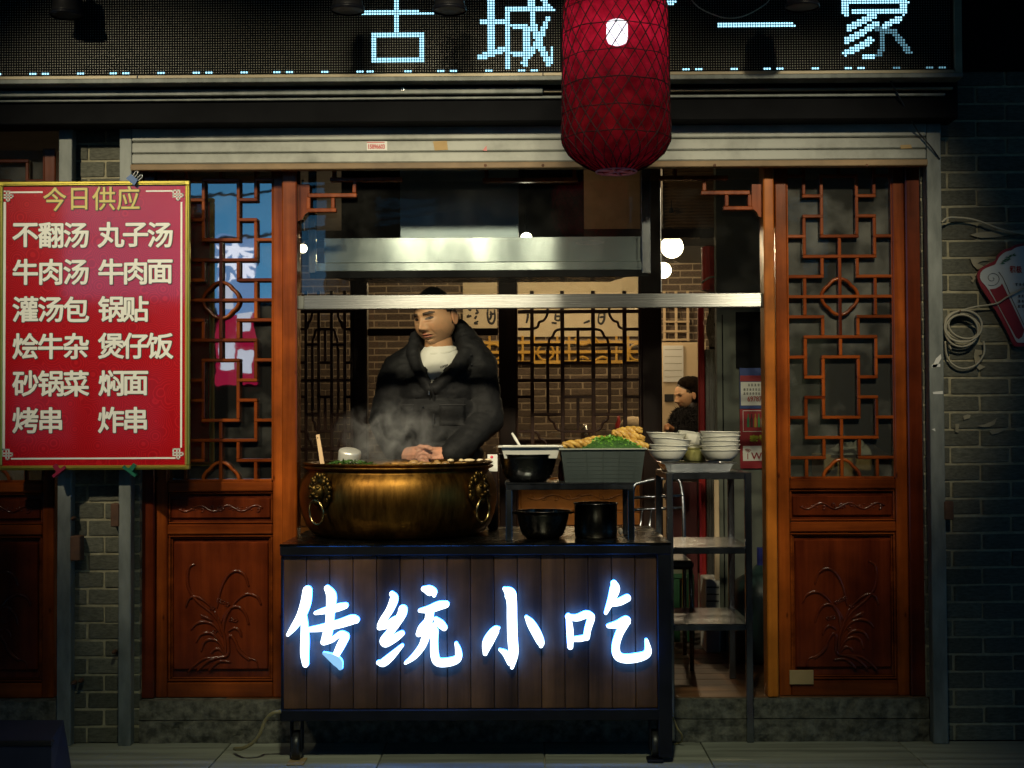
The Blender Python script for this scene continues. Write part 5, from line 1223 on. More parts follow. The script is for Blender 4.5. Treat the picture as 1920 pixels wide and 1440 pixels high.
for i in range(1100):
    a = random.uniform(0, 2*pi); rr = math.sqrt(random.random()); x = hc.x+.132*rr*math.cos(a); y = hc.y+.094*rr*math.sin(a); z = hc.z+.054*(1-rr**2.0)+random.uniform(-.002, .011)*(.7+.6*mnoise.noise(Vector((x*40, y*40, 0))))
    s = random.uniform(.005, .013); u = Vector((random.gauss(0, 1), random.gauss(0, 1), random.gauss(0, .7))).normalized(); w_ = u.cross(Vector((random.gauss(0, 1), random.gauss(0, 1), random.gauss(0, 1)))).normalized()
    cc = Vector((x, y, z)); hs.add([cc-u*s, cc-w_*s*.5, cc+u*s, cc+w_*s*.5], [(0, 1, 2, 3)])
tag(hs.build('herb_pieces', M['herb'], hp), kind='stuff')
def twist(c, length, ang, rise, label, r=.0125, yaw=0.0):
    t = thing('fried_dough_twist', c, label, 'fried dough', 'fried dough twists in the crate')
    for ph in (0, 2*pi/3, 4*pi/3):
        pts = []
        for i in range(30):
            s = i/29-.5; a = ph+s*2*pi*1.5; env = 1-.6*abs(2*s)**3
            p_ = Vector((s*length, r*.72*math.cos(a)*env, r*.72*math.sin(a)*env))
            pts.append(c+Matrix.Rotation(yaw, 3, 'Z') @ Matrix.Rotation(-ang, 3, 'Y') @ p_)
        MB().tube(pts, [r*.82*(.50+.42*math.sin(pi*(.12+.76*i/29))+.16*mnoise.noise(Vector((i*.55+c.x*90, ph, c.z*70)))) for i in range(30)], 8).build('dough_strand', M['dough'], t, True)
for (px, py, Y, ln_, an, lab, yw) in ((1086, 833, -.2, .13, .04, 'fried dough twist lying at the tub end of the crate', .2), (1118, 826, -.09, .11, .10, 'long fried dough twist lying behind the green herbs', .1), (1172, 827, -.07, .13, -.12, 'fried dough twist at the bottom of the heap by the bowls', -.1), (1178, 817, -.10, .13, -.20, 'fried dough twist in the middle of the heap by the bowls', .15), (1180, 808, -.08, .10, .05, 'topmost fried dough twist on the heap', -.2), (1190, 832, -.12, .11, -.25, 'fried dough twist half buried at the bowl end', .1)):
    twist(P(px, py, Y), ln_, an, 0, lab, .0135, yw)
tag(MB().lathe([(.011, 0), (.012, .01), (.012, .055), (.007, .065), (.006, .075), (.001, .076)], Vector((P(1052, 905, -.05).x, -.05, zs+.001)), 16).build('red_bottle', M['redpaint'], None, True), 'slim red bottle between the steel basin and the crate', 'bottle')
# vessels under the stand
c = P(1018, 1005, -.12); cc = Vector((c.x, -.13, zc))
r_ = px2m(50, -.12); vb = vessel('black_wok', 'dark wide-lipped pot under the stand at its pot side', cc, bowlprof(r_*.62, r_, px2m(50, -.12), .003, .006, .55), M['darksteel'], 'pot')
for sg in (-1, 1): MB().tube([(cc.x+sg*r_, cc.y-.015, cc.z+px2m(46, -.12)), (cc.x+sg*(r_+.016), cc.y, cc.z+px2m(48, -.12)), (cc.x+sg*r_, cc.y+.015, cc.z+px2m(46, -.12))], .004, 6).build('side_handle', M['darksteel'], vb)
c = P(1117, 1000, -.11); cc = Vector((c.x, -.12, zc)); r_ = px2m(40, -.12)
vessel('stock_pot', 'straight-sided blackened stock pot under the stand beside the wok', cc, [(r_*.5, 0), (r_*.95, 0), (r_*.98, .004), (r_, .03), (r_, px2m(62, -.12)), (r_+.004, px2m(63, -.12)), (r_+.004, px2m(65, -.12)), (r_-.003, px2m(65, -.12)), (r_-.003, .004), (.002, .004)], M['darksteel'], 'pot')
tag(MB().ball(P(1163, 996, -.02), .010, .010, .014, 8, 6).build('garlic_clove', M['paper'], None, True), 'pale garlic clove on the counter behind the stock pot', 'garlic')
pk = thing('pink_packet', P(928, 872, .3), 'white packet with pink button standing behind the brass pot', 'packet')
q = rect(914, 850, 934, 905, .3); MB().box(q[0], q[1], .3, .34, zc, q[3], .004).build('packet_body', M['darkwood'], pk); q = rect(914, 852, 933, 884, .297); MB().box(q[0], q[1], .296, .2995, q[2], q[3], .001).build('white_card', M['whitepaper'], pk); p = P(922, 857, .298); MB().ball(p, .008, .004, .008, 8, 6).build('pink_button', surf('pink', (.6, .03, .08), None, rough=.4), pk, True)

# ================================================================== STEEL RACK WITH BOWLS
RF = -.03; RD = .48
rx0_, rx1_ = P(1250, 1000, RF).x, P(1410, 1000, RF).x
rk = thing('steel_rack', ((rx0_+rx1_)/2, RF+RD/2, 0), 'three-tier square-tube steel rack beside the counter holding a tray', 'rack')
Lr = px2m(12.5, RF); zsh = [P(1330, 886, RF).z, P(1330, 1026, RF).z, P(1330, 1170, RF).z]
for zt in zsh:
    MB().box(rx0_+Lr+.0005, rx1_-Lr-.0005, RF+.001, RF+RD-.001, zt-.003, zt, .001).build('shelf_plate', M['framesteel'], rk)
    h = px2m(12.5, RF)
    for ya in (RF+.0005, RF+RD-.02): MB().box(rx0_+Lr+.0005, rx1_-Lr-.0005, ya, ya+.0195, zt-h, zt-.0035, .0015).build('shelf_apron', M['framesteel'], rk)
    for a in (rx0_, rx1_-Lr): MB().box(a+.0005, a+Lr-.0005, RF+Lr+.0005, RF+RD-Lr-.0005, zt-h, zt-.0005, .0015).build('side_rail', M['framesteel'], rk)
for xa in (rx0_, rx1_-Lr):
    MB().box(xa, xa+Lr, RF, RF+Lr, .0005, zsh[0]-.001, .002).build('leg', M['framesteel'], rk); MB().box(xa, xa+Lr, RF+RD-Lr, RF+RD, FL+.001, zsh[0]-.001, .002).build('leg', M['framesteel'], rk)
zt = zsh[0]+.001
q = rect(1236, 865, 1384, 881, RF+.06)
ty = tub('steel_tray', 'shallow shiny steel tray under the stacked bowls', q[0]+.02, q[1]-.02, RF+.05, RF+.36, zt, zt+px2m(15, RF), .016, M['traysteel'], 'tray', .012, .0015)
bprof = lambda R0, h: bowlprof(R0*.58, R0, h, .0025, .0022, .35)
zt2 = zt+.004
def bowl(px, py_base, Y, lab, tiltx=0.0, tilty=0.0, mat=None, R0=None, h=None):
    b = P(px, py_base, Y); R0 = R0 or px2m(37, Y); h = h or px2m(23, Y)
    t = thing('soup_bowl', b, lab, 'bowl', 'cream soup bowls stacked on the tray')
    m_ = MB().lathe(bprof(R0, h), (0, 0, 0), 32, cap1=False); rt_ = Matrix.Rotation(tiltx, 3, 'X') @ Matrix.Rotation(tilty, 3, 'Y')
    m_.v = [tuple(b+rt_ @ Vector(v_)) for v_ in m_.v]; m_.build('bowl_body', mat or M['bowl'], t, True)
    ft = MB().lathe([(R0*.50, -.004), (R0*.56, -.004), (R0*.58, .002)], (0, 0, 0), 24, cap0=False, cap1=False); ft.v = [tuple(b+rt_ @ Vector(v_)) for v_ in ft.v]; ft.build('foot_ring', mat or M['bowl'], t, True)
YBW = RF+.13
hN = px2m(19, YBW)
for i, (py, lab) in enumerate(((863, 'bottom bowl of the tidy stack nearest the orange post'), (854, 'second bowl up in the tidy stack nearest the orange post'), (845, 'middle bowl of the tidy stack nearest the orange post'), (837, 'fourth bowl up in the tidy stack nearest the orange post'), (829, 'top bowl of the tidy stack nearest the orange post'))):
    bowl(1350+(0, 1, -1, 1, 0)[i], py, YBW, lab, 0, R((0, -1.5, 1, -1, 1.5)[i]), None, px2m(37, YBW), hN)
for i, (px, py, dy_, tx_, ty_, lab) in enumerate(((1252, 863, 0, 0, 0, 'bottom bowl of the leaning stack nearest the crate'), (1254, 854, -.003, 0, 2, 'second bowl up in the leaning stack nearest the crate'), (1257, 843, -.005, -3, 5, 'tilted third bowl of the leaning stack nearest the crate'), (1249, 831, .04, 0, 2, 'top bowl of the leaning stack nearest the crate'))):
    bowl(px, py, YBW+dy_, lab, R(tx_), R(ty_), None, px2m(37, YBW), hN)
bowl(1305, 838, YBW+.10, 'bowl tipped on its side between the two stacks', R(-4), R(11))
bowl(1303, 866, YBW+.12, 'olive-tinted bowl behind, between the two stacks', 0, 0, surf('olive bowl', (0.42, 0.40, 0.12), (.5, .48, .18), 5, .4), px2m(30, YBW), px2m(26, YBW))
bowl(1303, 852, YBW+.12, 'grey-white bowl nested over the olive one', 0, 0, M['white'], px2m(31, YBW), px2m(18, YBW))

# ================================================================== INTERIOR FURNITURE
def tube_chair(px, Y, label):
    c = P(px, 1100, Y); t = thing('tube_chair', (c.x, Y, FL), label, 'chair'); x0, x1 = P(1186, 960, Y).x, P(1282, 960, Y).x
    mt = M['framesteel']; z1 = P(1230, 905, Y).z; z2 = P(1230, 1012, Y).z
    MB().tube(smoothpath([(x0, Y, FL+.01), (x0, Y-.0, z2), (x0+.005, Y+.04, z1-.04), (x0+.05, Y+.05, z1), (x1-.05, Y+.05, z1+.02), (x1-.005, Y+.04, z1-.03), (x1, Y, z2), (x1, Y, FL+.01)], 4), .010, 8).build('back_hoop', mt, t, True)
    for py in (934, 957): MB().tube([(x0, Y+.03, P(1230, py, Y).z), (x1, Y+.03, P(1230, py-4, Y).z)], .008, 8).build('back_rung', mt, t, True)
    for f_ in (.2, .38, .56, .74): MB().tube([(x0+(x1-x0)*f_, Y+.03, P(1230, 957, Y).z), (x0+(x1-x0)*(f_-.1), Y+.01, z2-.04)], .006, 6).build('back_spindle', mt, t, True)
    MB().box(x0, x1, Y-.38, Y+.02, z2-.10, z2-.06, .012).build('seat', M['blackplastic'], t)
    for xa in (x0+.01, x1-.01): MB().tube([(xa, Y-.36, FL+.001), (xa, Y-.34, z2-.09)], .010, 8).build('leg', mt, t, True)
tube_chair(1235, .98, 'grey tube-framed chair between the stand and the steel rack')
gc = thing('green_stool', P(1285, 1150, 1.5), 'green plastic stool in the shadow behind the rack', 'stool')
Mg = surf('green plastic stool', (0.005, 0.045, 0.014), None, rough=.5)
q = rect(1262, 1076, 1302, 1086, 1.4); MB().box(q[0], q[1], 1.4, 1.68, q[2], q[3], .006).build('seat', Mg, gc)
for a in (q[0], q[1]-.035):
    for b in (1.405, 1.64): MB().box(a, a+.035, b, b+.035, FL+.001, q[2]-.0005, .004).build('leg', Mg, gc)
cbx = thing('red_cabinet', P(1290, 1000, 1.9), 'dark red cabinet behind the steel rack', 'cabinet')
q = rect(1262, 905, 1312, 1170, 1.72); MB().box(q[0], q[1], 1.80, 1.82, FL+.001, q[3], .003).build('cabinet_door', surf('dark oxblood paint', (.06, .006, .006), None, rough=.5), cbx); MB().box(q[1]+.002, q[1]+.01, 1.71, 1.745, FL+.001, q[3], .002).build('edge_strip', Mred2, cbx)
wsf = thing('white_shelf', P(1345, 1100, 1.3), 'narrow cream plastic shelf unit in the shade behind the rack', 'shelf')
q = rect(1340, 900, 1349, 1090, 1.1); MB().box(q[0], q[1], 1.1, 1.12, q[2], q[3], .003).build('upright', M['creamwall'], wsf)
q = rect(1323, 1086, 1350, 1140, 1.1); MB().box(q[0], q[1], 1.1, 1.3, FL+.001, q[3], .004).build('drawer_box', M['white'], wsf)
for py in (1100, 1113, 1126): q = rect(1325, py, 1348, py+2, 1.098); MB().box(q[0], q[1], 1.094, 1.0995, q[2], q[3], .0005).build('drawer_slot', M['darkwall'], wsf)
gb_ = thing('gas_cylinder', P(1425, 1200, .75), 'dark gas cylinder with blue valve in the shade behind the orange post', 'gas cylinder')
c = P(1432, 1100, .8); MB().lathe([(.09, 0), (.13, .02), (.14, .08), (.14, .30), (.12, .37), (.05, .42), (.03, .44)], (c.x, .85, FL+.001), 24).build('cylinder_body', surf('dark teal paint', (.012, .03, .03), (.02, .045, .045), 8, .4), gb_, True)
MB().tube([(c.x, .85, FL+.44), (c.x, .85, FL+.52)], .022, 10).build('valve', surf('blue valve', (.02, .03, .2), None, rough=.4), gb_)
cx_ = thing('cardboard_box', P(1610, 895, .35), 'cardboard box behind the glass of the orange door', 'box')
q = rect(1545, 852, 1668, 925, .4); MB().box(q[0], q[1], .4, .65, q[2], q[3], .004).build('box_body', M['card'], cx_)
st2 = box('side_table', M['darkwood'], None, q[0]-.1, q[1]+.1, .36, .8, q[2]-.03, q[2]-.001); tag(st2, 'dark table top under the cardboard box behind the door glass', 'table')
cl = MB(); q = rect(1556, 818, 1666, 853, .42); nx, ny = 22, 10; v = []; f = []
for j in range(ny+1):
    for i in range(nx+1):
        x = q[0]+(q[1]-q[0])*i/nx; y = .38+.26*j/ny; e_ = math.sin(pi*i/nx)**.6*math.sin(pi*j/ny)**.5
        v.append((x, y, q[2]+.002+(q[3]-q[2])*e_*(.55+.55*mnoise.noise(Vector((x*16, y*16, 3))))+abs(mnoise.noise(Vector((x*40, y*40, 1))))*.02*e_))
for j in range(ny):
    for i in range(nx): a = j*(nx+1)+i; f.append((a, a+1, a+nx+2, a+nx+1))
tag(cl.add(v, f).build('crumpled_cloth', M['cloth'], None, False), 'crumpled pale cloth lying on the cardboard box behind glass', 'cloth')
# items on the dining table behind
tb = thing('dining_table', P(1100, 860, 4.2), 'dark dining table seen dimly through the lattice screen', 'table')
zt_ = P(1100, 822, 4.2).z
x0, x1 = P(960, 830, 4.2).x, P(1215, 830, 4.2).x
MB().box(x0, x1, 3.9, 4.6, zt_-.03, zt_, .005).build('table_top', M['screen'], tb)
for a in (x0+.05, x1-.1):
    for b in (3.95, 4.5): MB().box(a, a+.05, b, b+.05, FL+.001, zt_-.031, .003).build('leg', M['screen'], tb)
for (px, r_, h, mt, lab) in ((1098, .035, .10, 'traysteel', 'glass jar glinting on the dining table behind the lattice'), (1160, .025, .16, 'redpaint', 'red bottle on the dining table behind the lattice')):
    c = P(px, 822, 4.1); tag(MB().lathe([(r_*.9, 0), (r_, .01), (r_, h*.6), (r_*.4, h*.8), (r_*.4, h), (.001, h)], (c.x, 4.1, zt_+.001), 16).build('table_bottle', M[mt], None, True), lab, 'bottle')
hat = P(1187, 800, 3.7); tag(MB().ball(hat, .09, .09, .07, 16, 8).build('cushion', M['creamwall'], None, True), 'rounded cream cushion top seen behind the dough heap', 'cushion')
# ---------------------------------------------------------------- lamps inside
M['bulb'] = emis('warm globe lamp', (1.0, 0.86, 0.56), 16.0)
def globe(px, py, Y, r, lab):
    c = P(px, py, Y); t = thing('globe_lamp', c, lab, 'lamp', 'globe lamps of the dining room')
    MB().ball(c, r, r, r, 20, 12).build('glass_globe', M['bulb'], t, True)
    MB().tube([(c.x, c.y, c.z+r), (c.x, c.y, 2.84)], .008, 6).build('stem', M['blackplastic'], t)
globe(1260, 463, 3.2, .071, 'bright globe lamp glowing beside the red wrapped bundle')
globe(1244, 507, 5.0, .06, 'smaller farther globe lamp partly hidden by the dark post')
globe(568, 466, 3.4, .028, 'small distant globe lamp beside the brown post')
def plight(name, loc, watt, col, size=.06):
    l = bpy.data.lights.new(name, 'POINT'); l.energy = watt; l.color = col; l.shadow_soft_size = size
    o = bpy.data.objects.new(name, l); COL.objects.link(o); o.location = loc; return o
WI = (1.0, 0.74, 0.42)
plight('dining_room_lamp', (P(1080, 500, 5.2).x, 5.2, 2.6), 44, WI); plight('dining_room_lamp', (P(820, 500, 5.0).x, 5.0, 2.6), 22, WI); plight('dining_room_lamp', (P(1275, 500, 4.0).x-.1, 3.6, 2.3), 36, WI)
cl_ = thing('ceiling_lamp', P(716, 437, .9), 'pale oval ceiling lamp glimpsed beside the hood duct', 'lamp')
c = P(716, 438, 1.1); MB().lathe([(.09, .0), (.085, -.008), (.05, -.014), (.002, -.016)], c, 24, sx=1, cap0=True).build('lamp_diffuser', emis('pale diffuser', (.8, .9, .62), .6), cl_, True); MB().lathe([(.095, .012), (.097, -.002), (.091, -.004)], c, 24, cap0=True, cap1=False).build('lamp_rim', M['white'], cl_, True)
cl2 = thing('hood_lamp', P(988, 437, .5), 'glaring lamp shining over the hood lip beside the duct', 'lamp')
plight('hood_lamp_light', (P(1000, 430, .9).x, .95, 2.35), 3.5, WI)
c = P(987, 445, .75); MB().ball(c, .026, .026, .022, 14, 8).build('lamp_bulb', emis('hood bulb', (1.0, .93, .66), 9.0), cl2, True); MB().tube([(c.x, c.y, c.z+.02), (c.x, c.y+.05, c.z+.3)], .006, 6).build('lamp_stem', M['blackplastic'], cl2)

# ================================================================== PEOPLE
def skin_mat(name, base, dark=False):
    m, t, b = new_mat(name); a = N(t, 'ShaderNodeVertexColor'); a.layer_name = 'col'
    t.links.new(a.outputs[0], b.inputs['Base Color']); b.inputs['Roughness'].default_value = 0.5; b.inputs['Specular IOR Level'].default_value = 0.3
    b.inputs['Subsurface Weight'].default_value = 0.12; b.inputs['Subsurface Radius'].default_value = (0.012, 0.005, 0.003); b.inputs['Subsurface Scale'].default_value = 0.6
    nz = N(t, 'ShaderNodeTexNoise'); nz.inputs['Scale'].default_value = 220; bp = N(t, 'ShaderNodeBump'); bp.inputs['Strength'].default_value = .12; bp.inputs['Distance'].default_value = .002
    t.links.new(nz.outputs['Fac'], bp.inputs['Height']); t.links.new(bp.outputs[0], b.inputs['Normal']); return m
def lerp3(a, b, t): return tuple(a[i]+(b[i]-a[i])*t for i in range(3))
def head_geo(skin=(0.44, 0.23, 0.11), lip=(0.36, 0.12, 0.075), hair=(0.014, 0.012, 0.011), female=False, nu=150, nv=130):
    """head about its eye level; face looks to -Y, z up, metres"""
    V = []; Cc = []
    g = lambda x, s: math.exp(-(x/s)**2)
    for j in range(nv+1):
        ph = -pi/2+pi*j/nv; sz = math.sin(ph); cz = max(1e-4, math.cos(ph))
        for i in range(nu):
            u = 2*pi*i/nu; az = u+.45*math.sin(u)              # dense towards the face
            dx = -math.sin(az)*cz; dy = math.cos(az)*cz*-1.0*1.0
            az2 = az
            dx = math.sin(az2-pi)*cz; dy = math.cos(az2-pi)*cz
            front = max(0.0, -dy)
            rx, ry, rz = .077, .096, .118
            z = sz*rz
            # skull: fuller behind and above, jaw narrows below
            k = abs(cz)**.10
            x = dx*rx*k; y = dy*ry*k
            if z < 0:
                t_ = min(1, -z/.118)
                jaw = 1-.20*t_**2.0-.10*t_**6
                x *= jaw*(1+.10*min(1, t_*2.2) if not female else 1-.07*min(1, t_*3))
                y *= 1-.10*t_**1.5 if dy < 0 else 1-.42*t_**1.2
                if dy < 0: y += -.004*t_
            else:
                y = y*(1+.05*(z/.118)) if dy > 0 else y*(1-.06*(z/.118)**2)
            if dy < 0.15:
                fw = min(1, max(0, (0.15-dy)/.35)); ax = abs(x)
                d = 0
                d += .0225*g(x, .0125)*g(z+.036, .0125)           # nose tip
                d += .0125*g(x, .0090)*g(z+.017, .017)            # bridge
                d += .0100*g(ax-.0145, .0080)*g(z+.040, .0075)    # wings
                d -= .0125*g(ax-.031, .016)*g(z-.002, .0105)      # sockets
                d += .0052*g(ax-.032, .012)*g(z+.0005, .0068)     # lids
                d += .0075*g(ax-.030, .022)*g(z-.0195, .0070)      # brow ridge
                d -= .0028*g(ax-.028, .013)*g(z+.0135, .0035)     # lower lid fold
                d += .0080*g(x, .022)*g(z+.0615, .0050) + .0085*g(x, .019)*g(z+.0720, .0055)   # lips
                d -= .0055*g(x, .025)*g(z+.0665, .0022)
                d -= .0030*g(x, .0035)*g(z+.053, .005)
                d -= .0045*g(x, .020)*g(z+.0815, .0050)
                d += .0095*g(x, .021)*g(z+.098, .0140)            # chin
                d += (.0060 if not female else .004)*g(ax-.044, .020)*g(z+.042, .024)
                d -= .0036*g(ax-.030-.25*max(0, -z-.045), .004)*g(z+.055, .014)   # smile fold
                y -= d*fw
            V.append(Vector((x, y, z)))
            # colour
            c = skin
            ax = abs(x); fr = dy < .12
            c = lerp3(c, (skin[0]*.80, skin[1]*.66, skin[2]*.62), .5*g(ax-.045, .022)*g(z+.035, .02) if fr else 0)
            c = lerp3(c, (skin[0]*.62, skin[1]*.52, skin[2]*.45), .55*g(ax-.031, .016)*g(z+.012, .006) if fr else 0)
            if fr:
                ex = (ax-.0315)/.0155; lid = 1-.75*ex*ex
                ez = z+.0003-.0016*ex
                if abs(ex) < 1:
                    if -.0042*lid < ez < .0040*lid:
                        c = (.085, .06, .048); gx = x-math.copysign(.0315, x)-(.0035 if not female else 0)
                        if abs(gx) < .0085: c = (.012, .007, .005)
                    if .0030*lid <= ez < .0062*lid+.0008: c = (.020, .011, .008)
                    if -.0056*lid-.0004 < ez <= -.0042*lid: c = lerp3(c, (.12, .05, .03), .7)
                    if .0095 < ez-.0012*lid < .0112: c = lerp3(c, (.16, .07, .035), .6)
                bx = (ax-.032)/.021; bz = (z-.0205-.003*bx*(1 if bx < .4 else .2))/(.0062 if not female else .003)
                if abs(bx) < 1 and abs(bz) < 1-.45*max(0, bx): c = lerp3(c, hair, .92)
                if abs(x) < .025 and -.0760 < z < -.0575 and abs(x) < .026*(1-((z+.0665)/.0115)**2): c = lerp3(c, lip, .9)
                if abs(x) < .024 and abs(z+.0665) < .0014: c = (.10, .03, .02)
                if abs(ax-.0075) < .0042 and abs(z+.0465) < .0028 : c = (.09, .035, .02)
                if not female and (z < -.05) and ax < .06: c = lerp3(c, (.16, .11, .075), .16)
            if fr: 
                bl = mnoise.fractal(Vector((x*60, y*60, z*60)), 1.0, 2.0, 4); c = (c[0]*(1+.10*bl), c[1]*(1+.05*bl), c[2]*(1+.03*bl))
            # hair
            hl = (.086-.010*(ax/.06)**2 if not female else .078-.03*(ax/.06)**2)
            isH = (z > hl and dy < 0) or (dy >= 0 and z > (-.035 if not female else -.075)) or (dy > -.22 and z > .012 and ax > .055) or (dy > -.55 and z > .050 and ax > .050) or (female and dy > -.40 and z > .02)
            if isH: c = lerp3(hair, skin, .10*random.random())
            Cc.append(c)
    F = []
    for j in range(nv):
        for i in range(nu):
            a = j*nu+i; b = j*nu+(i+1) % nu; F.append((a, b, b+nu, a+nu))
    # ears
    for sg in (-1, 1):
        n0 = len(V); nE, mE = 18, 9
        for j in range(mE+1):
            for i in range(nE):
                a = 2*pi*i/nE; s = j/mE
                rr = math.sin(pi*min(1, s*.999))**.5 if False else (1-abs(2*s-1)**2.2)**.5+.02
                ez_ = .031*math.sin(a)*(1 if math.sin(a) > 0 else .95)*rr; ey_ = .017*math.cos(a)*rr*(1+.18*math.sin(a))
                w = (.013 if not s < .5 else .0)*0
                dep = .010*(2*s-1) - (.006*(1-min(1, math.hypot(ey_/.012, ez_/.023)))*sg*sg if s > .5 else 0)
                V.append(Vector((sg*(.0775+.006+dep*.6+.22*max(0, ey_+.005)), .012+ey_, -.012+ez_))); Cc.append(lerp3(skin, (.40, .13, .07), .30))
        for j in range(mE):
            for i in range(nE):
                a = n0+j*nE+i; b = n0+j*nE+(i+1) % nE; F.append((a, b, b+nE, a+nE) if sg > 0 else (a+nE, b+nE, b, a))
    return V, F, Cc
def colored(name, V, F, Cc, mat, parent, c=None):
    me = bpy.data.meshes.new(name); c = Vector(c) if c is not None else Vector((0, 0, 0))
    me.from_pydata([tuple(Vector(v)-c) for v in V], [], F); me.update(); me.materials.append(mat)
    at = me.color_attributes.new('col', 'FLOAT_COLOR', 'POINT')
    at.data.foreach_set('color', [x for q in Cc for x in (*q, 1.0)])
    me.polygons.foreach_set('use_smooth', [True]*len(me.polygons))
    o = bpy.data.objects.new(name, me); COL.objects.link(o); o.location = c
    if parent is not None: attach(o, parent)
    return o
def remeshed(mb, voxel, smooth_it=3, fold=0.0, fscale=(9, 9, 9), seed=0.0):
    """fuse overlapping volumes to one continuous skin; returns verts, faces"""
    me = bpy.data.meshes.new('r'); me.from_pydata(mb.v, [], mb.f); me.update()
    bm = bmesh.new(); bm.from_mesh(me); bmesh.ops.recalc_face_normals(bm, faces=bm.faces); bm.to_mesh(me); bm.free()
    o = bpy.data.objects.new('r', me); COL.objects.link(o)
    md = o.modifiers.new('v', 'REMESH'); md.mode = 'VOXEL'; md.voxel_size = voxel
    if smooth_it: s = o.modifiers.new('s', 'SMOOTH'); s.iterations = smooth_it; s.factor = .5
    dg = bpy.context.evaluated_depsgraph_get(); m2 = bpy.data.meshes.new_from_object(o.evaluated_get(dg))
    bpy.data.objects.remove(o); bpy.data.meshes.remove(me)
    V = [v.co.copy() for v in m2.vertices]; F = [tuple(p.vertices) for p in m2.polygons]; Nn = [v.normal.copy() for v in m2.vertices]
    bpy.data.meshes.remove(m2)
    if fold:
        for i, v in enumerate(V):
            p = Vector((v.x*fscale[0], v.y*fscale[1], v.z*fscale[2]+seed))
            n = mnoise.fractal(p, .9, 2.1, 3); rdg = 1-abs(mnoise.noise(p*1.7+Vector((3, 1, 7))))*2
            V[i] = v+Nn[i]*fold*(n*.7+max(0, rdg)*.6)
    return V, F
def mesh_obj(name, V, F, mat, parent, smooth=True):
    m_ = MB(); m_.v = [tuple(v) for v in V]; m_.f = F
    return m_.build(name, mat, parent, smooth)
def finger(mb, pts, r0, r1):
    for i in range(len(pts)-1):
        t0 = i/(len(pts)-1); t1 = (i+1)/(len(pts)-1); mb.capsule(pts[i], pts[i+1], r0+(r1-r0)*t0, r0+(r1-r0)*t1, 8, 3)

YMAN = .66
def Q(px, py, dy=0.0): return P(px, py, YMAN+dy)
SK = (0.48, 0.275, 0.145)
cook = thing('person', (Q(815, 800).x, YMAN, FL), 'cook in black hooded jacket and white T-shirt standing with clasped hands behind the pot', 'person')
Msk = skin_mat('skin', SK)
hV, hF, hC = head_geo(SK, (0.40, 0.13, 0.09), nu=260, nv=220)
hc0 = Q(816, 594)
sc_ = px2m(113, YMAN)/.238
rot = Matrix.Rotation(R(-5), 3, 'Y') @ Matrix.Rotation(R(-33), 3, 'Z') @ Matrix.Rotation(R(7), 3, 'X')
bV = [hc0+rot @ (v*sc_) for v in hV]; bF = list(hF); bC = list(hC)
def addbody(V, F, c):
    n = len(bV); bV.extend(V); bF.extend([tuple(i+n for i in q) for q in F]); bC.extend([c]*len(V))
nk = MB(); nk.capsule(Q(822, 640, .02), Q(826, 690, .04), .062, .072, 20, 4); addbody([Vector(v) for v in nk.v], nk.f, (SK[0]*.92, SK[1]*.86, SK[2]*.8))
# inner trunk and legs (clothed)
tk = MB(); tk.capsule(Q(822, 700, .04), Q(822, 900, .06), .11, .12, 16, 4)
for sg in (-1, 1): tk.capsule(Q(822+sg*35, 920, .06), (Q(822+sg*38, 920, .06).x, YMAN+.06, FL+.09), .075, .05, 14, 4); tk.capsule((Q(822+sg*38, 920).x, YMAN+.08, FL+.04), (Q(822+sg*42, 920).x, YMAN-.08, FL+.035), .038, .034, 12, 4)
addbody([Vector(v) for v in tk.v], tk.f, (.02, .02, .022))
# hands: right hand laid over the left one
hb_ = MB(); hz = -.17
def H(px, py, d=0.0): return P(px, py, YMAN+hz+d)
hb_.capsule(H(850, 851, .03), H(808, 852, .0), .029, .033, 12, 4); hb_.capsule(H(826, 858, .0), H(806, 860, -.01), .024, .024, 12, 4)      # left palm
hb_.capsule(H(744, 853, .04), H(781, 851, -.01), .028, .034, 12, 4); hb_.capsule(H(768, 858, .0), H(788, 858, -.02), .022, .022, 12, 4)   # right palm
for k_, (a, b, c_, d_) in enumerate((((806, 843), (794, 841), (784, 846), (779, 853)), ((807, 849), (795, 847), (786, 852), (782, 859)), ((808, 855), (797, 854), (789, 858), (786, 864)), ((808, 861), (799, 861), (792, 864), (790, 868)))):
    finger(hb_, [H(*a, -.02), H(*b, -.040), H(*c_, -.045), H(*d_, -.038)], .0098-.0005*k_, .0078-.0004*k_)
for k_, (a, b, c_) in enumerate((((784, 842), (797, 838), (808, 842)), ((786, 848), (800, 851), (806, 858)), ((787, 855), (798, 859), (802, 866)), ((786, 861), (795, 866), (798, 871)))):
    finger(hb_, [H(*a, -.03), H(*b, -.058), H(*c_, -.056)], .0098-.0005*k_, .0080-.0004*k_)
finger(hb_, [H(776, 845, -.02), H(788, 837, -.045), H(801, 839, -.06)], .0115, .0085); finger(hb_, [H(815, 845, -.01), H(801, 838, -.03), H(790, 838, -.04)], .0115, .0090)
hv, hf = remeshed(hb_, .0025, 1)
addbody(hv, hf, (0.56, 0.27, 0.17))
colored('body', bV, bF, bC, Msk, cook, hc0)
# hair cap: short buzz cut sitting on the skull
hm = MB(); keep = []
nh = 260*221
idx = {}
for i in range(nh):
    if sum(hC[i]) < .12 and (hV[i].z > .03 or hV[i].y > .02): idx[i] = len(hm.v); n_ = hV[i].normalized(); hm.v.append(tuple(hc0+rot @ ((hV[i]+n_*(.0016+.001*mnoise.noise(hV[i]*180)))*sc_)))
hm.f = [tuple(idx[a] for a in q) for q in hF if all(a in idx for a in q)]
hm.build('hair', surf('short black hair', (.010, .009, .008), (.022, .02, .018), 260, .75, 0, .9, bscale=420), cook, True)
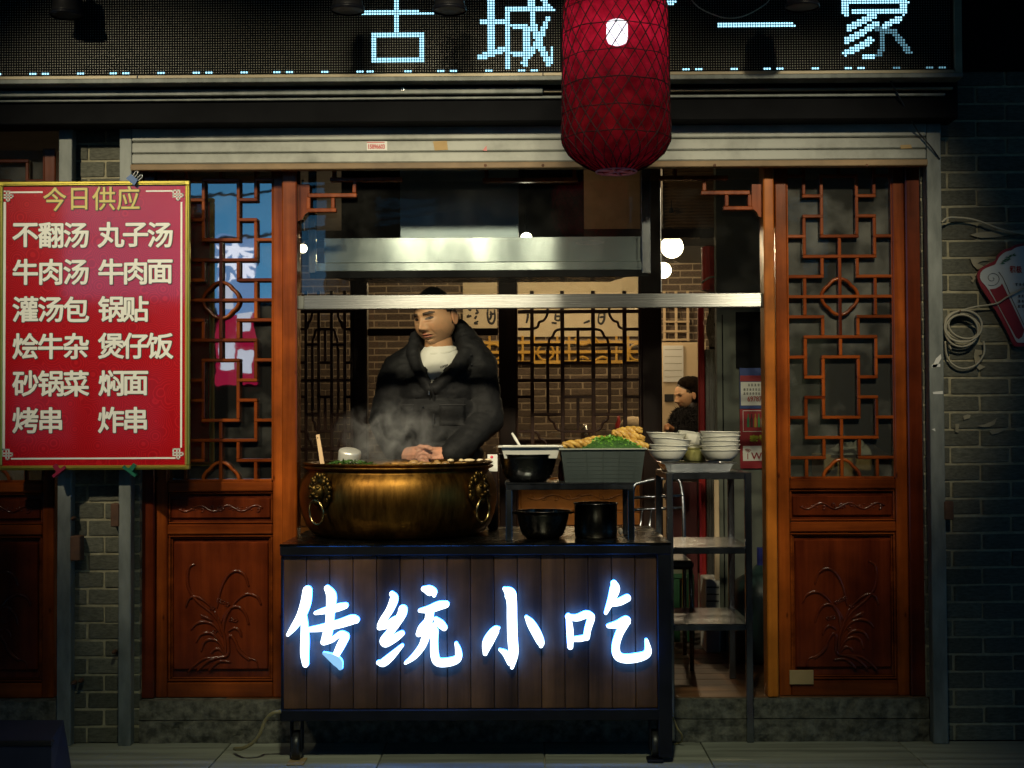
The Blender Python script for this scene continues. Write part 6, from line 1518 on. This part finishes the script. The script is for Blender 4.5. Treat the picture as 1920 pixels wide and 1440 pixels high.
# T-shirt
ts = MB(); ts.capsule(Q(824, 680, .03), Q(822, 745, .03), .098, .118, 28, 6); ts.capsule(Q(824, 666, .025), Q(824, 676, .025), .070, .085, 28, 4)
tv, tf = remeshed(ts, .010, 6, .003, (14, 14, 6))
mesh_obj('t_shirt', tv, tf, surf('white cotton', (0.60, 0.60, 0.53), (0.66, 0.66, 0.60), 8, .9, 0, .1), cook)
cc_ = Q(823, 657, .02); MB().tube([(cc_.x+.072*math.cos(2*pi*i/32), cc_.y+.074*math.sin(2*pi*i/32), cc_.z+.020*math.sin(2*pi*i/32)+.006*math.cos(2*pi*i/32)) for i in range(32)], .0085, 8, True).build('shirt_collar', surf('white rib collar', (.58, .58, .51), None, rough=.9), cook, True)
lt_ = Q(832, 686.5, -.115)
for a, ch in enumerate('LOCUS'):
    p = Q(827+a*3.0, 688.5-a*1.0, -.118); lettering('shirt_print', ch, p.x, p.z, p.y, px2m(4.6, YMAN), M['ink'], cook, .0006, 1, .002)
# jacket
jk = MB()
def ell(c, rx, ry, rz, n=20, m=12): jk.ball(c, rx, ry, rz, n, m)
for (py, rx, ry, dy) in ((705, .165, .115, .05), (735, .205, .145, .05), (770, .205, .155, .045), (810, .20, .16, .04), (850, .20, .165, .04), (890, .205, .165, .04), (940, .205, .16, .05)):
    ell(Q(822, py, dy), rx, ry, .085)
jk.capsule(Q(752, 698, .05), Q(892, 692, .05), .070, .074, 16, 5)                       # shoulder line
jk.capsule(Q(795, 652, .08), Q(744, 692, .05), .046, .062, 14, 5); jk.capsule(Q(868, 634, .08), Q(902, 684, .05), .055, .066, 14, 5); jk.capsule(Q(885, 660, .02), Q(900, 690, .03), .05, .06, 14, 5)
jk.capsule(Q(744, 708, .05), Q(723, 790, .0), .075, .068, 16, 5); jk.capsule(Q(721, 790, .0), Q(743, 845, -.12), .064, .050, 16, 5)   # his right arm
jk.capsule(Q(898, 702, .05), Q(914, 785, .0), .078, .070, 16, 5); jk.capsule(Q(914, 785, .0), Q(853, 847, -.14), .066, .052, 16, 5)   # his left arm
# hood bunched round the neck
for ch_ in (((782, 636, .04, .024), (774, 655, .0, .024), (779, 684, -.055, .021), (793, 710, -.085, .018), (806, 730, -.10, .016)), ((858, 612, .08, .032), (872, 634, .05, .034), (876, 656, .0, .032), (862, 682, -.05, .028), (842, 704, -.085, .022), (816, 728, -.10, .017)), ((782, 634, .05, .03), (800, 626, .13, .04), (850, 616, .13, .045), (862, 616, .08, .036))):
    for a, b in zip(ch_, ch_[1:]): jk.capsule(Q(*a[:3]), Q(*b[:3]), a[3], b[3], 12, 4)
jv, jf = remeshed(jk, .0095, 8, .0062, (12, 12, 26), 4.0)
vee = [(791, 628), (795, 660), (800, 695), (808, 725), (822, 704), (838, 684), (850, 668), (857, 640), (850, 618), (820, 610)]
def inside(p, poly):
    c = False; n = len(poly)
    for i in range(n):
        x1, y1 = poly[i]; x2, y2 = poly[(i+1) % n]
        if (y1 > p[1]) != (y2 > p[1]) and p[0] < (x2-x1)*(p[1]-y1)/(y2-y1)+x1: c = not c
    return c
cut = [inside(pix(v), vee) and v.y < YMAN+.05 for v in jv]
jf2 = [f for f in jf if not all(cut[i] for i in f)]
used = sorted({i for f in jf2 for i in f}); mp_ = {a: b for b, a in enumerate(used)}
Mj = surf('black jacket cloth', (0.0055, 0.0058, 0.0065), (0.0095, 0.010, 0.011), 30, .7, 0, .3, bscale=150, spec=.25)
jo = mesh_obj('jacket', [jv[i] for i in used], [tuple(mp_[i] for i in f) for f in jf2], Mj, cook)
sd_ = jo.modifiers.new('thickness', 'SOLIDIFY'); sd_.thickness = .006; sd_.offset = 1
def front_at(px, py):
    """front surface of the jacket under a photo point"""
    best = None
    for i in used:
        v = jv[i]
        if v.y < YMAN+.06:
            a = pix(v); d = (a[0]-px)**2+(a[1]-py)**2
            if best is None or d < best[0]: best = (d, v)
    return best[1]
def on_front(px, py, out=.008): v = front_at(px, py); p = P(px, py, v.y-out); return p
zl_ = [on_front(a, b, .004) for a, b in ((792, 655), (797, 685), (803, 712), (808, 727), (806, 750), (803, 790), (802, 820))]
MB().tube(smoothpath(zl_, 4), .004, 6).build('zip_edge', Mj, jo, True)
zl_ = [on_front(a, b, .004) for a, b in ((858, 650), (850, 672), (836, 690), (820, 708), (810, 726), (814, 752), (812, 800), (812, 825))]
MB().tube(smoothpath(zl_, 4), .006, 6).build('front_placket', Mj, jo, True)
for (x0, y0, x1, y1) in ((752, 759, 776, 798), (824, 759, 873, 797)):
    nxp = 7; v = []; f = []
    for j in range(nxp+1):
        for i in range(nxp+1):
            a = x0+(x1-x0)*i/nxp; b = y0+(y1-y0)*j/nxp; v.append(on_front(a, b, .011+.003*math.sin(pi*i/nxp)))
    for j in range(nxp):
        for i in range(nxp): a = j*(nxp+1)+i; f.append((a, a+nxp+1, a+nxp+2, a+1))
    po = mesh_obj('pocket_flap', v, f, Mj, jo); sm = po.modifiers.new('t', 'SOLIDIFY'); sm.thickness = .008; sm.offset = -1
    eg = MB().tube([v[i]-Vector((0, .001, 0)) for i in range(nxp+1)], .0016, 5); eg.build('seam', surf('grey stitching', (.035, .035, .037), None, rough=.8), po)
for px, py in ((884, 666), (884, 684), (793, 763), (760, 764), (770, 765)): p = on_front(px, py, .012); MB().ball(p, .005, .003, .005, 8, 6).build('snap_button', M['black'], jo, True)
p = on_front(804, 735, .012); MB().box(p.x-.004, p.x+.004, p.y-.002, p.y+.003, p.z-.014, p.z+.006, .001).build('zip_pull', M['framesteel'], jo)
for sg, (a, b) in ((1, ((853, 845, -.145), (845, 850, -.158))), (-1, ((743, 844, -.12), (750, 848, -.135)))): MB().capsule(Q(*a), Q(*b), .050, .047, 16, 3).build('cuff', Mj, jo, True)

# woman in the dining room
YWM = 4.5
wo = thing('person', (P(1285, 900, YWM).x, YWM, FL), 'woman in fluffy black coat looking down at the far table', 'person')
Mw = skin_mat('skin far', SK)
wV, wF, wC = head_geo((0.62, 0.38, 0.22), (0.42, 0.14, 0.09), (.010, .008, .007), True, 90, 80)
wc = P(1286, 741, YWM); ws = px2m(57, YWM)/.238
wr = Matrix.Rotation(R(-6), 3, 'Y') @ Matrix.Rotation(R(-60), 3, 'Z') @ Matrix.Rotation(R(4), 3, 'X')
wbV = [wc+wr @ (v*ws) for v in wV]; wbF = list(wF); wbC = list(wC)
def Qw(px, py, d=0.0): return P(px, py, YWM+d)
nk = MB(); nk.capsule(Qw(1296, 762, .0), Qw(1298, 790, .02), .05, .06, 14, 4); nk.capsule(Qw(1292, 800, .02), (Qw(1292, 900).x, YWM+.05, FL+.5), .11, .13, 14, 4)
for sg in (-1, 1): nk.capsule((Qw(1292, 900).x+sg*.08, YWM+.05, FL+.5), (Qw(1292, 900).x+sg*.08, YWM, FL+.05), .075, .05, 12, 4)
n0 = len(wbV); wbV += [Vector(v) for v in nk.v]; wbF += [tuple(i+n0 for i in q) for q in nk.f]; wbC += [(.03, .025, .025)]*len(nk.v)
hh = MB(); hh.capsule(Qw(1262, 806, -.25), Qw(1251, 800, -.30), .022, .02, 10, 4)
for k_ in range(4): finger(hh, [Qw(1253, 799+k_*2, -.30-.01*k_), Qw(1248, 797+k_*2.4, -.32), Qw(1246, 801+k_*2, -.31)], .008, .007)
finger(hh, [Qw(1258, 800, -.29), Qw(1252, 795, -.31)], .009, .008)
v_, f_ = remeshed(hh, .004, 2); n0 = len(wbV); wbV += v_; wbF += [tuple(i+n0 for i in q) for q in f_]; wbC += [(.5, .25, .13)]*len(v_)
colored('body', wbV, wbF, wbC, Mw, wo, wc)
ha = MB(); ha.ball(Qw(1298, 729, .03), .092, .100, .092, 18, 12); ha.ball(Qw(1290, 721, .0), .078, .085, .060, 16, 10); ha.capsule(Qw(1304, 742, .05), Qw(1312, 775, .09), .06, .05, 14, 4); ha.capsule(Qw(1312, 775, .09), Qw(1313, 800, .10), .05, .03, 14, 4)
v_, f_ = remeshed(ha, .008, 3, .004, (40, 40, 12)); mesh_obj('hair', [p for p in v_], f_, surf('dark brown hair', (.006, .004, .003), (.015, .010, .007), 40, .9, 0, .5, spec=.03), wo)
co = MB()
for (px, py, rx, d) in ((1290, 800, .13, .04), (1292, 830, .17, .05), (1292, 870, .19, .05), (1292, 920, .19, .05)): co.ball(Qw(px, py, d), rx, .15, .14, 16, 10)
co.capsule(Qw(1276, 782, -.06), Qw(1300, 775, .02), .055, .07, 12, 4); co.capsule(Qw(1275, 800, -.05), Qw(1270, 835, -.12), .075, .065, 12, 4); co.capsule(Qw(1270, 835, -.12), Qw(1262, 808, -.24), .06, .035, 12, 4)
v_, f_ = remeshed(co, .016, 2, .010, (30, 30, 30)); mc = surf('fluffy black coat', (.008, .007, .008), (.014, .012, .013), 60, .95, 0, 1.0, bscale=90)
wco = mesh_obj('coat', v_, f_, mc, wo)
fu = MB()
for i in range(0, len(v_)):
    if pix(v_[i])[1] < 835:
        for _ in range(3):
            n_ = (v_[i]-Vector((Qw(1290, 830).x, YWM+.04, v_[i].z))).normalized(); d_ = (n_+Vector((random.gauss(0, .5), random.gauss(0, .5), random.gauss(0, .5)))).normalized()*random.uniform(.02, .04); s_ = Vector((random.gauss(0, 1), 0, random.gauss(0, 1))).normalized()*.003
            fu.add([v_[i]-s_, v_[i]+s_, v_[i]+d_], [(0, 1, 2)])
tag(fu.build('fur_tufts', mc, wco), kind='stuff')

# ================================================================== STEAM
sv = P(728, 822, .30); stm = MB().ball(sv, .25, .22, .17, 24, 14).build('steam', None, None)
tag(stm, 'thin white steam rising from the brass pot before the cook', 'steam', kind='stuff')
m = bpy.data.materials.new('steam vapour'); m.use_nodes = True; t = m.node_tree; t.nodes.remove(t.nodes['Principled BSDF'])
pv = N(t, 'ShaderNodeVolumePrincipled'); pv.inputs['Color'].default_value = (.93, .93, .93, 1); pv.inputs['Anisotropy'].default_value = 0.1
tcn = N(t, 'ShaderNodeTexCoord'); mp = N(t, 'ShaderNodeMapping'); mp.inputs['Scale'].default_value = (1, 1, .8); t.links.new(tcn.outputs['Object'], mp.inputs[0])
nz = N(t, 'ShaderNodeTexNoise'); nz.inputs['Scale'].default_value = 10; nz.inputs['Detail'].default_value = 6; nz.inputs['Distortion'].default_value = 1.6; t.links.new(mp.outputs[0], nz.inputs['Vector'])
ms = N(t, 'ShaderNodeMapping'); ms.inputs['Scale'].default_value = (1/.25, 1/.22, 1/.17); t.links.new(tcn.outputs['Object'], ms.inputs[0])
ln_ = N(t, 'ShaderNodeVectorMath', operation='LENGTH'); t.links.new(ms.outputs[0], ln_.inputs[0])
fo = N(t, 'ShaderNodeMapRange'); fo.inputs['From Min'].default_value = 1.0; fo.inputs['From Max'].default_value = .2; fo.inputs['To Min'].default_value = 0; fo.inputs['To Max'].default_value = 1; t.links.new(ln_.outputs['Value'], fo.inputs[0])
r2 = N(t, 'ShaderNodeMapRange'); r2.inputs['From Min'].default_value = .47; r2.inputs['From Max'].default_value = .70; r2.inputs['To Max'].default_value = 11.0; t.links.new(nz.outputs['Fac'], r2.inputs[0])
mu = N(t, 'ShaderNodeMath', operation='MULTIPLY'); t.links.new(fo.outputs[0], mu.inputs[0]); t.links.new(r2.outputs[0], mu.inputs[1]); t.links.new(mu.outputs[0], pv.inputs['Density'])
t.links.new(pv.outputs[0], t.nodes['Material Output'].inputs['Volume']); stm.data.materials.append(m)

# ================================================================== THINGS ON THE BRICK CORNER
YBW_ = -.006
def scrap(polys, label, mat='scrap'):
    for poly in polys[:1]:
        o = MB().prism([xz(a, b, YBW_) for a, b in poly], YBW_-.0015, YBW_).build('paper_scrap', M[mat]); tag(o, label, 'paper scrap', 'torn paper scraps on the brick wall')
scrap([[(1819, 440), (1835, 436), (1858, 434), (1872, 431), (1895, 432), (1925, 431), (1925, 437), (1890, 441), (1866, 445), (1840, 446), (1825, 443)]], 'long torn paper strip above the fan-shaped notice')
scrap([[(1818, 483), (1830, 482), (1845, 484), (1856, 488), (1840, 490), (1832, 494), (1845, 499), (1856, 491), (1846, 503), (1832, 505), (1824, 497)]], 'double torn paper scrap beside the curl of the notice')
scrap([[(1820, 517), (1827, 513), (1829, 522), (1824, 530), (1820, 527), (1824, 523)]], 'small hooked paper scrap left of the fan-shaped notice')
scrap([[(1806, 780), (1814, 777), (1820, 778), (1818, 784), (1807, 787)]], 'little square paper scrap below the coiled cable')
scrap([[(1791, 795), (1798, 795), (1797, 811), (1791, 810)]], 'upright yellowed tape scrap near the corner rail')
scrap([[(1832, 798), (1845, 796), (1860, 790), (1870, 783), (1864, 796), (1855, 800), (1842, 801)]], 'pointed white paper scrap on the rough bricks')
scrap([[(1855, 808), (1868, 806), (1885, 805), (1872, 812), (1860, 815)]], 'pale smeared paper scrap lowest on the rough bricks')
scrap([[(1828, 655), (1842, 657), (1841, 664), (1834, 667), (1842, 676), (1830, 680), (1848, 688), (1836, 694), (1829, 686), (1826, 668)]], 'ragged white paper scrap behind the coiled cable')
scrap([[(1900, 803), (1925, 800), (1925, 808), (1908, 809)]], 'white paper scrap cut off by the picture edge')
fn = thing('fan_notice', P(1890, 640, YBW_), 'red-bordered fan-shaped notice board on the brick corner', 'notice board')
D_ = lambda x, y: (1820+x/6.26, 430+y/6.26)
Mfr = surf('crimson notice border', (0.22, 0.012, 0.022), None, rough=.4); Mgw = surf('grey white notice', (0.42, 0.46, 0.47), (0.48, 0.52, 0.52), 3, .4)
# half outline (left side), mirrored about x=900 in crop units
AX = 930
def sym(pts): return pts+[(2*AX-a, b) for a, b in pts[::-1]]
def fan(pts, y0, y1, mat, nm): 
    sp = smoothpath([(a, b, 0) for a, b in pts], 4); poly = [xz(*D_(p[0], p[1]), YBW_-.02) for p in sp]
    o = MB().prism(poly, y0, y1).build(nm, mat, fn); return o
outer = sym([(540, 1375), (500, 1350), (420, 1180), (280, 930), (130, 690), (80, 580), (85, 510), (130, 450), (220, 400), (290, 365), (320, 300), (390, 240), (470, 215), (520, 185), (620, 165), (760, 160)])
inner = sym([(570, 1330), (530, 1310), (460, 1170), (330, 920), (200, 700), (120, 600), (110, 540), (130, 490), (190, 450), (280, 415), (310, 370), (340, 320), (400, 270), (480, 245), (530, 215), (620, 195), (760, 190)])
fan(outer, YBW_-.02, YBW_-.008, Mfr, 'border_board'); fan(inner, YBW_-.0225, YBW_-.0202, Mgw, 'white_face')
def flatp(pts, mat, nm, y=YBW_-.0245, th=.0015):
    MB().prism([xz(*D_(a, b), YBW_-.02) for a, b in pts], y, y+th).build(nm, mat, fn)
flatp([(220, 705), (290, 695), (345, 665), (365, 635), (625, 1180), (600, 1260), (560, 1290), (530, 1270)], Mfr, 'red_scroll_band')
sp_ = []
for i in range(50): a = R(-60+i*11); r_ = 8+i*2.1; sp_.append(P(*D_(255+r_*math.cos(a)*.9, 575+r_*math.sin(a)*.8), YBW_-.0235))
MB().tube(sp_, .0012, 5).build('scroll_line', surf('grey line', (.08, .1, .11), None, rough=.5), fn)
MB().tube([P(*D_(a, b), YBW_-.0235) for a, b in ((330, 500), (375, 560), (420, 660), (500, 850), (625, 1120))], .0012, 5).build('scroll_line', M['ink'], fn)
Mlf = surf('printed leaf green', (.02, .09, .04), (.04, .14, .07), 30, .5)
for i in range(22):
    a, b = random.uniform(350, 520), 0; b = 395-(a-350)*.62+random.uniform(-28, 22); l = random.uniform(18, 36); an = random.uniform(-.9, .3)
    flatp([(a-l*math.cos(an), b-l*math.sin(an)), (a+6*math.sin(an), b-6*math.cos(an)), (a+l*math.cos(an), b+l*math.sin(an)), (a-6*math.sin(an), b+6*math.cos(an))], Mlf, 'printed_leaf', YBW_-.0240-.00008*i)
for i, ch in enumerate('积极'): p = P(*D_(492+i*76, 470), YBW_-.0235); lettering('title_character', ch, p.x, p.z, YBW_-.0245, px2m(13.5, 0), M['redpaint'], fn, .0006, .78)
for (a, b, n_) in ((515, 648, 4), (545, 785, 3), (545, 845, 3), (545, 905, 2)):
    q0_ = D_(a, b); printed_line(q0_[0], q0_[0]+6.6*n_, q0_[1], n_, 6.0, YBW_-.0245, fn, 'small_print', YBW_-.02)
# coiled cable and wires
ck = thing('cable_coil', P(1805, 640, -.03), 'grey cable wound in a coil on the brick corner', 'cable coil')
for i, (cx_, cy_, rx_, ry_, tl) in enumerate(((1805, 610, 34, 27, .1), (1806, 614, 32, 26, -.15), (1808, 613, 29, 22, .25), (1803, 620, 31, 30, .0), (1806, 612, 35, 30, -.05))):
    MB().tube([P(cx_+rx_*math.cos(2*pi*j/36)+ry_*tl*math.sin(2*pi*j/36), cy_+ry_*math.sin(2*pi*j/36), -.03-.004*i) for j in range(36)], .0042, 6, True).build('cable_loop', M['cable'], ck, True)
wire('cable_tail', [P(1772, 640, -.03), P(1775, 665, -.02), P(1785, 682, -.02), P(1805, 691, -.02), P(1830, 684, -.02), P(1845, 662, -.02), P(1844, 640, -.02)], .004, M['cable'], None, None, ck)
wire('cable_tail', [P(1780, 622, -.03), P(1778, 640, -.03), P(1783, 655, -.03)], .004, M['cable'], None, None, ck)
MB().tube([P(1800, 583, -.002), P(1800, 583, -.05)], .004, 6).build('wall_nail', M['rust'], ck)
wire('sagging_cable', [P(1790, 585, -.035), P(1830, 575, -.03), P(1868, 569, -.035), P(1890, 556, -.04), P(1930, 536, -.04)], .0038, M['cable'], 'grey cable running from the coil across the fan-shaped notice')
wire('sagging_cable', [P(1766, 417, -.06), P(1776, 409, -.05), P(1795, 408, -.03), P(1830, 413, -.03), P(1880, 431, -.03), P(1930, 440, -.03)], .0045, M['cable'], 'grey cable crossing the bricks above the torn paper strip')
# pavement things
bn = thing('dark_crate', P(30, 1440, -.75), 'dark blue-black crate at the lower left corner of the pavement', 'crate')
q = rect(-120, 1372, 96, 1440, -.62); zt = P(20, 1372, -.62).z
MB().add([(q[0], -.62, 0.001), (q[1], -.62, .001), (q[1], -.40, .001), (q[0], -.40, .001), (q[0], -.62, zt-.03), (q[1]-.0, -.62, zt-.03), (q[1]-.02, -.43, zt), (q[0], -.43, zt)], [(0, 1, 5, 4), (1, 2, 6, 5), (4, 5, 6, 7), (2, 3, 7, 6), (0, 4, 7, 3)]).build('crate_body', surf('dark navy plastic', (.012, .016, .035), (.02, .026, .05), 6, .45), bn)
MB().box(q[0], q[1]+.006, -.628, -.60, zt-.05, zt-.031, .004).build('crate_rim', M['blackplastic'], bn)
tag(MB().box(P(1480, 1438, -.47).x, P(1650, 1438, -.47).x, -.9, -.455, .001, .006, .002).build('red_mat', surf('worn red mat', (.10, .012, .010), (.14, .02, .016), 30, .95)), 'edge of a dull red mat on the pavement at the bottom', 'mat')

# ================================================================== ACROSS THE STREET (seen as reflections in the glass)
YO = -12.0
def facade(x0, x1, h, label, mat, wins=()):
    t = thing('opposite_house', ((x0+x1)/2, YO-1, 0), label, 'house', 'dark houses across the street')
    MB().box(x0, x1, YO-4, YO, -.03, h, .02).build('wall', mat, t)
    MB().box(x0-.15, x1+.15, YO-4.1, YO+.35, h+.001, h+.25, .03).build('roof', M['soffit'], t)
    for (a, b) in wins: 
        f_ = MB().box(a-.45, a+.45, YO+.001, YO+.06, b-.6, b+.6, .01).build('window', M['darkwood'], t); MB().box(a-.38, a+.38, YO+.061, YO+.07, b-.52, b+.52).build('pane', M['doorglassdull'], f_)
facade(-2.55, 10.0, 8.5, 'tall dark house across the street facing the cook', M['soffit'], [(-1.5, 3.6), (1, 3.6), (3.5, 3.6), (6, 3.6)])
facade(-6.9, -2.6, 2.55, 'low dark house across the street with open sky above', M['soffit'], [(-6, 1.4), (-4.9, 1.4)])
facade(-20.0, -7.1, 7.5, 'dark house across the street at the far end', M['soffit'], [(-9, 3.6), (-11, 3.6)])
def refl(px, py, Yp, Y): 
    p = P(px, py, 2*Yp-Y); return p.x, p.z
YN = YO+.9
x0, z1 = refl(405, 440, .093, YN); x1, z0 = refl(478, 722, .093, YN)
for k_, (za, zb_) in enumerate(((3.5, 3.9), (4.1, 4.35), (5.0, 5.2))):
    wire('street_wire', [(-8, YO+1.2, za), (-4, YO+1.2, (za+zb_)/2-.25), (0, YO+1.2, zb_)], .018, M['blackplastic'], ('lowest', 'middle', 'highest')[k_]+' overhead wire across the street, mirrored in the door glass')
ns = thing('neon_sign', ((x0+x1)/2, YN, z0), 'upright red lit sign with white characters, mirrored in the door glass', 'sign')
zm = z0+(z1-z0)*.47
MB().box(x0, x1, YN-.08, YN, zm+.002, z1, .01).build('upper_panel', emis('lavender sign light', (.22, .42, .80), .8, False), ns)
MB().box(x0, x1, YN-.08, YN, z0, zm, .01).build('sign_box', emis('red sign light', (.75, .02, .10), .50, False), ns)
for i, ch in enumerate('森'): lettering('sign_character', ch, (x0+x1)/2, z1-.32, YN+.004, .5, emis('white sign light', (.8, .85, 1.0), 1.5, False), ns, .012, -1)
for (xx, a, b) in ((.28, .62, .9), (.72, .95, 1.2), (.3, 1.3, 1.65), (.75, 1.4, 1.7)):
    xq = x0+(x1-x0)*xx; MB().box(xq-.09, xq+.09, YN+.001, YN+.02, z1-b, z1-a, .02).build('sign_character', emis('white sign light', (.8, .85, 1.0), .9, False), ns)
MB().box(x0+.1, x1-.1, YN-.7, YN-.081, z1-.3, z1-.2, .01).build('bracket', M['black'], ns)
